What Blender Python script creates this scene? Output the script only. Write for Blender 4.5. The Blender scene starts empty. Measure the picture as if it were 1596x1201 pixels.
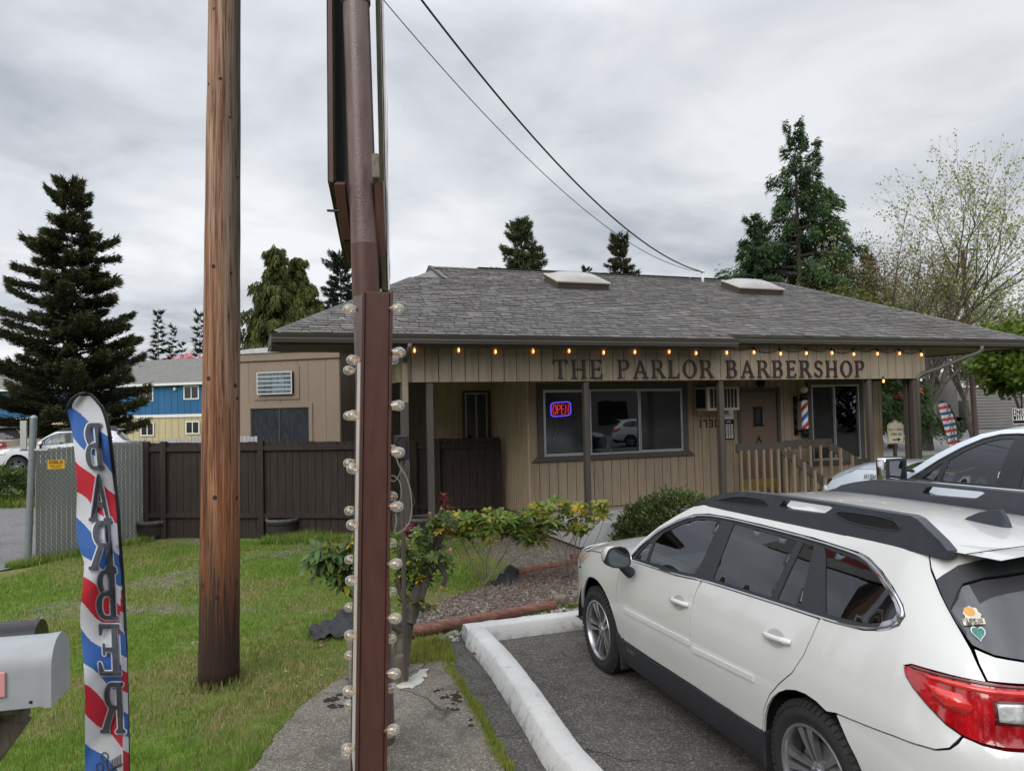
import bpy, bmesh, math, random
import numpy as np
from math import sin, cos, pi, radians, sqrt, atan2, atan, hypot
from mathutils import Vector, Matrix, noise
from mathutils.geometry import delaunay_2d_cdt
SC = bpy.context.scene
COL = SC.collection
RNG = random.Random(7)

# ------------------------------------------------------------------ camera maths (photo pixel -> world point)
F_PX = 1165.0; CAM_H = 2.245; PITCH = atan(40 / F_PX); ROLL = 0.022
def ray(u, v):
    a = u - 798.0; b = v - 600.5
    x = a * cos(ROLL) - b * sin(ROLL); w = a * sin(ROLL) + b * cos(ROLL)
    y = F_PX; z = -w
    return (x, y * cos(PITCH) - z * sin(PITCH), y * sin(PITCH) + z * cos(PITCH))
def gp(u, v, z=0.0):
    d = ray(u, v); t = (z - CAM_H) / d[2]
    return Vector((d[0] * t, d[1] * t, z))
def at(u, v, Y):
    d = ray(u, v); t = Y / d[1]
    return Vector((d[0] * t, Y, CAM_H + d[2] * t))

# ------------------------------------------------------------------ object helpers
def tag(o, label=None, cat=None, group=None, kind=None):
    if label: o['label'] = label
    if cat: o['category'] = cat
    if group: o['group'] = group
    if kind: o['kind'] = kind
    return o
def empty(name, loc=(0, 0, 0), rz=0.0, label=None, cat=None, group=None, rot=None):
    o = bpy.data.objects.new(name, None); COL.objects.link(o)
    o.location = loc; o.rotation_euler = rot if rot else (0, 0, rz); o.empty_display_size = .2
    return tag(o, label, cat, group)
def copy_tree(o, parent=None):
    c = o.copy(); COL.objects.link(c)
    if parent: c.parent = parent
    for ch in list(o.children): copy_tree(ch, c)
    return c

class MB:
    """collects verts / faces, builds one mesh object"""
    def __init__(s): s.v = []; s.f = []; s.m = []; s.c = None
    def add(s, vs, fs, mi=0):
        b = len(s.v); s.v.extend([tuple(p) for p in vs]); s.f.extend([tuple(b + i for i in f) for f in fs]); s.m.extend([mi] * len(fs)); return b
    def box(s, x0, x1, y0, y1, z0, z1, mi=0, M=None):
        vs = [(x0, y0, z0), (x1, y0, z0), (x1, y1, z0), (x0, y1, z0), (x0, y0, z1), (x1, y0, z1), (x1, y1, z1), (x0, y1, z1)]
        if M is not None: vs = [M @ Vector(p) for p in vs]
        s.add(vs, [(0, 3, 2, 1), (4, 5, 6, 7), (0, 1, 5, 4), (1, 2, 6, 5), (2, 3, 7, 6), (3, 0, 4, 7)], mi)
    def beam(s, a, b, w, h, mi=0, up=(0, 0, 1)):
        a = Vector(a); b = Vector(b); d = (b - a).normalized(); up = Vector(up)
        r = d.cross(up)
        if r.length < 1e-4: r = d.cross(Vector((1, 0, 0)))
        r.normalize(); n = r.cross(d).normalized()
        vs = []
        for p in (a, b):
            for i, j in ((-1, -1), (1, -1), (1, 1), (-1, 1)): vs.append(p + r * (i * w / 2) + n * (j * h / 2))
        s.add(vs, [(0, 1, 2, 3), (7, 6, 5, 4), (0, 4, 5, 1), (1, 5, 6, 2), (2, 6, 7, 3), (3, 7, 4, 0)], mi)
    def tube(s, pts, r, n=8, mi=0, cap=True):
        pts = [Vector(p) for p in pts]; N = len(pts)
        rs = r if isinstance(r, (list, tuple)) else [r] * N
        t0 = (pts[1] - pts[0]).normalized(); ref = Vector((0, 0, 1)) if abs(t0.z) < .9 else Vector((1, 0, 0))
        a = t0.cross(ref).normalized(); vs = []
        for i, p in enumerate(pts):
            t = (pts[min(i + 1, N - 1)] - pts[max(i - 1, 0)])
            t = t.normalized() if t.length > 1e-9 else t0
            a = (a - t * a.dot(t))
            a = a.normalized() if a.length > 1e-6 else t.orthogonal().normalized()
            b = t.cross(a)
            for k in range(n):
                q = 2 * pi * k / n; vs.append(p + (a * cos(q) + b * sin(q)) * rs[i])
        fs = [(i * n + k, i * n + (k + 1) % n, (i + 1) * n + (k + 1) % n, (i + 1) * n + k) for i in range(N - 1) for k in range(n)]
        if cap: fs += [tuple(range(n))[::-1], tuple((N - 1) * n + k for k in range(n))]
        s.add(vs, fs, mi)
    def lathe(s, prof, c=(0, 0, 0), axis='Z', n=24, mi=0, cap=False):
        """prof: list of (r, h)"""
        vs = []
        for r, h in prof:
            for k in range(n):
                q = 2 * pi * k / n; x, y = r * cos(q), r * sin(q)
                p = (x, y, h) if axis == 'Z' else ((h, x, y) if axis == 'X' else (y, h, x))
                vs.append((p[0] + c[0], p[1] + c[1], p[2] + c[2]))
        N = len(prof)
        fs = [(i * n + k, i * n + (k + 1) % n, (i + 1) * n + (k + 1) % n, (i + 1) * n + k) for i in range(N - 1) for k in range(n)]
        if cap: fs += [tuple(range(n))[::-1], tuple((N - 1) * n + k for k in range(n))]
        s.add(vs, fs, mi)
    def ball(s, c, r, n=10, mi=0, sc=(1, 1, 1)):
        m = n // 2 + 1; vs = []
        for i in range(m + 1):
            t = pi * i / m
            for k in range(n):
                q = 2 * pi * k / n; vs.append((c[0] + r * sc[0] * sin(t) * cos(q), c[1] + r * sc[1] * sin(t) * sin(q), c[2] + r * sc[2] * cos(t)))
        s.add(vs, [(i * n + k, (i + 1) * n + k, (i + 1) * n + (k + 1) % n, i * n + (k + 1) % n) for i in range(m) for k in range(n)], mi)
    def prism(s, poly, fn0, fn1, mi=0):
        """poly: 2-D outline; fn0/fn1 map (a,b) to the two faces"""
        n = len(poly); vs = [fn0(*p) for p in poly] + [fn1(*p) for p in poly]
        s.add(vs, [tuple(range(n)), tuple(range(2 * n - 1, n - 1, -1))] + [(i, n + i, n + (i + 1) % n, (i + 1) % n) for i in range(n)], mi)
    def build(s, name, mats, parent=None, smooth=False, angle=None, bevel=0, label=None, recalc=True, seg=2):
        me = bpy.data.meshes.new(name); me.from_pydata(s.v, [], s.f)
        if not isinstance(mats, (list, tuple)): mats = [mats]
        for m in mats: me.materials.append(m)
        if len(mats) > 1: me.polygons.foreach_set('material_index', s.m)
        if recalc:
            bm = bmesh.new(); bm.from_mesh(me); bmesh.ops.recalc_face_normals(bm, faces=bm.faces); bm.to_mesh(me); bm.free()
        if smooth: me.polygons.foreach_set('use_smooth', [True] * len(me.polygons))
        if s.c is not None:
            ca = me.color_attributes.new('Col', 'FLOAT_COLOR', 'POINT'); ca.data.foreach_set('color', np.asarray(s.c, dtype=np.float32).ravel())
        me.update()
        if smooth and angle: me.set_sharp_from_angle(angle=radians(angle))
        o = bpy.data.objects.new(name, me); COL.objects.link(o)
        if parent: o.parent = parent
        if bevel:
            b = o.modifiers.new('b', 'BEVEL'); b.width = bevel; b.segments = seg; b.limit_method = 'ANGLE'; b.angle_limit = radians(35)
        if label: o['label'] = label
        return o
def npmesh(name, V, F, mats, parent=None, col=None, smooth=False):
    """fast mesh from numpy arrays; F (n,3) or (n,4)"""
    me = bpy.data.meshes.new(name); k = F.shape[1]
    me.vertices.add(len(V)); me.vertices.foreach_set('co', V.astype(np.float32).ravel())
    me.loops.add(F.size); me.loops.foreach_set('vertex_index', F.astype(np.int32).ravel())
    me.polygons.add(len(F)); me.polygons.foreach_set('loop_start', np.arange(0, F.size, k, dtype=np.int32))
    if smooth: me.polygons.foreach_set('use_smooth', np.ones(len(F), dtype=bool))
    me.materials.append(mats); me.update(calc_edges=True); me.validate()
    if col is not None:
        ca = me.color_attributes.new('Col', 'FLOAT_COLOR', 'POINT')
        c = np.ones((len(V), 4), dtype=np.float32); c[:, :col.shape[1]] = col; ca.data.foreach_set('color', c.ravel())
    o = bpy.data.objects.new(name, me); COL.objects.link(o)
    if parent: o.parent = parent
    return o

# ------------------------------------------------------------------ interpolation
def pchip(xs, ys):
    n = len(xs); h = [xs[i + 1] - xs[i] for i in range(n - 1)]; d = [(ys[i + 1] - ys[i]) / h[i] for i in range(n - 1)]
    m = [0.0] * n; m[0] = d[0]; m[-1] = d[-1]
    for i in range(1, n - 1):
        if d[i - 1] * d[i] > 0:
            w1 = 2 * h[i] + h[i - 1]; w2 = h[i] + 2 * h[i - 1]; m[i] = (w1 + w2) / (w1 / d[i - 1] + w2 / d[i])
    def f(x):
        if x <= xs[0]: return ys[0] + m[0] * (x - xs[0])
        if x >= xs[-1]: return ys[-1] + m[-1] * (x - xs[-1])
        lo, hi = 0, n - 1
        while hi - lo > 1:
            k = (lo + hi) // 2
            if xs[k] <= x: lo = k
            else: hi = k
        t = (x - xs[lo]) / h[lo]; t2 = t * t; t3 = t2 * t
        return (2 * t3 - 3 * t2 + 1) * ys[lo] + (t3 - 2 * t2 + t) * h[lo] * m[lo] + (-2 * t3 + 3 * t2) * ys[lo + 1] + (t3 - t2) * h[lo] * m[lo + 1]
    return f
def curve2(tbl): return pchip([a for a, b in tbl], [b for a, b in tbl])

# ------------------------------------------------------------------ vehicle skin: P(u, z); u runs along the plan outline, nose -> tail
class Skin:
    def __init__(s, w, xf, xr, rear, front, x_rear, x_front):
        s.w = curve2(w); s.xf = curve2(xf); s.xr = curve2(xr)
        s.ru0 = rear[0][0]; s.rbx = pchip([a for a, b, c in rear], [b for a, b, c in rear]); s.rby = pchip([a for a, b, c in rear], [c for a, b, c in rear])
        s.fu0 = front[-1][0]; s.fbx = pchip([a for a, b, c in front], [b for a, b, c in front]); s.fby = pchip([a for a, b, c in front], [c for a, b, c in front])
    def P(s, u, z, off=0.0):
        def q(u, z):
            w = s.w(z)
            if u > s.ru0: return (-s.ru0 + (s.xr(z) + s.ru0) * s.rbx(u), w * s.rby(u), z)
            if u < s.fu0: return (-s.fu0 + (s.xf(z) + s.fu0) * s.fbx(u), w * s.fby(u), z)
            return (-u, w, z)
        p = Vector(q(u, z))
        if off:
            e = .004; a = Vector(q(u + e, z)) - Vector(q(u - e, z)); b = Vector(q(u, z + e)) - Vector(q(u, z - e))
            n = a.cross(b)
            if n.length > 1e-12:
                n.normalize()
                if n.y < 0 and abs(n.y) > .3: n = -n
                elif abs(n.y) <= .3 and (n.x > 0) == (u > 1.5): n = -n
                p = p + n * off
        return p
WAGON = Skin(
    w=[(.15, .83), (.2, .86), (.3, .895), (.42, .905), (.5, .912), (.62, .921), (.75, .923), (.84, .919), (.9, .909), (.96, .894), (1.0, .886), (1.08, .862), (1.15, .835), (1.25, .782), (1.35, .725), (1.45, .665), (1.5, .632), (1.55, .595), (1.58, .56), (1.62, .49)],
    xf=[(.2, .86), (.3, .92), (.5, .95), (.7, .94), (.85, .90), (.95, .8), (1.0, .7), (1.06, .55), (1.6, .5)],
    xr=[(.2, -3.78), (.4, -3.86), (.6, -3.88), (.8, -3.88), (.84, -3.865), (.88, -3.81), (1.0, -3.79), (1.1, -3.76), (1.2, -3.70), (1.3, -3.62), (1.4, -3.53), (1.5, -3.44), (1.56, -3.38), (1.62, -3.3)],
    rear=[(2.9, 0, 1), (3.3, .408, .984), (3.556, .663, .924), (3.76, .837, .804), (3.92, .918, .652), (4.23, .98, .326), (4.53, 1, 0)],
    front=[(-1.57, 1, 0), (-1.27, .975, .326), (-1.01, .9, .6), (-.79, .75, .81), (-.555, .5, .935), (-.3, .17, .99), (-.1, 0, 1)],
    x_rear=0, x_front=0)

def in_poly(x, y, P):
    c = False; j = len(P) - 1
    for i in range(len(P)):
        xi, yi = P[i]; xj, yj = P[j]
        if (yi > y) != (yj > y) and x < (xj - xi) * (y - yi) / (yj - yi) + xi: c = not c
        j = i
    return c
def seg_d(x, y, P):
    m = 1e9; n = len(P)
    for i in range(n):
        ax, ay = P[i]; bx, by = P[(i + 1) % n]; dx, dy = bx - ax, by - ay; L = dx * dx + dy * dy
        t = 0 if L == 0 else max(0, min(1, ((x - ax) * dx + (y - ay) * dy) / L))
        m = min(m, hypot(x - ax - dx * t, y - ay - dy * t))
    return m
def dens(P, r):
    o = []
    for i in range(len(P)):
        a = P[i]; b = P[(i + 1) % len(P)]; L = hypot(b[0] - a[0], b[1] - a[1]); k = max(1, int(L / r + .5))
        for j in range(k): o.append((a[0] + (b[0] - a[0]) * j / k, a[1] + (b[1] - a[1]) * j / k))
    return o
def chaikin(P, n=1, closed=True):
    for _ in range(n):
        o = []; m = len(P)
        if not closed: o.append(P[0])
        for i in range(m if closed else m - 1):
            a = P[i]; b = P[(i + 1) % m]
            o += [tuple(a[k] * .75 + b[k] * .25 for k in range(len(a))), tuple(a[k] * .25 + b[k] * .75 for k in range(len(a)))]
        if not closed: o.append(P[-1])
        P = o
    return P
def area(P): return sum(P[i][0] * P[(i + 1) % len(P)][1] - P[(i + 1) % len(P)][0] * P[i][1] for i in range(len(P))) / 2
def inset(P, d):
    if area(P) < 0: P = P[::-1]
    o = []; n = len(P)
    for i in range(n):
        a, b, c = P[i - 1], P[i], P[(i + 1) % n]
        e1 = (b[0] - a[0], b[1] - a[1]); e2 = (c[0] - b[0], c[1] - b[1]); l1 = hypot(*e1) or 1e-9; l2 = hypot(*e2) or 1e-9
        n1 = (-e1[1] / l1, e1[0] / l1); n2 = (-e2[1] / l2, e2[0] / l2); s = (n1[0] + n2[0], n1[1] + n2[1]); L = s[0] * s[0] + s[1] * s[1]
        k = 2 * d / max(L, .8); o.append((b[0] + s[0] * k, b[1] + s[1] * k))
    return o
def cdt(poly, holes=(), res=.05):
    """triangulate a 2-D polygon with holes plus an inner grid -> pts, tris, loops"""
    loops = [dens(poly, res)] + [dens(h, res) for h in holes]
    pts = []; edges = []; li = []
    for L in loops:
        b = len(pts); pts += L; n = len(L); edges += [(b + i, b + (i + 1) % n) for i in range(n)]
    x0 = min(p[0] for p in poly); x1 = max(p[0] for p in poly); y0 = min(p[1] for p in poly); y1 = max(p[1] for p in poly)
    nx = int((x1 - x0) / res); ny = int((y1 - y0) / res)
    for i in range(1, nx + 1):
        for j in range(1, ny + 1):
            x = x0 + res * i; y = y0 + res * j
            if in_poly(x, y, poly) and not any(in_poly(x, y, h) for h in holes) and all(seg_d(x, y, Q) > res * .45 for Q in [poly] + list(holes)): pts.append((x, y))
    r = delaunay_2d_cdt([Vector(p) for p in pts], edges, [], 0, 1e-6)
    V = [(p.x, p.y) for p in r[0]]; T = []
    for f in r[2]:
        cx = sum(V[i][0] for i in f) / len(f); cy = sum(V[i][1] for i in f) / len(f)
        if in_poly(cx, cy, poly) and not any(in_poly(cx, cy, h) for h in holes):
            a = [V[i] for i in f]; T.append(tuple(f) if area(a) > 0 else tuple(f)[::-1])
    return V, T
def sheet(mb, fn, poly, holes=(), res=.05, thick=.012, mi=0, mirror=False):
    """fn(a,b,off) -> Vector. front skin + rim turned inward"""
    V, T = cdt(poly, holes, res); m = (lambda p: Vector((p.x, -p.y, p.z))) if mirror else (lambda p: p)
    F = [m(fn(a, b, 0)) for a, b in V]
    ed = {}
    for t in T:
        for i in range(len(t)):
            e = (t[i], t[(i + 1) % len(t)]); ed[e] = 1
    bd = [e for e in ed if (e[1], e[0]) not in ed]
    fs = [t[::-1] for t in T] if mirror else list(T)
    base = len(F); idx = {}
    if thick:
        for a, b in bd:
            for k in (a, b):
                if k not in idx: idx[k] = base + len(idx)
        F = F + [None] * len(idx)
        for k, j in idx.items(): F[j] = m(fn(V[k][0], V[k][1], -thick))
        fs += [(b, a, idx[a], idx[b]) for a, b in bd] if not mirror else [(a, b, idx[b], idx[a]) for a, b in bd]
    mb.add(F, fs, mi)

# ------------------------------------------------------------------ materials
class NT:
    def __init__(s, name):
        s.m = bpy.data.materials.new(name); s.m.use_nodes = True; s.t = s.m.node_tree; s.n = s.t.nodes; s.l = s.t.links
        s.n.clear(); s.out = s.n.new('ShaderNodeOutputMaterial'); s.b = s.n.new('ShaderNodeBsdfPrincipled'); s.l.new(s.b.outputs[0], s.out.inputs[0])
        s.tc = s.n.new('ShaderNodeTexCoord')
    def new(s, k, **a):
        x = s.n.new(k)
        for q, v in a.items(): setattr(x, q, v)
        return x
    def link(s, a, b): s.l.new(a, b)
    def coord(s, stretch=(1, 1, 1), space='Object', rot=(0, 0, 0)):
        mp = s.new('ShaderNodeMapping'); mp.inputs['Scale'].default_value = stretch; mp.inputs['Rotation'].default_value = rot
        s.link(s.tc.outputs[space], mp.inputs[0]); return mp.outputs[0]
    def noise(s, scale=5, detail=6, rough=.6, co=None, dist=0):
        x = s.new('ShaderNodeTexNoise'); x.inputs['Scale'].default_value = scale; x.inputs['Detail'].default_value = detail; x.inputs['Roughness'].default_value = rough; x.inputs['Distortion'].default_value = dist
        s.link(co if co is not None else s.tc.outputs['Object'], x.inputs['Vector']); return x.outputs['Fac']
    def vor(s, scale=5, co=None, out='Distance', feat='F1', rnd=1):
        x = s.new('ShaderNodeTexVoronoi', feature=feat); x.inputs['Scale'].default_value = scale; x.inputs['Randomness'].default_value = rnd
        s.link(co if co is not None else s.tc.outputs['Object'], x.inputs['Vector']); return x.outputs[out]
    def ramp(s, fac, cols, interp='LINEAR'):
        r = s.new('ShaderNodeValToRGB'); r.color_ramp.interpolation = interp; e = r.color_ramp.elements
        while len(e) < len(cols): e.new(.5)
        for k, (p, c) in enumerate(cols):
            e[k].position = p; e[k].color = (c, c, c, 1) if isinstance(c, (int, float)) else (*c, 1)
        s.link(fac, r.inputs[0]); return r.outputs[0]
    def mix(s, fac, a, b, mode='MIX'):
        x = s.new('ShaderNodeMix', data_type='RGBA', blend_type=mode)
        for sock, v in ((x.inputs[0], fac), (x.inputs[6], a), (x.inputs[7], b)):
            if isinstance(v, (int, float)): sock.default_value = v if sock == x.inputs[0] else (v, v, v, 1)
            elif isinstance(v, tuple): sock.default_value = (*v, 1)
            else: s.link(v, sock)
        return x.outputs[2]
    def math(s, op, a, b=0.0, c=None):
        x = s.new('ShaderNodeMath', operation=op)
        for i, v in enumerate((a, b, c)):
            if v is None: continue
            if isinstance(v, (int, float)): x.inputs[i].default_value = v
            else: s.link(v, x.inputs[i])
        return x.outputs[0]
    def xyz(s, co=None):
        x = s.new('ShaderNodeSeparateXYZ'); s.link(co if co is not None else s.tc.outputs['Object'], x.inputs[0]); return x.outputs
    def bump(s, h, strength=.3, dist=.01):
        b = s.new('ShaderNodeBump'); b.inputs['Strength'].default_value = strength; b.inputs['Distance'].default_value = dist
        s.link(h, b.inputs['Height']); s.link(b.outputs[0], s.b.inputs['Normal']); return b
    def set(s, **k):
        names = dict(col='Base Color', rough='Roughness', metal='Metallic', coat='Coat Weight', crough='Coat Roughness', spec='Specular IOR Level', trans='Transmission Weight', ior='IOR', em='Emission Color', es='Emission Strength', alpha='Alpha', sheen='Sheen Weight')
        for a, v in k.items():
            i = s.b.inputs[names[a]]
            if isinstance(v, (int, float)): i.default_value = v
            elif isinstance(v, tuple): i.default_value = (*v, 1)
            else: s.link(v, i)
        return s
def plain(name, c, rough=.5, metal=0, var=.12, scale=12, bump=0, bscale=60, coat=0, spec=.5, stretch=(1, 1, 1), bdist=.004):
    t = NT(name); co = t.coord(stretch)
    lo = tuple(x * (1 - var) for x in c); hi = tuple(min(1, x * (1 + var)) for x in c)
    t.set(col=t.ramp(t.noise(scale, co=co), [(.3, lo), (.7, hi)]), rough=t.ramp(t.noise(scale * 1.7, co=co), [(.3, max(.02, rough * .85)), (.7, min(1, rough * 1.15))]), metal=metal, coat=coat, spec=spec)
    if bump: t.bump(t.noise(bscale, 4, co=co), bump, bdist)
    return t.m
M = {}
def glassmat(name, tint, refl_rough=.02, extra=0.06):
    t = NT(name); t.n.remove(t.b)
    tr = t.new('ShaderNodeBsdfTransparent'); tr.inputs[0].default_value = (*tint, 1)
    gl = t.new('ShaderNodeBsdfGlossy'); gl.inputs['Roughness'].default_value = refl_rough; gl.inputs[0].default_value = (.95, .97, 1, 1)
    fr = t.new('ShaderNodeFresnel'); fr.inputs['IOR'].default_value = 1.5
    f = t.math('ADD', t.math('MULTIPLY', fr.outputs[0], 1.35), extra)
    mx = t.new('ShaderNodeMixShader'); t.link(f, mx.inputs[0]); t.link(tr.outputs[0], mx.inputs[1]); t.link(gl.outputs[0], mx.inputs[2]); t.link(mx.outputs[0], t.out.inputs[0])
    # faint waviness
    b = t.new('ShaderNodeBump'); b.inputs['Strength'].default_value = .04; b.inputs['Distance'].default_value = .02
    t.link(t.noise(1.3, 2), b.inputs['Height']); t.link(b.outputs[0], gl.inputs['Normal'])
    return t.m
def carpaint(name, c):
    t = NT(name); co = t.coord()
    sx = t.xyz()
    dirt = t.math('MULTIPLY', t.ramp(t.noise(6, 8, .7), [(.35, 0.0), (.75, 1.0)]), t.ramp(t.math('MULTIPLY', sx[2], .9), [(.15, .5), (.55, .05)]))
    t.set(col=t.mix(dirt, c, (.30, .27, .22)), rough=t.ramp(t.noise(3, 5), [(.3, .28), (.7, .36)]), coat=1, crough=t.ramp(t.noise(30, 5), [(.3, .03), (.8, .09)]), spec=.5)
    return t.m
def mk_mats():
    M['white'] = carpaint('pearl_white_paint', (.65, .65, .63))
    M['truckwhite'] = carpaint('cool_white_paint', (.66, .72, .80))
    M['tan'] = carpaint('tan_paint', (.42, .33, .24)); M['silverwhite'] = carpaint('plain_white_paint', (.62, .63, .64))
    M['darkpaint'] = carpaint('black_car_paint', (.012, .013, .016))
    M['trim'] = plain('black_trim_plastic', (.022, .024, .028), .55, bump=.25, bscale=400, bdist=.001)
    M['rail'] = plain('rail_plastic', (.040, .045, .056), .40, bump=.2, bscale=500, bdist=.001)
    M['gloss'] = plain('gloss_black', (.008, .008, .01), .12, var=.05)
    M['chrome'] = plain('chrome', (.78, .78, .8), .08, metal=1, var=.03)
    M['rubber'] = plain('rubber', (.018, .017, .017), .8, bump=.3, bscale=150, bdist=.002)
    M['alloy'] = plain('alloy', (.42, .42, .44), .3, metal=.85, var=.06)
    M['alloydark'] = plain('alloy_dark', (.05, .05, .055), .5, metal=.3)
    M['dark'] = plain('dark_void', (.006, .006, .007), .9)
    M['glass'] = glassmat('car_glass_clear', (.62, .70, .68))
    M['tint'] = glassmat('car_glass_privacy', (.05, .055, .06))
    M['seat'] = plain('seat_cloth', (.05, .05, .055), .9, bump=.3, bscale=300)
    M['seatlight'] = plain('pale_cloth', (.35, .36, .36), .9)
    M['red'] = None
    t = NT('red_lens'); t.set(col=t.ramp(t.noise(9, 3), [(.3, (.22, .003, .006)), (.7, (.48, .008, .012))]), rough=.08, coat=1, crough=.02); M['red'] = t.m
    t = NT('red_lens_bright'); t.set(col=t.ramp(t.noise(14, 3), [(.3, (.5, .01, .012)), (.7, (.75, .03, .015))]), rough=.1, coat=1, crough=.02); M['redb'] = t.m
    t = NT('red_lens_dark'); co = t.coord((1, 1, 1)); t.set(col=t.ramp(t.noise(20, 3), [(.3, (.03, .002, .003)), (.7, (.11, .004, .006))]), rough=.1, coat=1, crough=.02); M['redd'] = t.m
    M['lens'] = plain('clear_lens', (.62, .62, .62), .15, metal=.3, var=.35, scale=45)
    M['amber'] = plain('amber_lens', (.75, .28, .05), .15, coat=1)
    M['brake'] = plain('steel_disc', (.25, .25, .25), .4, metal=.8)
    M['plate'] = plain('licence_plate', (.6, .62, .65), .4)
    M['mirror'] = plain('mirror_glass', (.16, .18, .20), .03, metal=1, var=.02)
mk_mats()

# ------------------------------------------------------------------ estate car
def mirror_pair(fn, name, mats, parent, **k):
    a = MB(); fn(a, False); oa = a.build(name, mats, parent, recalc=False, **k)
    b = MB(); fn(b, True); ob = b.build(name, mats, parent, recalc=False, **k)
    return oa, ob
DLO = [(.60, 1.075), (.76, 1.082), (.99, 1.088), (1.33, 1.10), (1.66, 1.13), (1.98, 1.142), (2.44, 1.158), (2.80, 1.168), (3.09, 1.185), (3.22, 1.212), (3.31, 1.245), (3.35, 1.285), (3.33, 1.32), (3.25, 1.375), (3.12, 1.43), (2.97, 1.47), (2.85, 1.487), (2.5, 1.505), (2.0, 1.512), (1.65, 1.512), (1.42, 1.504), (1.26, 1.482), (1.10, 1.43), (.88, 1.325), (.70, 1.18)]
G_FRONT = [(.90, 1.112), (1.33, 1.125), (1.565, 1.147), (1.585, 1.487), (1.42, 1.48), (1.27, 1.458), (1.13, 1.41), (.95, 1.325), (.885, 1.25)]
G_TRI = [(.69, 1.10), (.86, 1.11), (.86, 1.24), (.80, 1.23)]
G_REAR = [(1.76, 1.158), (2.35, 1.176), (2.375, 1.482), (1.735, 1.492)]
G_FIX = [(2.405, 1.178), (2.60, 1.184), (2.52, 1.478), (2.43, 1.48)]
G_Q = [(2.79, 1.192), (3.09, 1.208), (3.20, 1.232), (3.28, 1.262), (3.305, 1.287), (3.28, 1.32), (3.21, 1.362), (3.10, 1.408), (2.96, 1.448), (2.84, 1.465), (2.60, 1.482), (2.64, 1.44)]
GAPF = [(.60, 1.075), (.54, 1.02), (.485, .95), (.465, .84), (.46, .72), (.47, .62), (.49, .52), (.53, .425)]
GAPB = [(1.655, 1.13), (1.62, 1.05), (1.602, .95), (1.60, .8), (1.60, .6), (1.61, .425)]
GAPR = [(2.775, 1.168), (2.75, 1.07), (2.71, .965), (2.64, .855), (2.53, .76), (2.44, .67), (2.37, .56), (2.33, .425)]
HATCH = [(3.555, 1.566), (3.535, 1.53), (3.545, 1.48), (3.572, 1.44), (3.62, 1.353), (3.67, 1.266), (3.70, 1.21), (3.718, 1.16), (3.744, 1.098)]
TAIL_B = [(3.382, 1.09), (3.395, 1.06), (3.433, 1.022), (3.50, .971), (3.588, .917), (3.652, .887), (3.706, .872), (3.783, .866), (3.86, .866), (4.05, .868)]
TAIL_T = [(4.05, 1.082), (3.846, 1.092), (3.745, 1.098), (3.549, 1.102), (3.42, 1.105)]
SHOULDER = [(.60, 1.085), (.42, 1.062), (.2, 1.045), (0, 1.03), (-.2, 1.012), (-.4, .985), (-.55, .955)]
def arc(cu, cz, r, a0, a1, n, rz=None):
    return [(cu + r * cos(radians(a0 + (a1 - a0) * i / n)), cz + (rz or r) * sin(radians(a0 + (a1 - a0) * i / n))) for i in range(n + 1)]
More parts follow.
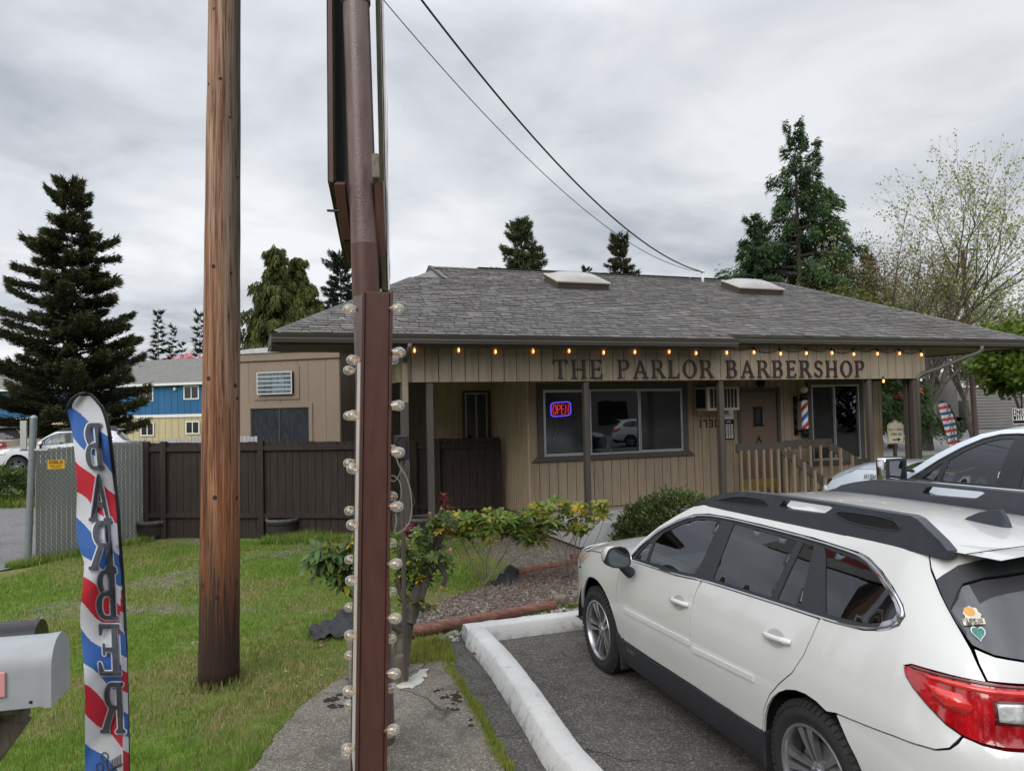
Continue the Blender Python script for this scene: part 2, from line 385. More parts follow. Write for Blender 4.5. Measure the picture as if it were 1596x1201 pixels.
def build_wheel(parent, x, y, side, r=.362, rim=.245, w=.225, spokes=5):
    """side +1: outer face looks to +y"""
    wr = empty('wheel', (x, y, r)); wr.parent = parent
    if side < 0: wr.rotation_euler = (0, 0, pi)
    # tyre: y = +0.0 outer sidewall
    t = MB(); k = w / 2
    prof = [(rim - .012, -k + .02), (rim + .01, -k + .005), ((rim + r) / 2, -k - .004), (r - .03, -k + .008), (r - .008, -k + .03), (r, -k + .055), (r, 0), (r, k - .055), (r - .008, k - .03), (r - .03, k - .008), ((rim + r) / 2, k + .004), (rim + .035, k + .001), (rim + .03, k - .003), (rim + .01, k - .005), (rim - .012, k - .02)]
    t.lathe([(a, b) for a, b in prof], axis='Y', n=72)
    # tread blocks
    for i in range(58):
        q = 2 * pi * i / 58
        for j, yy in enumerate((-.088, -.05, -.012, .026, .064)):
            yy *= w / .225
            Mx = Matrix.Rotation(q + (j % 2) * .05, 4, 'Y') @ Matrix.Translation((0, 0, r))
            t.box(-.012, .012, yy, yy + .026, -.006, .006, M=Mx)
        for s2 in (-1, 1):
            Mx = Matrix.Rotation(q + .03, 4, 'Y') @ Matrix.Translation((0, s2 * (k - .018), r - .016)) @ Matrix.Rotation(-s2 * .75, 4, 'X')
            t.box(-.011, .011, -.018, .018, -.005, .007, M=Mx)
    t.build('tyre', M['rubber'], wr, smooth=True, angle=35)
    a = MB()
    a.lathe([(rim, -k + .02), (rim - .01, 0), (rim - .006, k - .03), (rim + .006, k - .006), (rim + .004, k), (rim - .008, k - .002), (rim - .018, k - .02), (rim - .02, k - .05), (rim - .03, -k + .05)], axis='Y', n=64)
    yo = k - .012
    for i in range(spokes):
        q = 2 * pi * i / spokes + .3
        for s2 in (-1, 1):
            # pair of tapered bars: hub -> rim
            def P(rr, off, yy): 
                ang = q + s2 * off
                return (rr * sin(ang), yy, rr * cos(ang))
            sec = [(.045, .40, .28, yo - .03), (.11, .30, .10, yo - .018), (.18, .27, .07, yo - .008), (rim - .012, .27, .06, yo - .006)]
            vs = []
            for rr, o1, o0, yy in sec: vs += [P(rr, o1, yy), P(rr, o0, yy), P(rr, o0 + .0, yy - .035), P(rr, o1, yy - .035)]
            fs = []
            for j in range(3):
                for e in range(4): fs.append((j * 4 + e, j * 4 + (e + 1) % 4, (j + 1) * 4 + (e + 1) % 4, (j + 1) * 4 + e))
            a.add(vs, fs)
    a.lathe([(0, yo - .02), (.03, yo - .018), (.034, yo - .024), (.062, yo - .03), (.068, yo - .07)], axis='Y', n=24)
    for i in range(5):
        q = 2 * pi * i / 5; a.lathe([(0, yo - .022), (.008, yo - .022), (.009, yo - .035)], c=(.047 * sin(q), 0, .047 * cos(q)), axis='Y', n=8)
    a.build('rim', M['alloy'], wr, smooth=True, angle=30)
    d = MB(); d.lathe([(0, yo - .09), (rim - .03, yo - .09), (rim - .03, yo - .1)], axis='Y', n=40); d.lathe([(.06, yo - .06), (.155, yo - .06), (.155, yo - .075)], axis='Y', n=40, mi=1)
    d.build('brake_disc', [M['dark'], M['brake']], wr, smooth=True, angle=30)
    return wr

def build_wagon(name, loc, yaw, rollx, paint, label, group=None, detail=True, scale=(1, 1, 1), rails=True, cat='car', lib_skin=WAGON):
    root = empty(name, loc, rot=(rollx, 0, yaw)); root.scale = scale
    tag(root, label, cat, group)
    S = lib_skin; P = S.P; res = .05 if detail else .10
    fa = arc(0, .36, .435, 12, 168, 14 if detail else 8, .45); ra = arc(2.745, .36, .405, 12, 168, 14 if detail else 8, .42)
    # --- fender (front wing + bumper corner), cantrail + quarter as one body skin
    fender = [(-.49, .30)] + [(-.45, .36)] + [(-x, z) for x, z in fa if 0][:0]
    fl = [(-.44, .42)] + [(x, z) for x, z in reversed(fa)][0:] + [(.415, .43)]
    fender = [(-.60, .44)] + [p for p in sorted(fa, key=lambda p: p[0])] + [(.50, .425)] + GAPF[::-1][1:] + SHOULDER[1:] + [(-.57, .90), (-.40, .83), (-.60, .79)]
    qr = [p for p in sorted(ra, key=lambda p: p[0])]
    bgap = [(2.965, .765), (3.156, .78), (3.324, .795), (3.40, .797), (3.50, .806), (3.563, .830), (3.61, .86), (3.645, .883)]
    up = [p for p in qr if p[0] < 2.955]
    cant_top = [(3.50, 1.572), (3.2, 1.572), (2.6, 1.578), (2.0, 1.583), (1.6, 1.582), (1.35, 1.572), (1.2, 1.545), (1.05, 1.47), (.86, 1.36), (.70, 1.235), (.585, 1.105)]
    quart = GAPR[::-1] + [(2.80, 1.162), (3.09, 1.179), (3.23, 1.205), (3.325, 1.24), (3.365, 1.285), (3.345, 1.325), (3.262, 1.382), (3.13, 1.438), (2.975, 1.478), (2.85, 1.495), (2.5, 1.513), (2.0, 1.52), (1.65, 1.52), (1.41, 1.512), (1.25, 1.489), (1.09, 1.437), (.87, 1.332), (.695, 1.19), (.60, 1.09)] + cant_top[::-1] + HATCH + [(3.549, 1.106), (3.415, 1.108), (3.374, 1.095), (3.388, 1.055), (3.428, 1.017), (3.495, .966), (3.583, .912)] + bgap[::-1] + up[::-1] + [(2.345, .425)]
    def skin(mb, mr):
        sheet(mb, P_, inset(fender, .003), (), res, .015, mirror=mr)
        sheet(mb, P_, inset(quart, .003), (), res, .015, mirror=mr)
    P_ = lambda a, b, o: P(a, b, o)
    body = MB(); skin(body, False); skin(body, True)
    body.build('body', paint, root, smooth=True, angle=40, recalc=False)
    # --- doors
    belt_f = [(.76, 1.076), (.99, 1.082), (1.33, 1.094)]; belt_r = [(1.98, 1.136), (2.44, 1.152)]
    fd = GAPF + [(1.0, .42), (1.61, .425)] + GAPB[::-1][1:-1] + [(1.65, 1.122)] + belt_f[::-1]
    rd = [(p[0] + .001, p[1]) for p in GAPB[1:]] + [(2.0, .42), (2.33, .425)] + GAPR[::-1][1:-1] + [(2.77, 1.16)] + belt_r[::-1] + [(1.662, 1.124)]
    for nm, poly, hu, hz, m0, m1 in (('front_door', fd, 1.45, .935, .575, 1.59), ('rear_door', rd, 2.49, .985, 1.615, 2.30)):
        for mr in (False, True):
            mb = MB(); sheet(mb, P_, inset(poly, .004), (), res, .015, mirror=mr)
            d = mb.build(nm, paint, root, smooth=True, angle=40, recalc=False)
            sg = -1 if mr else 1
            if detail:
                # handle: grip bar with stand-offs, flat round disc coloured with the scoop's shade
                h = MB(); pts = []
                for i in range(9):
                    q = i / 8; u = hu - .115 + .23 * q; o = .030 * (sin(pi * min(1, max(0, q))) ** .35) + .002
                    p = P(u, hz + .012 * q, o); pts.append((p.x, p.y * sg, p.z))
                h.tube(pts, [.011, .015, .0155, .0155, .0155, .0155, .0165, .018, .014], 10)
                p = P(hu + .085, hz + .011, .046); h.ball((p.x, p.y * sg, p.z), .006, 8)
                h.build('door_handle', paint, d, smooth=True, angle=50)
                s = MB(); sc = []
                for i in range(25):
                    q = 2 * pi * i / 24; p = P(hu - .015 + .078 * cos(q), hz + .0 + .048 * sin(q), .0015); sc.append((p.x, p.y * sg, p.z))
                cpt = P(hu - .015, hz, .0012); cpt = (cpt.x, cpt.y * sg, cpt.z)
                s.add([cpt] + sc[:-1], [(0, 1 + i, 1 + (i + 1) % 24) for i in range(24)])
                s.build('recess_shade_disc', M['scoop'] if paint == M['white'] else M['trim'], d, smooth=True)
                # side moulding
                mpts = [(m0, .675), (m0 + .03, .668), (m1, .695), (m1, .728), (m0 + .02, .70)]
                k = MB(); sheet(k, lambda a, b, o: P(a, b, o + .011), mpts, (), .06, .011, mirror=mr)
                k.build('side_moulding', paint, d, smooth=True, angle=30, recalc=False)
    # --- window surround, glass
    def surr(mb, mr): sheet(mb, lambda a, b, o: P(a, b, o - .006), DLO, [G_FRONT, G_TRI, G_REAR, G_FIX, G_Q], res, .012, mirror=mr)
    sfs = mirror_pair(surr, 'window_surround', M['trim'], root, smooth=True, angle=40)
    for nm, poly, gm in (('side_window', G_FRONT, 'glass'), ('side_window', G_TRI, 'glass'), ('side_window', G_REAR, 'tint'), ('side_window', G_FIX, 'tint'), ('quarter_window', G_Q, 'tint')):
        mirror_pair(lambda mb, mr: sheet(mb, lambda a, b, o: P(a, b, o - .011), inset(poly, -.006), (), res, 0, mirror=mr), nm, M[gm], root, smooth=True)
    # chrome line around the windows
    for mr in (False, True):
        sg = -1 if mr else 1
        c = MB(); out = [DLO[i] for i in range(len(DLO))]
        lo = dens(DLO[0:9], .05)[:-8]; ring = chaikin(DLO, 1)
        pts = [P(u, z, .001) for u, z in dens(ring, .03)]; pts = [(p.x, p.y * sg, p.z) for p in pts]; pts.append(pts[0])
        c.tube(pts, .0065, 6, cap=False)
        # broad chrome at the quarter window's tail
        wide = [(3.18, 1.19), (3.27, 1.213), (3.335, 1.243), (3.362, 1.285), (3.34, 1.325), (3.26, 1.385), (3.10, 1.447), (2.96, 1.484), (2.86, 1.497), (2.84, 1.48), (2.95, 1.46), (3.09, 1.42), (3.20, 1.37), (3.28, 1.325), (3.31, 1.287), (3.285, 1.26), (3.21, 1.235)]
        sheet(c, lambda a, b, o: P(a, b, o + .001), wide, (), .05, .004, mirror=mr)
        c.build('chrome_trim', M['chrome'], root, smooth=True, angle=50, recalc=False)
    # --- rocker + lower cladding
    def rock(mb, mr):
        sheet(mb, lambda a, b, o: P(a, b, o + .012), [(.44, .23), (2.32, .23), (2.345, .42), (2.0, .428), (1.0, .414), (.50, .424), (.425, .47), (.40, .42)], (), .06, .03, mirror=mr)
        sheet(mb, lambda a, b, o: P(a, b, o + .006), [(-1.55, .2), (-.5, .2), (-.455, .33), (-.44, .44), (-.62, .46), (-.75, .40), (-1.55, .38)], (), .08, .02, mirror=mr)
        sheet(mb, lambda a, b, o: P(a, b, o + .006), [(3.14, .24), (4.52, .26), (4.52, .5), (3.9, .48), (3.4, .40), (3.15, .40)], (), .08, .02, mirror=mr)
    r = MB(); rock(r, False); rock(r, True); r.build('lower_cladding', M['trim'], root, smooth=True, angle=40, recalc=False)
    if detail:
        for sg in (1, -1):
            f = MB(); f.box(-.47, -.445, sg * .78 - .1, sg * .78 + .13, .17, .45); f.build('mud_flap', M['trim'], root, bevel=.006)
            f = MB(); f.box(-2.35, -2.33, sg * .78 - .1, sg * .78 + .13, .22, .43); f.build('mud_flap', M['trim'], root, bevel=.006)
            for i in range(1): pass
    # --- rear bumper, hatch, lamps
    bump_r = [(3.13, .40), (3.4, .40), (3.9, .47), (4.53, .49), (4.53, .855), (4.1, .862), (3.86, .860), (3.783, .860), (3.706, .866), (3.652, .880)] + [(a, b - .004) for a, b in bgap[::-1]] + [p for p in qr if p[0] > 2.97]
    b = MB(); sheet(b, P_, inset(bump_r, .002), (), res, .02); sheet(b, P_, inset(bump_r, .002), (), res, .02, mirror=True)
    b.build('rear_bumper', paint, root, smooth=True, angle=40, recalc=False)
    lamp = TAIL_B + TAIL_T
    for mr in (False, True):
        mb = MB(); sheet(mb, lambda a, b, o: P(a, b, o + .006), lamp, (), .04, .03, mirror=mr)
        l = mb.build('tail_lamp', M['red'], root, smooth=True, angle=40, recalc=False)
        k = MB()
        sheet(k, lambda a, b, o: P(a, b, o + .009), [(3.45, 1.085), (3.62, 1.085), (3.80, 1.075), (3.95, 1.068), (3.95, 1.045), (3.80, 1.052), (3.68, 1.058), (3.50, 1.072)], (), .05, .003, mirror=mr)
        sheet(k, lambda a, b, o: P(a, b, o + .009), [(3.49, 1.052), (3.64, 1.04), (3.69, 1.0), (3.66, .965), (3.57, .975), (3.52, 1.01)], (), .05, .003, mirror=mr)
        k.build('lamp_glow', M['redb'], l, smooth=True, recalc=False)
        k = MB()
        sheet(k, lambda a, b, o: P(a, b, o + .0095), [(3.40, 1.10), (3.55, 1.10), (3.745, 1.095), (3.846, 1.089), (3.98, 1.084), (3.98, 1.074), (3.83, 1.081), (3.62, 1.09), (3.43, 1.092)], (), .05, .003, mirror=mr)
        sheet(k, lambda a, b, o: P(a, b, o + .0095), [(3.765, 1.035), (3.885, 1.035), (3.885, .945), (3.765, .945)], (), .05, .003, mirror=mr)
        k.build('lamp_shade', M['redd'], l, smooth=True, recalc=False)
        k = MB(); sheet(k, lambda a, b, o: P(a, b, o + .014), [(3.777, 1.024), (3.874, 1.026), (3.872, .955), (3.782, .96)], (), .02, .01, mirror=mr); k.build('reverse_light', M['lens'], l, smooth=True, recalc=False)
        hl = MB(); sheet(hl, lambda a, b, o: P(a, b, o + .003), [(-.20, 1.0), (-.36, .90), (-.43, .838), (-.60, .80), (-.9, .80), (-.95, .87), (-.75, .93), (-.55, .96), (-.38, .99)], (), .05, .03, mirror=mr)
        h = hl.build('head_lamp', M['lens'], root, smooth=True, angle=40, recalc=False)
        k = MB(); sheet(k, lambda a, b, o: P(a, b, o + .006), [(-.24, .985), (-.40, .89), (-.46, .85), (-.50, .90), (-.36, .97)], (), .05, .003, mirror=mr); k.build('turn_signal', M['amberpale'], h, smooth=True, recalc=False)
    GL = [(4.53, 1.17), (3.93, 1.178), (3.80, 1.197), (3.712, 1.225), (3.675, 1.27), (3.632, 1.353), (3.62, 1.38), (3.72, 1.43), (3.87, 1.455), (4.15, 1.465), (4.53, 1.468)]
    hp = [(4.53, 1.163), (3.93, 1.170), (3.80, 1.188), (3.715, 1.212), (3.727, 1.16), (3.75, 1.104), (3.846, 1.10), (4.06, 1.09), (4.53, 1.08)]
    ht = [(4.53, 1.535), (4.245, 1.533), (3.904, 1.528), (3.731, 1.505), (3.628, 1.465), (3.582, 1.443), (3.552, 1.49), (3.545, 1.53), (3.565, 1.57), (4.53, 1.60)]
    hb = [(4.53, 1.075), (4.06, 1.08), (4.06, .872), (4.53, .86)]
    h = MB()
    for mr in (False, True):
        for poly in (hp, ht, hb): sheet(h, P_, inset(poly, .0015), (), res, .015, mirror=mr)
    hatch = h.build('tailgate', paint, root, smooth=True, angle=40, recalc=False)
    h = MB()
    garn = [(3.582, 1.441), (3.628, 1.463), (3.731, 1.503), (3.904, 1.526), (4.245, 1.531), (4.53, 1.533), (4.53, 1.478), (4.15, 1.472), (3.87, 1.460), (3.74, 1.438), (3.70, 1.41), (3.64, 1.34), (3.695, 1.262), (3.69, 1.25), (3.66, 1.29), (3.62, 1.36)]
    for mr in (False, True): sheet(h, lambda a, b, o: P(a, b, o + .012), garn, (), res, .03, mirror=mr)
    h.build('spoiler_garnish', M['trim'], hatch, smooth=True, angle=40, recalc=False)
    h = MB()
    for mr in (False, True): sheet(h, lambda a, b, o: P(a, b, o - .003), GL, (), .06, 0, mirror=mr)
    rg = h.build('rear_window', M['tint2'], hatch, smooth=True, recalc=False)
    # --- roof, windscreen, bonnet, dark inner shell
    g = MB()
    def strip(us, prof_n, centre, left, crown, mi=0):
        """cross loft between left edge curve and its mirror"""
        rows = []
        for u in us:
            a = left(u); c = centre(u); row = []
            for j in range(prof_n + 1):
                q = j / prof_n * 2 - 1; y = a.y * -q; k = 1 - abs(q) ** crown
                row.append((a.x + (c.x - a.x) * (1 - q * q), y, a.z + (c.z - a.z) * k))
            rows.append(row)
        n = prof_n + 1; vs = [p for r_ in rows for p in r_]
        g.add(vs, [(i * n + j, i * n + j + 1, (i + 1) * n + j + 1, (i + 1) * n + j) for i in range(len(us) - 1) for j in range(prof_n)], mi)
    # roof
    edge = curve2([(1.2, 1.545), (1.35, 1.572), (1.6, 1.582), (2.0, 1.583), (2.6, 1.578), (3.2, 1.572), (3.55, 1.568)])
    rc = curve2([(1.2, 1.583), (1.5, 1.617), (2.0, 1.632), (2.6, 1.628), (3.2, 1.61), (3.5, 1.597), (3.6, 1.59)])
    us = [1.2 + i * .08 for i in range(30)]
    strip([u for u in us if u < 3.545] + [3.545], 24, lambda u: Vector((-u + (-.045 if u > 3.3 else 0) * (u - 3.3) / .245 - .02, 0, rc(u))), lambda u: P(u, edge(u)), 2.6)
    roof = g.build('roof', paint, root, smooth=True)
    g = MB(); sw = curve2([(3.5, 0), (3.9, .3), (4.53, 1)])
    vs = []; n = 14
    for j in range(-n, n + 1):
        q = j / n; u = 4.53 - abs(q) * (4.53 - 3.555); p = P(u, 1.585 if abs(q) < .9 else 1.57); sg = 1 if q >= 0 else -1
        yy = p.y * sg; a = rc(3.545) - (rc(3.545) - edge(3.545)) * (abs(yy) / .575) ** 2.6 if abs(yy) < .575 else edge(3.545)
        vs += [(-3.56 - .045 * (1 - (yy / .58) ** 2), yy, a), (p.x, yy, p.z)]
    g.add(vs, [(2 * j, 2 * j + 1, 2 * j + 3, 2 * j + 2) for j in range(2 * n)])
    g.build('roof_spoiler', paint, root, smooth=True)
    g = MB()
    ap = curve2([(.585, 1.105), (.70, 1.235), (.86, 1.36), (1.05, 1.47), (1.2, 1.545)])
    wc = curve2([(.585, 1.06), (1.2, 1.583)])
    strip([.585 + i * .0615 for i in range(11)], 20, lambda u: Vector((-(u - .585) / .615 * (.93) - .27, 0, 1.06 + (u - .585) / .615 * .523)), lambda u: P(u, ap(u), -.004), 2)
    g.build('windscreen', M['glass'], root, smooth=True)
    g = MB(); sh = curve2([(-.55, .955), (-.4, .985), (-.2, 1.012), (0, 1.03), (.2, 1.045), (.42, 1.062), (.60, 1.085)])
    def bon(u):
        return P(u, sh(u))
    cc = curve2([(-.55, .955), (-.2, 1.05), (.2, 1.095), (.60, 1.115)])
    cx = lambda u: -u + (.30 * max(0, (.1 - u)) / .65 if u < .1 else 0) + (.27 * (u - .1) / .5 if u > .1 else 0)
    strip([-.55 + i * .0575 for i in range(21)], 24, lambda u: Vector((cx(u), 0, cc(u) + .0)), bon, 3.2)
    bonnet = g.build('bonnet', paint, root, smooth=True)
    # bonnet shut line
    for sg in (1, -1):
        g = MB(); pts = [(lambda p: (p.x, sg * (p.y - .0), p.z + .0015))(P(u, sh(u))) for u in [-.5 + i * .05 for i in range(22)]]
        g.tube(pts, .003, 5); g.build('shut_line', M['dark'], bonnet)
    # nose
    g = MB(); nose = [(-.60, .44), (-1.565, .40), (-1.565, .86), (-.95, .86), (-.60, .79)]
    nosetop = [(-.97, .87), (-1.565, .87), (-1.565, .95), (-.75, .955), (-.56, .965), (-.75, .935)]
    for mr in (False, True):
        sheet(g, P_, [(-.60, .46), (-.75, .42), (-1.565, .40), (-1.565, .60), (-1.1, .60), (-1.0, .72), (-1.1, .86), (-.95, .795), (-.60, .785)], (), .08, .015, mirror=mr)
        sheet(g, P_, nosetop, (), .08, .01, mirror=mr)
    g.build('front_bumper', paint, root, smooth=True, angle=40, recalc=False)
    g = MB()
    for mr in (False, True): sheet(g, lambda a, b, o: P(a, b, o - .01), [(-1.565, .60), (-1.1, .60), (-1.0, .72), (-1.1, .87), (-1.565, .87)], (), .08, .0, mirror=mr)
    for zz in (.66, .73, .80): g.box(.925, .95, -.5, .5, zz, zz + .015)
    g.build('grille', M['gloss'], root, smooth=True, angle=30, recalc=False)
    g = MB(); g.box(.955, .965, -.155, .155, .50, .63); g.build('licence_plate', M['plate'], root, bevel=.004)
    # inner shell
    g = MB()
    for mr in (False, True):
        sheet(g, lambda a, b, o: P(a, b, o - .03), [(-1.5, .42), (-.55, .44)] + sorted(arc(0, .36, .46, 8, 172, 10), key=lambda p: p[0]) + [(.5, .3), (2.25, .3)] + sorted(arc(2.745, .36, .44, 8, 172, 10), key=lambda p: p[0]) + [(3.2, .4), (4.5, .5), (4.5, 1.0), (3.75, 1.06), (3.40, 1.12), (2.8, 1.13), (1.7, 1.10), (.62, 1.05), (-.2, .97), (-.5, .9), (-1.5, .9)], (), .12, 0, mirror=mr)
    sheet(g, lambda a, b, o: Vector((-a, b, .27)), [(-.8, -.80), (3.75, -.80), (3.75, .80), (-.8, .80)], (), .5, 0)
    for cx_ in (0, 2.745):
        for sg in (1, -1):   # wheel housings
            prof = arc(0, 0, .455, 0, 180, 16); vs = []
            for xx, zz in prof: vs += [(-cx_ + xx, sg * .90, .36 + zz), (-cx_ + xx, sg * .55, .36 + zz)]
            g.add(vs, [(2 * i, 2 * i + 1, 2 * i + 3, 2 * i + 2) for i in range(16)])
            g.add([(-cx_ + xx, sg * .60, .36 + zz) for xx, zz in prof], [tuple(range(len(prof)))])
    g.build('inner_shell', M['dark'], root, smooth=False, recalc=False)
    # roof ditch + rails
    for sg in (1, -1):
        if rails:
            r = MB()
            outer = [(1.20, 1.563), (1.332, 1.60), (1.40, 1.63), (1.54, 1.664), (1.70, 1.692), (1.80, 1.701), (2.07, 1.709), (2.60, 1.713), (3.05, 1.712), (3.13, 1.712), (3.17, 1.70), (3.30, 1.615), (3.34, 1.58), (3.34, 1.545), (1.20, 1.545)]
            gap = [(2.14, 1.645), (2.18, 1.685), (2.24, 1.692), (2.58, 1.694), (2.60, 1.688), (2.545, 1.655), (2.50, 1.642), (2.2, 1.632)]
            def rp(a, b, o): 
                yb = P(a, 1.575).y; return Vector((-a, (yb + .018 - (b - 1.57) * .12) + o, b))
            Rp = (lambda a, b, o: rp(a, b, o))
            sheet(r, lambda a, b, o: rp(a, b, 0 if o == 0 else -.055), outer, [gap], .05, .05, mirror=sg < 0)
            sheet(r, lambda a, b, o: rp(a, b, -.055), outer, [gap], .2, 0, mirror=sg > 0)
            ro = r.build('roof_rail', M['rail'], root, smooth=True, angle=40, recalc=False)
            for pl in ([(1.42, 1.603), (1.60, 1.643), (1.75, 1.667), (1.98, 1.672), (2.04, 1.645), (1.98, 1.625), (1.7, 1.613)], [(2.62, 1.655), (2.66, 1.682), (3.02, 1.686), (3.08, 1.645), (3.05, 1.625), (2.75, 1.625)]):
                k = MB()
                if 1:
                    sheet(k, lambda a, b, o: rp(a, b, .0016), pl, (), .06, 0, mirror=sg < 0, mi=0)
                    ring = [rp(a, b, .003) for a, b in dens(chaikin(pl, 1), .04)]; ring = [(p.x, p.y * sg, p.z) for p in ring]; k.tube(ring + [ring[0]], .003, 5, mi=1, cap=False)
                k.build('rail_recess', [M['dark'], M['rail']], ro, smooth=True, recalc=False)
        r = MB(); pts = [P(u, edge(u), .003) for u in [1.2 + i * .1 for i in range(24)]]; r.tube([(p.x, p.y * sg, p.z) for p in pts], .009, 6)
        r.build('roof_ditch', M['trim'], root, smooth=True)
    if detail:
        f = MB(); zr = rc(3.0) - .006
        sec = [(2.905, .002, .0), (2.95, .016, .026), (3.02, .024, .058), (3.09, .027, .078), (3.14, .026, .084), (3.165, .026, .045), (3.18, .030, 0)]
        vs = []
        for x, w, h in sec: vs += [(-x, w, zr - .006), (-x, w * .5, zr + h), (-x, -w * .5, zr + h), (-x, -w, zr - .006)]
        f.add(vs, [(i * 4 + j, i * 4 + j + 1, (i + 1) * 4 + j + 1, (i + 1) * 4 + j) for i in range(6) for j in range(3)]); f.add(vs[-4:], [(0, 1, 2, 3)])
        f.build('antenna_fin', M['rail'], root, smooth=True, angle=50)
        r = MB()   # roof seam
        pts = [(-3.40 - .10 * (1 - (y / .56) ** 2), y, rc(3.45) + .0005 - (rc(3.45) - edge(3.45)) * (abs(y) / .575) ** 2.6) for y in [-.54 + i * .06 for i in range(19)]]
        r.tube(pts, .0022, 5); r.build('roof_seam', M['dark'], roof)
    # mirrors
    for sg in (1, -1):
        m = MB(); prof = [(.70, 1.085), (.715, 1.165), (.76, 1.205), (.86, 1.222), (.905, 1.20), (.915, 1.13), (.89, 1.075), (.80, 1.06), (.73, 1.062)]
        prof = chaikin(prof, 1); 
        # shell widening outward: loft of outlines in (x,z) from inner y to outer y
        def ringm(y, s, dx): return [(-(.81 + (a - .81) * s) + dx, y, 1.14 + (b - 1.14) * s) for a, b in prof]
        # housing seen from behind: loft along x (front to back)
        back = [(.965, 1.10), (.975, 1.19), (1.02, 1.232), (1.12, 1.238), (1.165, 1.20), (1.17, 1.13), (1.14, 1.085), (1.03, 1.068), (.985, 1.075)]
        back = chaikin(back, 1); n = len(back)
        secs = [(-.845, .97, 0), (-.80, 1.0, 0), (-.74, .93, .0), (-.70, .72, .0), (-.685, .42, 0)]
        vs = []
        for x, s, _ in secs: vs += [(x, sg * (1.06 + (a - 1.06) * s), 1.155 + (b - 1.155) * s) for a, b in back]
        fs = [(i * n + j, i * n + (j + 1) % n, (i + 1) * n + (j + 1) % n, (i + 1) * n + j) for i in range(len(secs) - 1) for j in range(n)] + [tuple((len(secs) - 1) * n + j for j in range(n))]
        m.add(vs, fs); mo = m.build('side_mirror', M['white'] if paint == M['white'] else paint, root, smooth=True, angle=60)
        g = MB(); g.add([(-.854, sg * (1.06 + (a - 1.06) * 1.0), 1.155 + (b - 1.155) * 1.0) for a, b in back], [tuple(range(n))]); g.build('mirror_bezel', M['trim'], mo)
        g = MB(); g.add([(-.857, sg * (1.06 + (a - 1.06) * .86), 1.155 + (b - 1.155) * .86) for a, b in back], [tuple(range(n))]); g.build('mirror_glass', M['mirror'], mo)
        g = MB(); g.tube([(-.76, sg * .93, 1.005), (-.77, sg * .965, 1.03), (-.78, sg * 1.02, 1.085)], [.045, .04, .035], 8)
        vs = []
        for x, s in ((-.853, 1.005), (-.80, 1.015), (-.76, .97)): vs += [(x, sg * (1.06 + (a - 1.06) * s), min(1.20 if x < -.82 else 1.12, 1.155 + (b - 1.155) * s)) for a, b in back]
        g.add(vs, [(i * n + j, i * n + (j + 1) % n, (i + 1) * n + (j + 1) % n, (i + 1) * n + j) for i in range(2) for j in range(n)])
        g.build('mirror_base', M['trim'], mo, smooth=True, angle=50)
    # wheels
    for x in (0, -2.745):
        for sg in (1, -1): build_wheel(root, x, sg * .795, sg)
    # cabin
    s = MB()
    for x0 in (-1.75, -2.65):
        for y0 in (.37, -.37):
            s.box(x0, x0 + .5, y0 - .25, y0 + .25, .35, .62); 
            Mx = Matrix.Translation((x0 + .02, y0, .6)) @ Matrix.Rotation(radians(-14), 4, 'Y'); s.box(-.14, 0, -.24, .24, -.05, .60, M=Mx); s.box(-.12, -.02, -.13, .13, .64, .84, M=Mx)
    s.build('seat', M['seat'], root, bevel=.05, seg=3, smooth=True)
    s = MB(); s.box(-.98, -.45, -.80, .80, .70, 1.04); s.box(-1.2, -.9, -.12, .12, .5, .8); s.build('dashboard', M['trim'], root, bevel=.05, seg=3)
    s = MB(); cxm = (-1.12, .37, .98); ring = []
    for i in range(25):
        q = 2 * pi * i / 24; ring.append((cxm[0] - .07 * sin(q), cxm[1] + .185 * cos(q), cxm[2] + .17 * sin(q)))
    s.tube(ring, .015, 8, cap=False); s.beam((-1.12, .2, .98), (-1.12, .54, .98), .03, .04); s.beam((-1.1, .37, .98), (-.9, .37, .9), .06, .06)
    s.build('steering_wheel', M['seatlight'], root, smooth=True, angle=40)
    return root
M['amberpale'] = plain('pale_amber_lens', (.60, .42, .30), .15, coat=1)
M['tint2'] = None
t = NT('rear_glass'); t.set(col=t.ramp(t.noise(2.5, 4), [(.3, (.045, .046, .05)), (.7, (.075, .076, .082))]), rough=.06, coat=.6, spec=.6); M['tint2'] = t.m
t = NT('scoop_shade_tone'); t.set(col=t.ramp(t.noise(2.5, 4), [(.3, (.40, .40, .385)), (.7, (.46, .46, .44))]), rough=.3, coat=1); M['scoop'] = t.m

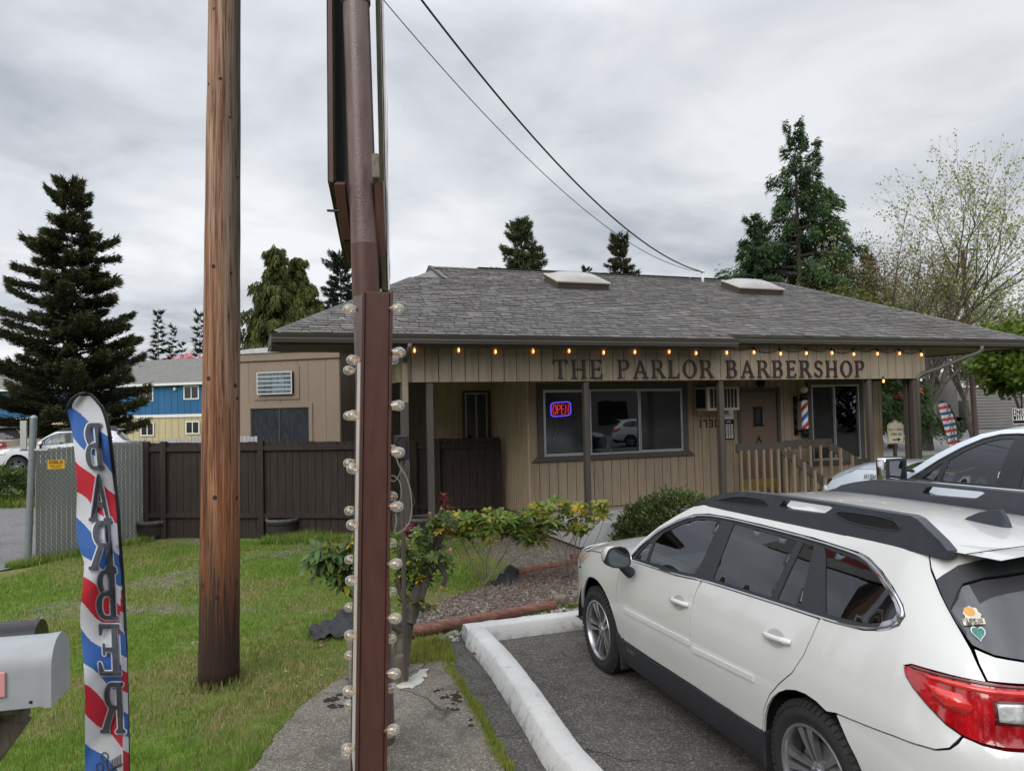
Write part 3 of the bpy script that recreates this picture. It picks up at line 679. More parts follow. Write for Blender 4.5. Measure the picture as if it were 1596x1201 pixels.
# ================================================================== more materials
def woodmat(name, cols, scale=3.0, stretch=(14, 14, .7), rough=.85, bump=.5, space='Object', streak=None, bdist=.004):
    t = NT(name); co = t.coord(stretch, space); n1 = t.noise(scale, 8, .65, co=co, dist=.4)
    c = t.ramp(n1, cols); c = t.mix(t.ramp(t.noise(1.1, 4), [(.35, .0), (.7, .45)]), c, tuple(x * .6 for x in cols[0][1]))
    t.set(col=c, rough=rough); t.bump(t.noise(scale * 2.2, 8, .7, co=co), bump, bdist); return t.m
def sided(name, c, sc=1.0):
    t = NT(name); b = t.ramp(t.noise(1.3, 6, co=t.coord((1, 1, .3))), [(.3, tuple(x * .86 for x in c)), (.7, tuple(x * 1.1 for x in c))])
    st = t.ramp(t.noise(3.2, 8, .7, co=t.coord((5, 5, .35))), [(.46, 0.), (.70, .7)]); b = t.mix(st, b, tuple(x * .5 for x in c)); sp = t.ramp(t.noise(34, 3, co=t.coord((1, 1, .6))), [(.68, 0.), (.74, .6)]); b = t.mix(sp, b, tuple(x * .45 for x in c))
    fd = t.ramp(t.noise(.9, 4), [(.5, 0.), (.8, .4)]); b = t.mix(fd, b, tuple(min(1, x * 1.35 + .03) for x in c)); t.set(col=b, rough=.88); t.bump(t.noise(50, 6, .7, co=t.coord((2, 2, .25))), .6, .004); return t.m
def mk_mats2():
    M['siding'] = sided('tan_board_siding', (.275, .212, .147))
    M['fascia'] = sided('pale_tan_board', (.295, .243, .175)); M['siding_lightened'] = sided('siding_lightened_for_shade', (.44, .34, .225)); M['picket'] = sided('picket_paint', (.25, .188, .125))  # side and recessed walls: siding lightened, fill light put into the colour
    M['groove'] = plain('board_groove', (.05, .036, .024), .95)
    M['trimb'] = plain('dark_brown_trim', (.058, .047, .040), .6, var=.15, scale=3, bump=.15)
    M['post'] = plain('post_paint', (.070, .058, .050), .6, var=.18, scale=4, bump=.2, bscale=30, stretch=(1, 1, .2))
    M['gutter'] = plain('gutter_paint', (.085, .075, .068), .35, var=.15, scale=2, stretch=(.3, 1, 3))
    M['door'] = plain('brown_door_paint', (.13, .08, .062), .5, var=.08, scale=2)
    M['letter'] = plain('brown_letter_wood', (.032, .015, .013), .5, var=.3, scale=30)
    M['alu'] = plain('window_aluminium', (.42, .43, .44), .35, metal=.7, var=.1)
    M['acb'] = plain('cream_plastic', (.46, .41, .31), .5, var=.1)
    M['cream'] = plain('cream_board', (.62, .57, .42), .6, var=.06)
    M['white_m'] = plain('white_enamel', (.66, .66, .64), .4, var=.05)
    M['skirt'] = plain('white_foundation_paint', (.42, .43, .43), .8, var=.18, scale=2.5, bump=.4, bscale=40)
    M['brass'] = plain('brass', (.55, .40, .12), .3, metal=.9, var=.25, scale=6)
    M['redp'] = plain('red_paint', (.5, .03, .035), .35, var=.06); M['bluep'] = plain('blue_paint', (.03, .10, .42), .35, var=.06)
    M['curtain'] = plain('blue_curtain', (.16, .24, .38), .9, var=.3, scale=8, stretch=(12, 12, .4))
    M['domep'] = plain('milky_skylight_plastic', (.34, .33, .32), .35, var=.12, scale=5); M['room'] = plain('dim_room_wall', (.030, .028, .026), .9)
    M['cloth'] = plain('pale_towel', (.5, .5, .5), .9, var=.2, scale=14)
    M['skinp'] = plain('skin', (.42, .25, .18), .6)
    M['winglass'] = glassmat('window_glass', (.6, .62, .63), .01, .05)
    # insect screen / grimy pane
    t = NT('screened_glass'); t.n.remove(t.b); tr = t.new('ShaderNodeBsdfTransparent'); tr.inputs[0].default_value = (.35, .35, .36, 1)
    df = t.new('ShaderNodeBsdfDiffuse'); t.link(t.ramp(t.noise(1.6, 5, co=t.coord((1, 1, 2.0))), [(.35, (.022, .023, .024)), (.72, (.075, .075, .075))]), df.inputs[0])
    gl = t.new('ShaderNodeBsdfGlossy'); gl.inputs['Roughness'].default_value = .12; a = t.new('ShaderNodeMixShader'); a.inputs[0].default_value = .62; t.link(tr.outputs[0], a.inputs[1]); t.link(df.outputs[0], a.inputs[2])
    b = t.new('ShaderNodeMixShader'); b.inputs[0].default_value = .07; t.link(a.outputs[0], b.inputs[1]); t.link(gl.outputs[0], b.inputs[2]); t.link(b.outputs[0], t.out.inputs[0]); M['screen'] = t.m
    # roof shingles: colour per shingle tab from the Col attribute
    t = NT('grey_shingles'); at_ = t.new('ShaderNodeAttribute', attribute_name='Col')
    base = t.mix(t.ramp(t.noise(60, 4), [(.3, .0), (.7, .5)]), at_.outputs['Color'], (.16, .155, .15))
    moss = t.math('MULTIPLY', t.ramp(t.noise(1.1, 5), [(.5, 0.), (.66, 1.)]), t.ramp(t.noise(26, 5), [(.50, 0.), (.60, .9)]))
    c = t.mix(moss, base, (.055, .038, .022)); m2 = t.math('MULTIPLY', t.ramp(t.noise(.6, 4), [(.45, 0.), (.7, 1.)]), t.ramp(t.noise(40, 5), [(.55, 0.), (.62, .6)])); c = t.mix(m2, c, (.05, .065, .02))
    t.set(col=c, rough=.92); t.bump(t.noise(300, 3), .5, .002); M['shingle'] = t.m
    t = NT('far_shingles'); co = t.coord(); br = t.new('ShaderNodeTexBrick'); br.inputs['Scale'].default_value = 3.2; br.inputs['Brick Width'].default_value = .5; br.inputs['Row Height'].default_value = .5
    br.inputs['Color1'].default_value = (.20, .195, .18, 1); br.inputs['Color2'].default_value = (.15, .15, .14, 1); br.inputs['Mortar'].default_value = (.10, .10, .095, 1); t.link(co, br.inputs[0])
    t.set(col=t.mix(t.ramp(t.noise(.7, 4), [(.4, 0.), (.7, .5)]), br.outputs[0], (.13, .14, .10)), rough=.95); M['shingle_far'] = t.m
    # utility pole: rust-brown streaks, grey weathering high up, dark creosote near the ground
    t = NT('utility_pole_wood'); co = t.coord((9, 9, .28)); f1 = t.noise(2.6, 9, .7, co=co, dist=.5); co2 = t.coord((30, 30, .9)); f2 = t.noise(2.2, 8, .7, co=co2); s = t.xyz()
    low = t.ramp(f1, [(.32, (.03, .012, .006)), (.43, (.17, .052, .020)), (.55, (.36, .15, .065)), (.68, (.44, .25, .15))])
    high = t.ramp(f1, [(.32, (.12, .055, .03)), (.44, (.31, .165, .10)), (.56, (.41, .265, .18)), (.70, (.47, .36, .27))])
    c = t.mix(t.ramp(t.math('ADD', t.math('MULTIPLY', s[2], .16), t.math('MULTIPLY', f1, .3)), [(.38, 0.), (.85, 1.)]), low, high)
    grey = t.math('MULTIPLY', t.ramp(t.math('ADD', t.math('ADD', s[0], t.math('MULTIPLY', s[2], -.017)), t.math('MULTIPLY', f2, .12)), [(.10, 0.), (.17, 1.)]), t.ramp(t.math('MULTIPLY', s[2], .2), [(.35, 0.), (.8, .8)])); c = t.mix(grey, c, (.27, .245, .21))
    c = t.mix(t.ramp(f2, [(.38, .75), (.55, 0.)]), c, (.10, .045, .022)); blk = t.ramp(t.math('ADD', t.math('MULTIPLY', s[2], -.25), t.math('ADD', t.math('MULTIPLY', f1, .8), t.math('MULTIPLY', f2, .8))), [(.52, 0.), (.68, .94)]); c = t.mix(blk, c, (.018, .010, .007))
    crack = t.ramp(f2, [(.36, 1.), (.44, 0.)]); c = t.mix(t.math('MULTIPLY', crack, .8), c, (.02, .011, .008))
    t.set(col=c, rough=.88); t.bump(t.math('ADD', f2, t.math('MULTIPLY', f1, .5)), .9, .012); M['polewood'] = t.m
    M['knot'] = plain('wood_knot', (.035, .016, .010), .8, var=.4, scale=40)
    M['signbrown'] = plain('brown_sign_paint', (.082, .033, .024), .42, var=.16, scale=7, bump=.5, bscale=26, stretch=(2.5, 2.5, .6), bdist=.003)
    t = NT('brown_pipe_paint'); f = t.noise(9, 5, co=t.coord((1, 1, .3)))
    t.set(col=t.ramp(f, [(.3, (.085, .042, .036)), (.5, (.12, .070, .062)), (.75, (.17, .115, .105))]), rough=t.ramp(f, [(.3, .25), (.7, .42)]), spec=.6); t.bump(t.vor(130, co=t.coord((1, 1, .6))), .35, .004); M['pipe'] = t.m
    M['mosswood'] = woodmat('mossy_plywood', [(.3, (.012, .012, .006)), (.5, (.05, .048, .022)), (.7, (.11, .10, .06))], stretch=(6, 6, .7))
    M['oldwood'] = woodmat('weathered_timber', [(.3, (.07, .055, .042)), (.55, (.17, .145, .115)), (.75, (.27, .24, .20))], stretch=(10, 10, 1.2))
    M['signwhite'] = plain('white_sign_face', (.55, .53, .50), .6, var=.22, scale=6, stretch=(3, 3, .5))
    M['fencebrown'] = woodmat('brown_stained_fence', [(.3, (.018, .012, .010)), (.55, (.036, .023, .019)), (.75, (.058, .037, .030))], stretch=(8, 8, .6), bump=.4)
    M['fencetop'] = woodmat('worn_fence_top', [(.3, (.025, .02, .016)), (.6, (.09, .085, .065)), (.8, (.16, .155, .12))])
    M['slat'] = plain('grey_fence_slats', (.40, .41, .39), .6, var=.12, scale=5, stretch=(1, 1, .3))
    M['galv'] = plain('galvanised_steel', (.27, .29, .31), .5, metal=.55, var=.16, scale=9)
    M['wire'] = plain('fence_wire', (.13, .135, .135), .55, metal=.5)
    M['cable'] = plain('black_cable', (.012, .012, .013), .7)
    M['cablew'] = plain('cream_cable', (.45, .43, .34), .7)
    M['kerb'] = None
    t = NT('white_kerb_paint'); f = t.noise(9, 8, .7); s = t.xyz(); worn = t.ramp(t.math('ADD', f, t.math('MULTIPLY', s[2], -.9)), [(.45, 0.), (.60, .85)])
    c = t.mix(worn, t.ramp(t.noise(2, 6), [(.3, (.52, .51, .49)), (.7, (.66, .655, .64))]), (.30, .275, .24)); sp = t.ramp(t.noise(70, 4), [(.62, 0.), (.72, .7)]); c = t.mix(sp, c, (.22, .20, .18))
    t.set(col=c, rough=.85); t.bump(t.math('ADD', t.noise(60, 6), t.math('MULTIPLY', f, .8)), .55, .008); M['kerb'] = t.m
    def asphalt(name, lo, hi, spk, sc=1.0):
        t = NT(name); f = t.noise(.9, 7, .6); c = t.ramp(f, [(.3, lo), (.7, hi)]); v = t.vor(150 * sc, out='Color'); sx = t.new('ShaderNodeSeparateColor'); t.link(v, sx.inputs[0])
        c = t.mix(t.ramp(sx.outputs[0], [(.55, 0.), (.95, .75)]), c, spk); c = t.mix(t.ramp(sx.outputs[1], [(.6, 0.), (.95, .6)]), c, tuple(x * .4 for x in lo))
        st = t.math('ADD', t.ramp(t.noise(3.5, 8, .7), [(.52, 0.), (.66, .6)]), t.ramp(t.noise(.8, 6, .7, dist=1.0), [(.55, 0.), (.62, .35)])); c = t.mix(st, c, tuple(x * .6 for x in lo))
        cd = t.new('ShaderNodeTexNoise'); cd.inputs['Scale'].default_value = 2.5; cd.inputs['Detail'].default_value = 6; vm = t.new('ShaderNodeVectorMath', operation='MULTIPLY_ADD'); vm.inputs[1].default_value = (.5, .5, .5); t.link(t.tc.outputs['Object'], cd.inputs[0]); t.link(cd.outputs['Color'], vm.inputs[0]); t.link(t.tc.outputs['Object'], vm.inputs[2])
        ck = t.math('MULTIPLY', t.ramp(t.vor(.55, co=vm.outputs[0], feat='DISTANCE_TO_EDGE'), [(.003, 1.), (.011, 0.)]), t.ramp(t.noise(.6, 3), [(.45, 0.), (.55, .85)])); c = t.mix(ck, c, tuple(x * .3 for x in lo))
        t.set(col=c, rough=.93); t.bump(t.math('ADD', t.vor(150 * sc), t.math('MULTIPLY', t.noise(25, 4), .6)), .8, .006); return t.m
    M['asphalt'] = asphalt('lot_asphalt', (.062, .056, .049), (.100, .091, .079), (.27, .25, .22), .7)
    M['asphalt2'] = asphalt('path_asphalt', (.058, .054, .048), (.092, .085, .076), (.23, .215, .19), .7)
    M['roada'] = asphalt('drive_asphalt', (.14, .135, .135), (.20, .19, .19), (.30, .28, .27), .6)
    M['concrete'] = asphalt('old_concrete', (.135, .118, .093), (.215, .192, .155), (.40, .37, .31), .7)
    M['roadfar'] = plain('far_road', (.25, .245, .24), .9, var=.1, scale=.8)
    # mulch: long chips
    t = NT('wood_chip_mulch'); co = t.coord((60, 22, 20)); v = t.vor(1.0, co=co, out='Color'); co2 = t.coord((22, 64, 20), rot=(0, 0, .5)); v2 = t.vor(1.0, co=co2, out='Color'); s1 = t.new('ShaderNodeSeparateColor'); t.link(v, s1.inputs[0]); s2 = t.new('ShaderNodeSeparateColor'); t.link(v2, s2.inputs[0])
    c = t.ramp(s1.outputs[0], [(.2, (.10, .068, .052)), (.5, (.22, .172, .14)), (.75, (.36, .31, .265)), (.97, (.50, .46, .41))]); c = t.mix(t.ramp(s2.outputs[1], [(.5, 0.), (.8, .8)]), c, (.14, .10, .08)); c = t.mix(t.ramp(t.noise(1.8, 5), [(.4, 0.), (.7, .5)]), c, (.13, .08, .055))
    t.set(col=c, rough=.95); t.bump(t.math('ADD', t.vor(1.0, co=co), t.vor(1.0, co=co2)), 1.0, .02); M['mulch'] = t.m
    M['mulchred'] = plain('red_bark', (.20, .065, .035), .95, var=.3, scale=6)
    M['timber'] = woodmat('red_stained_timber', [(.3, (.10, .035, .025)), (.5, (.21, .085, .06)), (.72, (.33, .18, .13))], stretch=(1.2, 9, 9), bump=.7)
    M['fabric'] = plain('black_weed_cloth', (.030, .031, .035), .75, var=.3, scale=5, bump=.5, bscale=20, bdist=.02)
    t = NT('river_rock'); at_ = t.new('ShaderNodeAttribute', attribute_name='Col'); t.set(col=t.mix(t.ramp(t.noise(40, 4), [(.3, 0.), (.7, .4)]), at_.outputs['Color'], (.12, .11, .10)), rough=.8); M['rock'] = t.m
    def leaf(name, rough=.5, trans=.35):
        t = NT(name); at_ = t.new('ShaderNodeAttribute', attribute_name='Col'); t.set(col=at_.outputs['Color'], rough=rough, spec=.12 if 'needle' in name else .3)
        tl = t.new('ShaderNodeBsdfTranslucent'); t.link(at_.outputs['Color'], tl.inputs[0]); mx = t.new('ShaderNodeMixShader'); mx.inputs[0].default_value = trans
        t.link(t.b.outputs[0], mx.inputs[1]); t.link(tl.outputs[0], mx.inputs[2]); t.link(mx.outputs[0], t.out.inputs[0]); return t.m
    M['leaf'] = leaf('leaf_green', .45, .3); M['needle'] = leaf('needle_green', .7, .15); M['blade'] = leaf('grass_blade', .6, .3)
    M['bark'] = woodmat('grey_bark', [(.3, (.035, .028, .022)), (.5, (.10, .085, .068)), (.72, (.20, .18, .15))], stretch=(5, 5, 1.2), bump=1.0, bdist=.02)
    M['barkp'] = woodmat('pale_twig_bark', [(.3, (.10, .075, .055)), (.5, (.20, .16, .125)), (.72, (.32, .28, .23))], stretch=(5, 5, 1.2), bump=.8, bdist=.006)
    M['cut'] = plain('cut_wood', (.42, .22, .13), .8, var=.25, scale=20)
    # ground
    t = NT('lawn_ground'); at_ = t.new('ShaderNodeAttribute', attribute_name='Col'); sc = t.new('ShaderNodeSeparateColor'); t.link(at_.outputs['Color'], sc.inputs[0])
    grass = t.ramp(t.noise(7, 7, .65), [(.3, (.070, .125, .018)), (.5, (.125, .20, .030)), (.7, (.20, .27, .05))]); dry = t.ramp(t.noise(10, 7, .7), [(.3, (.13, .105, .045)), (.6, (.25, .21, .095)), (.75, (.34, .30, .17))])
    g = t.mix(t.ramp(t.math('ADD', t.math('MULTIPLY', t.noise(38, 5, .7), .5), t.math('MULTIPLY', sc.outputs[1], .8)), [(.38, 0.), (.75, 1.)]), grass, dry)
    v = t.vor(46, out='Color'); s3 = t.new('ShaderNodeSeparateColor'); t.link(v, s3.inputs[0])
    dirt = t.ramp(s3.outputs[0], [(.2, (.12, .096, .068)), (.6, (.21, .18, .135)), (.92, (.29, .26, .215)), (.98, (.42, .41, .37))])
    g = t.mix(t.ramp(t.math('ADD', sc.outputs[0], t.math('MULTIPLY', t.math('SUBTRACT', t.noise(22, 7, .75), .5), .9)), [(.40, 0.), (.62, 1.)]), g, dirt)
    t.set(col=g, rough=.95, spec=.2); t.bump(t.math('ADD', t.noise(45, 6, .7), t.math('MULTIPLY', t.vor(60), .5)), .9, .02); M['lawn'] = t.m
    M['moss'] = plain('dark_dead_moss', (.030, .018, .011), .98, var=.5, scale=14, bump=1, bscale=60, bdist=.01)
    M['spall'] = plain('pale_cement_patch', (.50, .485, .44), .9, var=.12, scale=9, bump=.4)
mk_mats2()

# ================================================================== serif lettering from strokes (each glyph = list of 2-D polygons, cap height 1)
def arcp(cx, cy, rx, ry, a0, a1, n=10): return [(cx + rx * cos(radians(a0 + (a1 - a0) * i / n)), cy + ry * sin(radians(a0 + (a1 - a0) * i / n))) for i in range(n + 1)]
def bandp(outer, inner): return [outer[i:i + 2] + inner[i:i + 2][::-1] for i in range(len(outer) - 1)]
def R_(x0, y0, x1, y1): return [(x0, y0), (x1, y0), (x1, y1), (x0, y1)]
def bowl(x, y0, y1, w, s=.13):
    cy = (y0 + y1) / 2; ry = (y1 - y0) / 2
    return [R_(x, y1 - .055, x + w * .45, y1), R_(x, y0, x + w * .45, y0 + .055)] + bandp(arcp(x + w * .45, cy, w * .55, ry, -90, 90), arcp(x + w * .45, cy, w * .55 - s, ry - .055, -90, 90))
def stem(x, s=.13, a=0, b=1, top=True, bot=True):
    o = [R_(x, a, x + s, b)]
    if top: o.append([(x - .09, b), (x - .09, b - .035), (x, b - .07), (x + s, b - .07), (x + s + .09, b - .035), (x + s + .09, b)])
    if bot: o.append([(x - .09, a), (x + s + .09, a), (x + s + .09, a + .035), (x + s, a + .07), (x, a + .07), (x - .09, a + .035)])
    return o
GLY = {
 'T': (.78, [R_(.02, .93, .76, 1), [(.0, .78), (.045, .78), (.09, .93), (.02, 1), (.0, 1)], [(.78, .78), (.735, .78), (.69, .93), (.76, 1), (.78, 1)]] + stem(.325, top=False)),
 'H': (.86, stem(.09) + stem(.64) + [R_(.22, .47, .64, .53)]),
 'E': (.72, stem(.09) + [R_(.2, .94, .62, 1), R_(.2, 0, .64, .06), R_(.2, .48, .50, .535), [(.62, 1), (.62, .80), (.58, .80), (.52, .94), (.56, 1)], [(.64, 0), (.68, .24), (.63, .24), (.54, .06), (.56, 0)], R_(.48, .40, .52, .615)]),
 'P': (.70, stem(.09) + bowl(.2, .46, 1, .48)),
 'A': (.88, [[(.40, 1), (.47, 1), (.82, .05), (.67, .05)], [(.40, 1), (.46, .90), (.17, .05), (.10, .05)], R_(.22, .32, .66, .38), R_(.0, 0, .28, .05), R_(.56, 0, .90, .05)]),
 'R': (.82, stem(.09) + bowl(.2, .48, 1, .46) + [[(.36, .50), (.50, .50), (.80, .05), (.64, .05)], R_(.60, 0, .88, .05)]),
 'L': (.68, stem(.09) + [R_(.2, 0, .60, .06), [(.62, 0), (.67, .27), (.62, .27), (.53, .06), (.54, 0)]]),
 'O': (.88, bandp(arcp(.44, .5, .42, .51, 0, 360, 28), arcp(.44, .5, .28, .45, 0, 360, 28))),
 'B': (.76, stem(.09) + bowl(.2, .51, 1, .44) + bowl(.2, 0, .545, .50)),
 'S': (.64, bandp(arcp(.32, .74, .25, .27, 20, 265, 12), arcp(.33, .74, .16, .20, 20, 258, 12)) + bandp(arcp(.32, .26, .28, .27, 95, -160, 12), arcp(.31, .26, .17, .20, 88, -160, 12)) + [R_(.53, .74, .57, .95), R_(.04, .05, .08, .28), [(.19, .53), (.30, .60), (.47, .50), (.34, .44)]]),
 'K': (.84, stem(.09) + [[(.22, .42), (.30, .42), (.72, .95), (.60, .95)], [(.34, .60), (.45, .66), (.82, .05), (.66, .05)], R_(.55, .95, .82, 1), R_(.60, 0, .90, .05)]),
 'N': (.88, stem(.10, .07) + stem(.70, .07, bot=False) + [[(.10, 1), (.24, 1), (.77, 0), (.66, 0)]]),
 ' ': (.42, [])}
def glyphs(text, sp=.16):
    x = 0; out = []
    for ch in text:
        w, ps = GLY[ch]; out.append((ch, [[(a + x, b) for a, b in p] for p in ps])); x += w + sp
    return out, x - sp
def simple_text(mb, text, fn, h=1.0, mi=0, th=.12):
    """block capitals / digits from straight strokes; fn maps (x,y) -> Vector; used for small signs"""
    SEG = {'0': 'abcdef', '1': 'bc', '3': 'abgcd', '7': 'abc', 'O': 'abcdef', 'P': 'abgfe', 'E': 'adefg', 'N': 'N', 'G': 'acdefG', 'A': 'abcefg', 'L': 'def', 'D': 'abcdef', 'I': 'I', 'T': 'T', 'R': 'abgfeR', 'K': 'K', 'W': 'W', 'Y': 'Y', 'C': 'adef', 'S': 'afgcd', 'H': 'bcefg', 'U': 'bcdef', 'B': 'abcdefg', 'M': 'M', 'V': 'V', 'F': 'aefg', '-': 'g', ' ': '', 'Z': 'adZ', 'X': 'X', '2': 'abged', '5': 'afgcd', '4': 'fgbc', '8': 'abcdefg', '9': 'abcdfg', '6': 'acdefg'}
    L = {'a': ((0, 1), (.6, 1)), 'b': ((.6, 1), (.6, .5)), 'c': ((.6, .5), (.6, 0)), 'd': ((0, 0), (.6, 0)), 'e': ((0, 0), (0, .5)), 'f': ((0, .5), (0, 1)), 'g': ((0, .5), (.6, .5)), 'G': ((.3, .5), (.6, .5)), 'R': ((.25, .5), (.6, 0)), 'Z': ((0, 0), (.6, 1))}
    X = {'N': [((0, 0), (0, 1)), ((0, 1), (.6, 0)), ((.6, 0), (.6, 1))], 'I': [((.3, 0), (.3, 1))], 'T': [((0, 1), (.6, 1)), ((.3, 0), (.3, 1))], 'K': [((0, 0), (0, 1)), ((0, .45), (.6, 1)), ((.2, .6), (.6, 0))], 'W': [((0, 1), (.15, 0)), ((.15, 0), (.3, .7)), ((.3, .7), (.45, 0)), ((.45, 0), (.6, 1))], 'Y': [((0, 1), (.3, .5)), ((.6, 1), (.3, .5)), ((.3, .5), (.3, 0))], 'M': [((0, 0), (0, 1)), ((0, 1), (.3, .4)), ((.3, .4), (.6, 1)), ((.6, 1), (.6, 0))], 'V': [((0, 1), (.3, 0)), ((.3, 0), (.6, 1))], 'X': [((0, 0), (.6, 1)), ((0, 1), (.6, 0))]}
    x = 0
    for ch in text:
        k = SEG[ch]; segs = X[k] if k in X else [L[c] for c in k]
        for (ax, ay), (bx, by) in segs:
            d = Vector((bx - ax, by - ay)).normalized() * th / 2; nn = Vector((-d.y, d.x))
            q = [(ax - d.x + nn.x, ay - d.y + nn.y), (ax - d.x - nn.x, ay - d.y - nn.y), (bx + d.x - nn.x, by + d.y - nn.y), (bx + d.x + nn.x, by + d.y + nn.y)]
            mb.add([fn((x + a) * h, b * h) for a, b in q], [(0, 1, 2, 3)], mi)
        x += .92 if ch != ' ' else .5
    return x * h

# ================================================================== the barbershop
BP = Vector((1.2156, 12.249, 0)); BA = radians(20)
shop = empty('barbershop', BP, BA, 'single-storey tan barbershop with grey shingle hip roof and post-lined porch', 'building')
def bpt(u, v, z): return BP + Vector((u * cos(BA) - v * sin(BA), u * sin(BA) + v * cos(BA), z))
def boards(mb, a0, a1, z0, z1, pitch, fn, holes=(), gap=.012, th=.012, rnd=None):
    """vertical boards; fn(a, z, d) -> point; holes are (a0,a1,z0,z1)"""
    a = a0; k = 0
    while a < a1 - 1e-4:
        w = pitch if not rnd else pitch * (rnd[k % len(rnd)]); b = min(a + w - gap, a1); cuts = sorted({a, b} | {h for q in holes for h in q[:2] if a < h < b})
        for i in range(len(cuts) - 1):
            x0, x1 = cuts[i], cuts[i + 1]; mid = (x0 + x1) / 2; zs = [(z0, z1)]
            for h in holes:
                if h[0] <= mid <= h[1]: zs = [s for p in zs for s in ((p[0], min(p[1], h[2])), (max(p[0], h[3]), p[1])) if s[1] - s[0] > 1e-3]
            for s0, s1 in zs:
                vs = [fn(x, z, d) for d in (0, th) for x, z in ((x0, s0), (x1, s0), (x1, s1), (x0, s1))]
                mb.add(vs, [(4, 5, 6, 7), (0, 4, 7, 3), (1, 2, 6, 5), (3, 7, 6, 2), (0, 1, 5, 4)])
        a += w; k += 1
WV = 1.25; ZF = .45    # front wall plane, porch floor level
fr = lambda a, z, d: (a, WV - d, z)
H_WIN = (-.33, 2.66, 1.36, 2.66); H_DOOR = (3.86, 4.90, .5, 2.60); H_WIN2 = (5.62, 6.98, 1.04, 2.70)
w = MB(); boards(w, -.53, 7.56, ZF + .02, 2.95, .178, fr, [H_WIN, H_DOOR, H_WIN2], rnd=[1, 1.02, .98, 1, 1, 1.01])
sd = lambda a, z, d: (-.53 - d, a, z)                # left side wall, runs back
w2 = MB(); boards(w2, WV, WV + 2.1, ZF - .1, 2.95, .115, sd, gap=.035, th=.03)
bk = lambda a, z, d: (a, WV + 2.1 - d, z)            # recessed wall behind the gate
H_WIN3 = (-1.12, -.60, 1.05, 2.66); boards(w2, -1.75, -.53, .3, 3.0, .30, bk, [H_WIN3], gap=.004); w2.build('side_wall', M['siding_lightened'], shop)
rs = lambda a, z, d: (7.56 + d, a, z); boards(w, WV, 8, ZF, 2.95, .178, rs)
w.build('wall', M['siding'], shop)
w = MB(); rects = [(-.53, H_WIN[0]), (H_WIN[1], H_DOOR[0]), (H_DOOR[1], H_WIN2[0]), (H_WIN2[1], 7.56)]
for a, b in rects: w.box(a, b, WV + .002, WV + .06, ZF, 2.97)
for h in (H_WIN, H_WIN2): w.box(h[0], h[1], WV + .002, WV + .06, ZF, h[2]); w.box(h[0], h[1], WV + .002, WV + .06, h[3], 2.97)
w.box(H_DOOR[0], H_DOOR[1], WV + .002, WV + .06, H_DOOR[3], 2.97)
w.box(-.528, -.47, WV + .06, WV + 2.1, ZF - .1, 2.97); w.box(7.50, 7.558, WV + .06, 8, ZF, 2.97); w.box(-1.75, H_WIN3[0], WV + 2.102, WV + 2.16, .3, 3.0); w.box(H_WIN3[1], -.47, WV + 2.102, WV + 2.16, .3, 3.0); w.box(H_WIN3[0], H_WIN3[1], WV + 2.102, WV + 2.16, .3, H_WIN3[2]); w.box(H_WIN3[0], H_WIN3[1], WV + 2.102, WV + 2.16, H_WIN3[3], 3.0)
w.box(-1.81, -1.75, WV + 2.07, WV + 2.3, .2, 3.0)
w.build('wall_backing', M['groove'], shop)
# porch floor, foundation face
w = MB(); w.box(-.2, 3.0, -.03, WV + .3, .02, .40); w.box(3.0, 7.5, .25, WV + .3, .02, .47); w.build('porch_floor', M['skirt'], shop, bevel=.01)
w = MB(); w.box(.60, .73, -.036, -.03, .16, .27); w.build('foundation_vent', M['dark'], shop)
w = MB(); w.box(-.55, -.12, WV - .02, WV - .014, .25, .43); w.box(-.56, -.54, WV - .02, WV + 2.08, .2, .40); w.box(-.55, 3.0, WV - .03, WV - .014, .40, .455); w.build('base_board', M['siding'], shop)
# fascia band under the eaves + its return
w = MB(); ff = lambda a, z, d: (a, -.02 - d, z)
boards(w, -3.12, 7.38, 2.712, 3.40, .212, ff, rnd=[1, 1, 1, .98, 1.02])
boards(w, -.02, 7.4, 2.712, 3.40, .212, lambda a, z, d: (7.38 + d, a, z)); boards(w, -.02, 3.3, 2.712, 3.40, .212, lambda a, z, d: (-3.12 - d, a, z))
w.build('fascia', M['fascia'], shop)
w = MB(); w.box(-3.115, 7.375, -.018, .03, 2.715, 3.42); w.box(-3.11, 7.37, .03, .08, 2.72, 2.84); w.box(7.32, 7.375, .03, 3, 2.715, 3.42); w.box(-3.115, -3.06, .03, 3.3, 2.715, 3.42); w.build('fascia_backing', M['groove'], shop)
w = MB(); w.box(-3.06, 7.32, .08, WV - .02, 2.93, 2.95); w.box(-3.06, -.53, WV - .02, WV + 2.09, 3.0, 3.02); w.build('porch_ceiling', M['siding'], shop)
# posts
POSTS = [(-3.02, .04), (-2.62, .04), (0.0, .04), (2.62, .04), (5.98, .04), (7.12, .04)]
for i, (u, v) in enumerate(POSTS):
    p = MB(); p.box(u - .046, u + .046, v - .046, v + .046, .0 if i not in (4,) else .0, 2.712); p.build('porch_post', M['post'], shop, bevel=.004)
p = MB(); p.box(7.05, 7.075, .13, .22, 0, 2.71); p.box(7.12, 7.2, .1, .18, 0, 2.71); p.build('porch_post', M['post'], shop, bevel=.004)
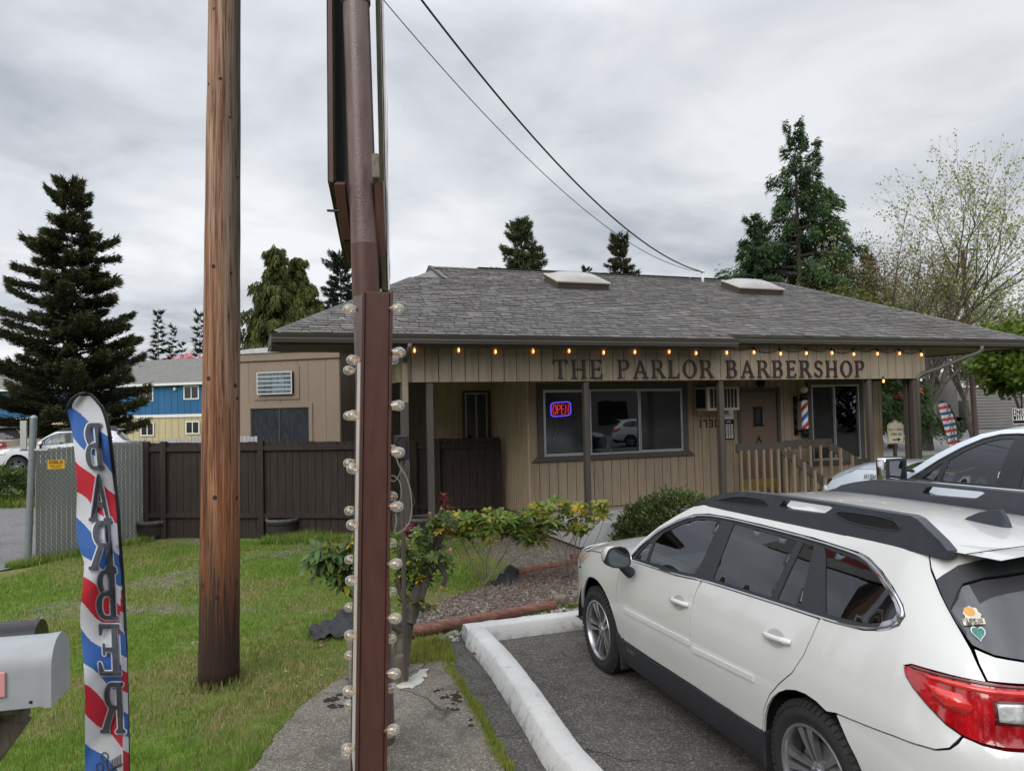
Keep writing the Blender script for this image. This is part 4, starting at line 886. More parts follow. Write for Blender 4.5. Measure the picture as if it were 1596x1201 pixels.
# window units
def frame_rect(mb, u0, u1, z0, z1, v, w_, dpt, mi=0):
    mb.box(u0, u1, v - dpt, v, z1 - w_, z1, mi); mb.box(u0, u1, v - dpt, v, z0, z0 + w_, mi); mb.box(u0, u0 + w_, v - dpt, v, z0 + w_, z1 - w_, mi); mb.box(u1 - w_, u1, v - dpt, v, z0 + w_, z1 - w_, mi)
def window(name, u0, u1, z0, z1, v, mull, screens, sill=True, trimw=.115, par=shop):
    t_ = MB(); t_.box(u0 - trimw, u0, v - .035, v, z0, z1); t_.box(u1, u1 + trimw, v - .035, v, z0, z1); t_.box(u0 - trimw, u1 + trimw, v - .037, v, z1, z1 + trimw * .9)
    t_.prism([(u0 - trimw - .02, 0), (u1 + trimw + .02, 0), (u1 + trimw + .12, -.085), (u0 - trimw - .12, -.085)], lambda a, b: (a, v, z0 + b), lambda a, b: (a, v - .05, z0 + b))
    root_ = t_.build(name, M['trimb'], par, bevel=.004)
    f = MB(); frame_rect(f, u0, u1, z0, z1, v + .03, .032, .055)
    for m in mull: f.box(m - .014, m + .014, v - .022, v + .028, z0 + .03, z1 - .03)
    f.build('frame', M['alu'], root_, bevel=.003)
    ms = [u0] + list(mull) + [u1]
    for i in range(len(ms) - 1):
        g = MB(); g.box(ms[i] + .02, ms[i + 1] - .02, v + .01, v + .014, z0 + .03, z1 - .03)
        g.build('pane', M['screen'] if screens[i] else M['winglass'], root_)
        if screens[i]:
            g = MB(); frame_rect(g, ms[i] + .03, ms[i + 1] - .02, z0 + .03, z1 - .03, v + .005, .018, .014); g.build('screen_frame', M['alu'], root_)
    return root_
window('front_window', H_WIN[0] + .06, H_WIN[1] - .06, H_WIN[2] + .06, H_WIN[3] - .05, WV - .012, [.66, 1.66], [1, 0, 1])
window('front_window', H_WIN2[0] + .05, H_WIN2[1] - .05, H_WIN2[2] + .05, H_WIN2[3] - .05, WV - .012, [6.28], [1, 0], trimw=.10)
wn = window('side_window', H_WIN3[0] + .02, H_WIN3[1] - .02, H_WIN3[2], H_WIN3[3] - .03, WV + 2.09, [-.86], [0, 0], trimw=.05)
c = MB(); n = 46
vs = [(-1.09 + .47 * i / n, WV + 2.2 + .012 * sin(i * 1.9) + .008 * sin(i * .8), z) for i in range(n + 1) for z in (1.05, 2.62)]; c.add(vs, [(2 * i, 2 * i + 1, 2 * i + 3, 2 * i + 2) for i in range(n)]); c.build('curtain', M['curtain'], wn, smooth=True)
# interior shell seen through the clear panes
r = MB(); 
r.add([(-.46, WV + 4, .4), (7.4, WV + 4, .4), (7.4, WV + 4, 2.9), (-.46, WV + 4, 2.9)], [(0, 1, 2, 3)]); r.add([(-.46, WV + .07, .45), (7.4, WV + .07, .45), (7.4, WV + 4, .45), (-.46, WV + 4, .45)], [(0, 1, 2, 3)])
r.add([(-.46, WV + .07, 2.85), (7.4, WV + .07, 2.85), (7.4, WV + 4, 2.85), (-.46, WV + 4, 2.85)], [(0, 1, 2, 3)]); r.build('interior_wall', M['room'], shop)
t = NT('warm_lamp'); t.set(col=(.9, .85, .7), em=(1, .88, .62), es=2.2); M['lamp'] = t.m
t = NT('filament_glow'); t.set(col=(.9, .6, .3), em=(1, .45, .12), es=9.0); M['filament'] = t.m
t = NT('bulb_amber_glass'); t.set(col=(.9, .55, .25), em=(1, .42, .12), es=1.1, rough=.1); M['bulbamber'] = t.m
r = MB(); r.box(1.05, 1.50, WV + 1.1, WV + 1.45, 2.70, 2.76); r.box(.62, .80, WV + 1.1, WV + 1.45, 2.70, 2.76); r.build('ceiling_lamp', M['lamp'], shop, bevel=.03)
# door
d = MB(); d.box(H_DOOR[0], H_DOOR[0] + .075, WV - .03, WV + .05, .5, 2.60); d.box(H_DOOR[1] - .075, H_DOOR[1], WV - .03, WV + .05, .5, 2.60); d.box(H_DOOR[0] + .075, H_DOOR[1] - .075, WV - .03, WV + .05, 2.525, 2.60); d.build('door_frame', M['trimb'], shop, bevel=.004)
d = MB(); d.box(H_DOOR[0] + .08, H_DOOR[1] - .08, WV + .0, WV + .045, .5, 2.52); dr = d.build('front_door', M['door'], shop, bevel=.003)
d = MB(); cu = 4.36; frame_rect(d, cu - .10, cu + .10, 1.86, 2.20, WV + .0, .022, .018); d.box(cu - .13, cu + .13, WV - .022, WV, 2.20, 2.222); d.box(cu - .13, cu + .13, WV - .022, WV, 1.84, 1.86)
for i in range(4): d.beam((cu - .08, WV - .008, 1.90 + i * .075), (cu + .08, WV - .008, 1.94 + i * .075), .008, .008)
for i in range(3): d.beam((cu - .05 + i * .05, WV - .007, 1.88), (cu - .05 + i * .05, WV - .007, 2.18), .007, .007)
d.build('speakeasy_grille', M['gloss'], dr)
d = MB(); d.box(cu - .08, cu + .08, WV - .004, WV - .001, 1.88, 2.18); d.build('peep_glass', M['mirror'], dr)
d = MB(); ring = [(cu + .055 * sin(q), WV - .02, 1.50 + .075 * cos(q)) for q in [2 * pi * i / 20 for i in range(21)]]; d.tube(ring, .009, 6, cap=False); d.ball((cu, WV - .018, 1.60), .028, 8, sc=(1, .6, 1.5)); d.build('door_knocker', M['gloss'], dr, smooth=True)
d = MB(); d.ball((H_DOOR[0] + .15, WV - .05, 1.32), .028, 10); d.box(H_DOOR[0] + .125, H_DOOR[0] + .175, WV - .01, WV, 1.24, 1.40); d.build('door_knob', M['brass'], dr, smooth=True, angle=40)
d = MB(); d.box(H_DOOR[0] + .10, H_DOOR[1] - .10, WV - .006, WV - .001, .53, .80); d.build('kick_plate', M['brass'], dr)
d = MB(); d.box(4.33, 4.45, WV - .14, WV - .02, 2.64, 2.74); d.lathe([(.03, 2.60), (.05, 2.61), (.055, 2.66), (.03, 2.70)], c=(4.39, WV - .1, 0), n=12); d.build('porch_lamp', M['gloss'], shop, smooth=True, angle=40)
# window-mounted air conditioner
a = MB(); a.box(2.90, 3.62, WV - .42, WV - .012, 2.17, 2.62); ac = a.build('air_conditioner', M['acb'], shop, bevel=.012)
a = MB(); a.box(2.894, 2.899, WV - .36, WV - .06, 2.22, 2.58); a.box(2.96, 3.56, WV - .424, WV - .421, 2.22, 2.58); a.build('grille_opening', M['dark'], ac)
a = MB()
for i in range(7): a.box(3.03 + i * .075, 3.043 + i * .075, WV - .432, WV - .424, 2.22, 2.58)
for i in range(14): a.box(2.96, 3.56, WV - .428, WV - .4245, 2.23 + i * .025, 2.238 + i * .025, 1)
a.build('grille', [M['acb'], M['trimb']], ac); a = MB(); a.box(2.9, 3.6, WV - .1, WV - .012, 2.09, 2.165); a.box(2.86, 2.898, WV - .05, WV - .012, 2.09, 2.66); a.build('support_board', M['siding'], ac)
# roof: five planes of individual shingle tabs
ZE = 3.39; SL = .402
EL = (-4.9, -.42); ER = (10.25, -.20); RL = (-1.32, 4.5); RR = (7.80, 4.5); ZR = ZE + SL * 4.92
def zroof(v): return ZE + SL * (v + .42)
def shingle_plane(o, eu_, ev_, n_, s_lo, s_hi_fn, rows, expo, mb, colr, tabw=.31):
    """o origin on the eave, eu_ along eave, ev_ up slope (unit); s_hi_fn(t)->(smin,smax) along the eave at slope distance t"""
    for r_ in range(rows):
        t0 = r_ * expo; t1 = t0 + expo * 1.35; s0, s1 = s_hi_fn(t0 + expo * .5); s = s0 + RNG.uniform(-.25, 0); row = RNG.uniform(.85, 1.12)
        while s < s1:
            w_ = tabw * RNG.choice([.33, .5, .66, .8, 1]); e = min(s + w_ - .013, s1); b = max(s, s0)
            if e - b > .02:
                dd = RNG.choice([0, 0, 0, .012, .02, -.012]); lift = .017 + RNG.uniform(0, .008); t0_ = max(t0 - dd, -.012) if r_ else t0 - .012
                P_ = lambda ss, tt, h: tuple(o[i] + eu_[i] * ss + ev_[i] * tt + n_[i] * h for i in range(3))
                k = RNG.choice([.72, .9, 1, 1, 1.08, 1.2]) * row; c_ = RNG.choice([(.175, .166, .158), (.145, .138, .134), (.215, .203, .192), (.17, .148, .134)])
                vs = [P_(b, t0_, lift), P_(e, t0_, lift), P_(e, t1, .0), P_(b, t1, .0), P_(b, t0_, lift - .022), P_(e, t0_, lift - .022)]
                mb.add(vs, [(0, 1, 2, 3), (4, 5, 1, 0)]); colr += [tuple(x * k for x in c_) + (1,)] * 4 + [(.02, .018, .017, 1)] * 2  # lower tab edges near black: course shadow put into the colour
            s += w_
    return
rf = MB(); cols = []
cl = 1 / sqrt(1 + SL * SL); evf = (0, cl, SL * cl); nf = (0, -SL * cl, cl)
def front_span(t):
    v = -.42 + t * cl
    if v > 4.5: return (0, -1)
    lo = EL[0] + (RL[0] - EL[0]) * (v + .42) / 4.92; 
    if v > 3.45: lo = RL[0]
    hi = (2.62 if v < -.21 else ER[0] + (RR[0] - ER[0]) * (v + .20) / 4.70)
    return (lo, hi)
shingle_plane((0, -.42, ZE), (1, 0, 0), evf, nf, 0, front_span, 42, .128, rf, cols)
rf.c = cols; rf.build('roof', M['shingle'], shop, recalc=False)
# under-deck, other slopes, hip caps
def deck(pts, mat='shingle_far', nm='roof_slope'):
    m_ = MB(); m_.add(pts, [tuple(range(len(pts)))]); return m_.build(nm, M[mat], shop, recalc=False)
zb = ZE + SL * .2
deck([(EL[0], EL[1], ZE - .006), (2.62, -.42, ZE - .006), (2.62, -.2, zroof(-.2) - .006), (ER[0], ER[1], zroof(-.2) - .006), (RR[0], 4.5, ZR - .006), (RL[0], 4.5, ZR - .006), (-2.12, 3.40, zroof(3.40) - .006)], 'shingle_far', 'roof_deck')
deck([(EL[0] + .15, .9, ZE), (EL[0], EL[1], ZE), (-2.12, 3.4, zroof(3.4)), (-2.12, 5.6, zroof(3.4)), (-2.6, 7.5, ZE), (-2.6, .9, ZE)]); deck([(ER[0], ER[1], zroof(-.2)), (ER[0], 9.2, zroof(-.2)), (RR[0], 4.5, ZR)]); deck([(RL[0], 4.5, ZR), (RR[0], 4.5, ZR), (ER[0], 9.2, zroof(-.2)), (-2.6, 9.4, ZE), (-2.12, 5.6, zroof(3.4))])
# ridge + hip cap shingles
def caps(a, b, nm, w_=.13, step=.14):
    a = Vector(a); b = Vector(b); L = (b - a).length; d_ = (b - a) / L; side = d_.cross(Vector((0, 0, 1))).normalized(); m_ = MB(); cc_ = []; n_ = int(L / step)
    for i in range(n_):
        p = a + d_ * (i * step); q = a + d_ * ((i + 1.3) * step); h = .026; k = RNG.uniform(.7, 1.3)
        vs = []
        for x, hh in ((p, h + .008), (q, h)): vs += [x + side * w_ - Vector((0, 0, .35 * w_ - hh + .01)), x + Vector((0, 0, hh)), x - side * w_ - Vector((0, 0, .35 * w_ - hh + .01))]
        m_.add(vs, [(0, 1, 4, 3), (1, 2, 5, 4)]); cc_ += [(.11 * k, .105 * k, .10 * k, 1)] * 6
    m_.c = cc_; m_.build(nm, M['shingle'], shop, recalc=False)
caps((RL[0] - .12, 4.5, ZR), (RR[0], 4.5, ZR), 'ridge_cap'); caps((EL[0], EL[1], ZE), (-2.12, 3.4, zroof(3.4)), 'hip_cap', .10); caps((ER[0], ER[1], zroof(-.2)), (RR[0], 4.5, ZR), 'hip_cap', .10)
g = MB(); g.box(-.4, RR[0] - 1.0, 4.44, 4.56, ZR + .035, ZR + .05); g.build('ridge_vent', M['trim'], shop)
# small gable at the left end of the ridge
g = MB(); zg = zroof(3.40)
g.add([(RL[0] - .10, 4.5, ZR - .03), (RL[0] - .10, 3.5, zroof(3.5) - .04), (RL[0] - .10, 5.5, zroof(3.5) - .04)], [(0, 1, 2)], 0)
for s_ in (-1, 1):
    a_ = Vector((RL[0] - .16, 4.5, ZR - .02)); b_ = Vector((RL[0] - .16, 4.5 + s_ * 1.15, zroof(3.35) - .02)); g.beam(a_, b_, .05, .13, 1)
    g.beam(a_ + Vector((-.02, 0, -.12)), b_ + Vector((-.02, 0, -.12)), .03, .06, 2)
g.build('gable', [M['dark'], M['trimb'], M['white_m']], shop, recalc=False)
# gutters
def gutter(u0, u1, v, z, nm='gutter'):
    prof = [(0, 0), (0, -.11), (-.03, -.125), (-.065, -.12), (-.085, -.07), (-.075, -.055), (-.10, -.012), (-.105, .0), (-.095, .0), (-.085, -.015), (-.012, -.018), (-.012, 0)]
    m_ = MB(); m_.prism(prof, lambda a, b: (u0, v + a, z + b), lambda a, b: (u1, v + a, z + b)); return m_.build(nm, M['gutter'], shop)
gutter(-4.93, 2.64, -.42, ZE - .015); gutter(2.34, 10.3, -.20, zroof(-.2) - .015)
m_ = MB(); m_.box(-4.93, 2.62, -.41, -.39, ZE - .17, ZE - .012); m_.box(2.3, 10.25, -.19, -.17, zroof(-.2) - .17, zroof(-.2) - .012); m_.box(-4.93, -4.91, -.39, .9, ZE - .16, ZE - .012); m_.box(10.23, 10.25, -.17, 9.2, zroof(-.2) - .16, zroof(-.2) - .01); m_.build('eave_board', M['trimb'], shop)
m_ = MB(); m_.box(-4.9, -3.13, -.39, .9, ZE - .16, ZE - .145); m_.box(-3.13, 2.6, -.39, -.04, ZE - .16, ZE - .145); m_.box(2.3, 7.4, -.17, -.04, 3.36, 3.37); m_.box(7.40, 10.23, -.17, 9.2, 3.34, 3.355); m_.build('soffit', M['trimb'], shop)
m_ = MB(); m_.tube([(-3.02, -.46, ZE - .13), (-3.02, -.45, ZE - .2), (-3.02, -.30, ZE - .28), (-3.02, -.12, ZE - .36)], .04, 8); m_.build('downspout', M['gutter'], shop, smooth=True)
m_ = MB(); m_.box(-3.065, -2.975, -.11, -.04, 2.4, 3.06); m_.box(-3.07, -2.97, -.115, -.035, 2.82, 2.85); m_.build('downspout', M['fascia'], shop, bevel=.01)
m_ = MB(); m_.box(-3.065, -2.975, -.11, -.04, .05, 2.395); m_.build('downspout', M['post'], shop, bevel=.01)
m_ = MB(); m_.tube([(8.65, -.26, 3.35), (8.66, -.25, 3.26), (8.60, -.20, 3.20), (8.35, -.15, 3.13), (7.65, -.08, 2.90), (7.28, -.05, 2.80), (7.19, -.03, 2.74), (7.19, .0, 2.6), (7.19, .0, .1)], .042, 10); m_.build('downspout', M['gutter'], shop, smooth=True)
# skylights
for (u, v, sx) in ((1.38, 3.2, 1.18), (5.98, 3.35, 1.22)):
    m_ = MB(); Mx = Matrix.Translation((u, v, zroof(v))) @ Matrix.Rotation(atan(SL), 4, 'X')
    m_.box(-sx / 2, sx / 2, -.32, .42, .0, .14, M=Mx); sk = m_.build('skylight', M['trimb'], shop, bevel=.01)
    m_ = MB(); m_.box(-sx / 2 - .02, sx / 2 + .02, -.34, .44, .142, .175, M=Mx); m_.build('frame', M['acb'], sk, bevel=.006)
    m_ = MB(); n_ = 12; vs = []
    for i in range(n_ + 1):
        for j in range(n_ + 1):
            a_, b_ = i / n_ * 2 - 1, j / n_ * 2 - 1; vs.append(Mx @ Vector((a_ * (sx / 2 - .03), .05 + b_ * .36, .177 + .10 * (1 - a_ ** 4) * (1 - b_ ** 4))))
    m_.add(vs, [(i * (n_ + 1) + j, (i + 1) * (n_ + 1) + j, (i + 1) * (n_ + 1) + j + 1, i * (n_ + 1) + j + 1) for i in range(n_) for j in range(n_)]); m_.build('dome', M['domep'], sk, smooth=True)
m_ = MB(); m_.tube([(5.2, 4.2, ZR - .2), (5.2, 4.2, ZR + .12)], .035, 8); m_.tube([(5.2, 4.2, ZR + .12), (5.2, 4.2, ZR + .18)], .05, 8); m_.tube([(5.14, 4.2, ZR + .08), (4.9, 4.2, ZR + .04), (4.82, 4.2, ZR - .05)], .006, 5); m_.build('service_mast', M['white_m'], shop, smooth=True)
# lettering: THE PARLOR BARBERSHOP, one raised letter each
gl, W_ = glyphs('THE PARLOR BARBERSHOP', .20); u0 = -.60; u1 = 5.82; sc = (u1 - u0) / W_; hh = .305
for ch, polys in gl:
    if not polys: continue
    m_ = MB()
    for k, p in enumerate(polys):
        o_ = .0006 * (k % 7)
        if area(p) < 0: p = p[::-1]
        m_.prism([(a_ * sc + u0, b_ * hh + 2.752) for a_, b_ in p], lambda a_, b_: (a_, -.034, b_), lambda a_, b_, o_=o_: (a_, -.062 - o_, b_))
    m_.build('letter', M['letter'], shop)
# porch string lights
sl = empty('string_light', bpt(-2.86, -.05, 3.16), BA, 'string of small amber bulbs hanging along the fascia above the shop lettering', 'string light')
BU = [-2.86, -2.18, -1.58, -.94, -.32, .30, .89, 1.54, 2.09, 2.72, 3.29, 3.87, 4.45, 5.04, 5.57, 6.15, 6.70, 7.26]
def lp(u, v, z): return (u + 2.86, v + .05, z - 3.16)
m_ = MB(); pts = []
for i in range(len(BU) - 1):
    for k in range(8):
        q = k / 8; pts.append(lp(BU[i] + (BU[i + 1] - BU[i]) * q, -.055, (3.345 if BU[i] < 2.5 else 3.335) - .07 * (4 * q * (1 - q)) + .02 * sin(i * 2.3) - (.05 if BU[i] > 2.5 else 0)))
m_.tube(pts, .006, 5); m_.build('cable', M['cable'], sl, smooth=True)
for i, u in enumerate(BU + [6.27]):
    z = 3.225 + .012 * sin(i * 2.1) if i < len(BU) else 2.70; r_ = RNG.uniform(-.15, .15)
    s_ = MB(); s_.tube([lp(u, -.055, z + .055), lp(u + r_ * .05, -.058, z)], .014, 8); so_ = s_.build('socket', M['cable'], sl, smooth=True, angle=40)
    s_ = MB(); s_.lathe([(0, -.075), (.010, -.072), (.019, -.058), (.021, -.042), (.017, -.02), (.011, 0)], c=lp(u + r_ * .05, -.058, z), n=10); s_.build('bulb', M['bulbamber'], so_, smooth=True)
    s_ = MB(); s_.tube([lp(u + r_ * .05, -.080, z - .055), lp(u + r_ * .05, -.080, z - .02)], .005, 6); s_.build('filament', M['filament'], so_)
# house number 1730
m_ = MB()
for i, ch in enumerate('1730'): simple_text(m_, ch, lambda a_, b_, i=i: (2.93 + i * .139 + a_, WV - .016, 1.86 + b_), .12, th=.2)
m_.build('house_number', M['gloss'], shop)
# poster + opening-hours board
m_ = MB(); m_.box(3.60, 3.76, WV - .024, WV - .014, 2.03, 2.52); m_.box(3.56, 3.76, WV - .028, WV - .0245, 2.0, 2.16); po = m_.build('poster', M['white_m'], shop)
m_ = MB(); simple_text(m_, 'OUR', lambda a_, b_: (3.66 + b_, WV - .0252, 2.48 - a_), .07, th=.14); simple_text(m_, 'CUTS', lambda a_, b_: (3.58 + a_, WV - .0292, 2.06 + b_), .04, th=.14); m_.build('lettering', M['trim'], po)
m_ = MB(); m_.box(3.53, 3.77, WV - .024, WV - .014, 1.60, 1.98); hb_ = m_.build('hours_board', M['gloss'], shop)
m_ = MB()
for r_ in range(8):
    for c_ in range(3): m_.box(3.575 + c_ * .062, 3.62 + c_ * .062, WV - .0262, WV - .0245, 1.625 + r_ * .036, 1.645 + r_ * .036)
simple_text(m_, 'OPEN', lambda a_, b_: (3.60 + a_, WV - .0262, 1.93 + b_), .028, th=.16); m_.build('lettering', M['white_m'], hb_)

# ------------------------------------------------------------------ porch rails (separate timber railings)
def railing(nm, u0, u1, v, ztop, zbot, n_, label, slope=None, grp=None):
    r0 = empty(nm, bpt(u0, v, ZF), BA, label, 'railing', grp); L = lambda u, vv, z: (u - u0, vv - v, z - ZF)
    m_ = MB(); m_.prism([(u0 - .03, ztop), (u0 - .03, ztop - .17), (u1, ztop - .17), (u1 + .03, ztop - .13), (u1 + .03, ztop - .03), (u1, ztop)], lambda a_, b_: L(a_, v - .02, b_), lambda a_, b_: L(a_, v + .02, b_)); m_.build('top_rail', M['trimb'], r0, bevel=.004)
    for i in range(n_):
        u = u0 + .04 + (u1 - u0 - .08) * i / (n_ - 1); m_ = MB(); m_.box(u - .02 - u0, u + .02 - u0, -.065, -.022, zbot - ZF, ztop - .12 - ZF); m_.build('baluster', M['picket'], r0)
    m_ = MB(); m_.box(0, u1 - u0, .0, .05, zbot - ZF - .02, zbot + .06 - ZF); m_.build('bottom_rail', M['trimb'], r0)
    if slope:
        (sa, za, sb, zb_, nb) = slope; m_ = MB(); m_.beam(L(sa, v - .045, za), L(sb, v - .045, zb_), .04, .16, up=(0, 0, 1)); m_.build('sloping_rail', M['trimb'], r0, bevel=.004)
        for i in range(nb):
            q = (i + .7) / nb; u = sa + (sb - sa) * q; zt = za + (zb_ - za) * q + .06; m_ = MB(); m_.box(u - .022 - u0, u + .022 - u0, -.12, -.07, max(.05, zt - .95) - ZF, zt - ZF); m_.build('baluster', M['picket'], r0)
    return r0
railing('porch_railing', 3.33, 4.42, .55, 1.545, .5, 7, 'timber porch railing in front of the brown door, sloping rail down the steps', (4.36, 1.36, 5.32, .72, 4))
railing('porch_railing', 4.62, 5.72, .78, 1.56, .5, 5, 'timber porch railing under the barber pole, farther side of the steps', (5.66, 1.42, 6.55, .95, 3))
# barber pole
bp = empty('barber_pole', bpt(5.32, WV - .02, 1.6), BA, 'red, white and blue barber pole with globe top beside the door', 'barber pole')
m_ = MB(); m_.box(-.10, -.02, -.02, .0, .03, .82); m_.tube([(-.06, -.02, .12), (.05, -.14, .12)], .02, 8); m_.tube([(-.06, -.02, .74), (.05, -.14, .74)], .02, 8)
m_.lathe([(0, -.06), (.05, -.055), (.075, -.02), (.085, .03), (.08, .09), (.088, .10), (.088, .12), (.07, .125)], c=(.05, -.15, .03), n=24); m_.lathe([(.07, .70), (.09, .705), (.09, .73), (.075, .75), (.088, .80), (.07, .83), (.035, .85)], c=(.05, -.15, .03), n=24); m_.build('bracket', M['gloss'], bp, smooth=True, angle=40)
t = NT('barber_stripes'); s_ = t.xyz(); ang = t.math('MULTIPLY', t.math('ARCTAN2', t.math('ADD', s_[1], .15), t.math('SUBTRACT', s_[0], .05)), 1 / (2 * pi)); f = t.math('FRACT', t.math('ADD', t.math('MULTIPLY', s_[2], -2.5), t.math('MULTIPLY', ang, 1.0)))
t.set(col=t.ramp(f, [(0, (.45, .02, .03)), (.25, (.72, .72, .72)), (.5, (.03, .09, .45)), (.75, (.72, .72, .72))], 'CONSTANT'), rough=.1, coat=1, em=t.ramp(f, [(0, (.45, .02, .03)), (.25, (.72, .72, .72)), (.5, (.03, .09, .45)), (.75, (.72, .72, .72))], 'CONSTANT'), es=.12); M['stripe'] = t.m
m_ = MB(); m_.lathe([(.064, .14), (.064, .74)], c=(.05, -.15, .03), n=24); m_.build('striped_cylinder', M['stripe'], bp, smooth=True)
m_ = MB(); m_.ball((.05, -.15, .95), .075, 18); m_.build('globe', M['white_m'], bp, smooth=True)
# OPEN neon
t = NT('red_neon'); t.set(col=(.6, .02, .05), em=(1, .04, .06), es=.75); M['neonr'] = t.m; t = NT('blue_neon'); t.set(col=(.1, .05, .6), em=(.16, .10, 1), es=.8); M['neonb'] = t.m
ns = empty('open_sign', bpt(-.16, WV + .035, 2.18), BA, 'red and blue neon OPEN sign behind the left pane of the front window', 'neon sign'); ns.location = bpt(-.12, WV - .03, 2.13)
m_ = MB(); rw, rh = .385, .245; rr = chaikin([(0, 0), (rw * .5, .01), (rw, .02), (rw, rh * .5 + .02), (rw, rh + .02), (rw * .5, rh + .01), (0, rh), (0, rh * .5)], 2); m_.tube([(a_, 0, b_) for a_, b_ in rr] + [(rr[0][0], 0, rr[0][1])], .011, 6, cap=False); m_.build('border_tube', M['neonb'], ns, smooth=True)
m_ = MB()
def ntube(pts): m_.tube([(a_, -.004, b_) for a_, b_ in pts], .006, 6)
x0 = .035; ntube([(x0 + .035 + .033 * cos(q), .125 + .085 * sin(q)) for q in [2 * pi * i / 18 for i in range(19)]])
x0 = .125; ntube([(x0, .045), (x0, .215), (x0 + .045, .21), (x0 + .06, .17), (x0 + .045, .13), (x0, .125)]); x0 = .205; ntube([(x0 + .055, .21), (x0, .21), (x0, .045), (x0 + .055, .045)]); ntube([(x0, .13), (x0 + .045, .13)]); x0 = .285; ntube([(x0, .045), (x0, .215), (x0 + .055, .05), (x0 + .055, .22)])
m_.build('letter_tube', M['neonr'], ns, smooth=True)
m_ = MB(); m_.tube([(.19, 0, 0), (.14, .0, -.12), (.02, .0, -.42)], .004, 5); m_.build('flex', M['wire'], ns)
# things just inside the windows
m_ = MB(); m_.lathe([(0, 0), (.035, 0), (.042, .09), (.0, .09)], c=tuple(bpt(1.12, WV + .12, 1.42)), n=14); tag(m_.build('cup', M['white_m'], smooth=True, angle=40), 'white cup on the sill inside the front window', 'cup')
m_ = MB(); vs = []
for i in range(9):
    for k in range(16):
        q = 2 * pi * k / 16; z = i / 8; r_ = (.05 + .12 * (1 - z) ** .8) * (1 + .12 * sin(q * 5)); vs.append(bpt(1.12 + r_ * cos(q), WV + .36 + r_ * .6 * sin(q), 1.38 + .38 * z))
m_.add(vs, [(i * 16 + k, i * 16 + (k + 1) % 16, (i + 1) * 16 + (k + 1) % 16, (i + 1) * 16 + k) for i in range(8) for k in range(16)]); tag(m_.build('towel', M['cloth'], smooth=True), 'pale folded cloth standing inside the front window behind the cup', 'towel')
m_ = MB(); vs = []
for i in range(11):
    for k in range(14):
        q = 2 * pi * k / 14; z = i / 10; r_ = (.06 + .10 * sin(pi * min(1, z * .9 + .1))) * (1 + .15 * sin(q * 4 + z * 5)); vs.append(bpt(5.84 + .08 * z + r_ * cos(q), WV + .3 + r_ * .5 * sin(q), 1.42 + .5 * z))
m_.add(vs, [(i * 14 + k, i * 14 + (k + 1) % 14, (i + 1) * 14 + (k + 1) % 14, (i + 1) * 14 + k) for i in range(10) for k in range(14)]); tag(m_.build('barber_cape', M['cloth'], smooth=True), 'white cape hanging inside the window right of the barber pole', 'cape')
m_ = MB(); n_ = 20; vs = []
for i in range(n_ + 1):
    q = i / n_; a_ = 6.36 + .50 * q
    for j in range(9):
        s_ = j / 8; vs.append(bpt(a_ + (.30 * s_ ** 1.5) * (1 - q), WV + .15 + .03 * sin(q * 22), 2.62 - s_ * (1.0 - .35 * abs(q - .6))))
m_.add(vs, [(i * 9 + j, (i + 1) * 9 + j, (i + 1) * 9 + j + 1, i * 9 + j + 1) for i in range(n_) for j in range(8)]); tag(m_.build('curtain', M['curtain'], smooth=True), 'blue curtain tied back inside the window right of the barber pole', 'curtain')

# ================================================================== ground
def V2(*px): return [(lambda p: (p.x, p.y))(gp(a, b)) for a, b in px]
WALK = V2((560, 1046), (694, 1034), (712, 1060), (742, 1120), (786, 1201)) + [(-.02, 3.0), (0.1, .8), (-2.6, .8), (-2.3, 3.0)] + V2((398, 1201), (430, 1150), (468, 1106), (520, 1068))
kA = V2((725, 1006), (738, 1021), (759, 1047), (799, 1110), (822, 1150), (850, 1201)) + [(.62, 3.4), (1.0, 1.8), (1.3, .4)]
kB0 = gp(727, 1003); dB = Vector((cos(BA), sin(BA), 0)); nB = Vector((-sin(BA), cos(BA), 0))
LOT = [(kA[0][0] + .06, kA[0][1])] + [(a + .06, b) for a, b in kA[1:]] + [(1.3, -6), (45, -6), (45, 12), (16, 13.2)] + [tuple((kB0 + dB * 9.4 + nB * .0).xy)] + [tuple((kB0 + dB * .1).xy)]
PATH = [(a + .16, b) for a, b in kA[::-1]][0:] + V2((712, 990), (700, 1000), (694, 1030), (712, 1060), (742, 1120), (786, 1201)) + [(-.02, 3.0), (.1, .4)]
MUL = V2((632, 985), (866, 944), (925, 935), (960, 905), (925, 876), (808, 893), (790, 903), (735, 922), (690, 935), (634, 962))
def drv(x, y): return x < -6.9 and y > 8 and (x * .55 + y * .835) > 5.6 and y < 19.4 and x + (y - 11.6) * .18 < -7.75
def nz(x, y, s, o=0): return noise.noise(Vector((x * s + o, y * s - o, o * .7)))
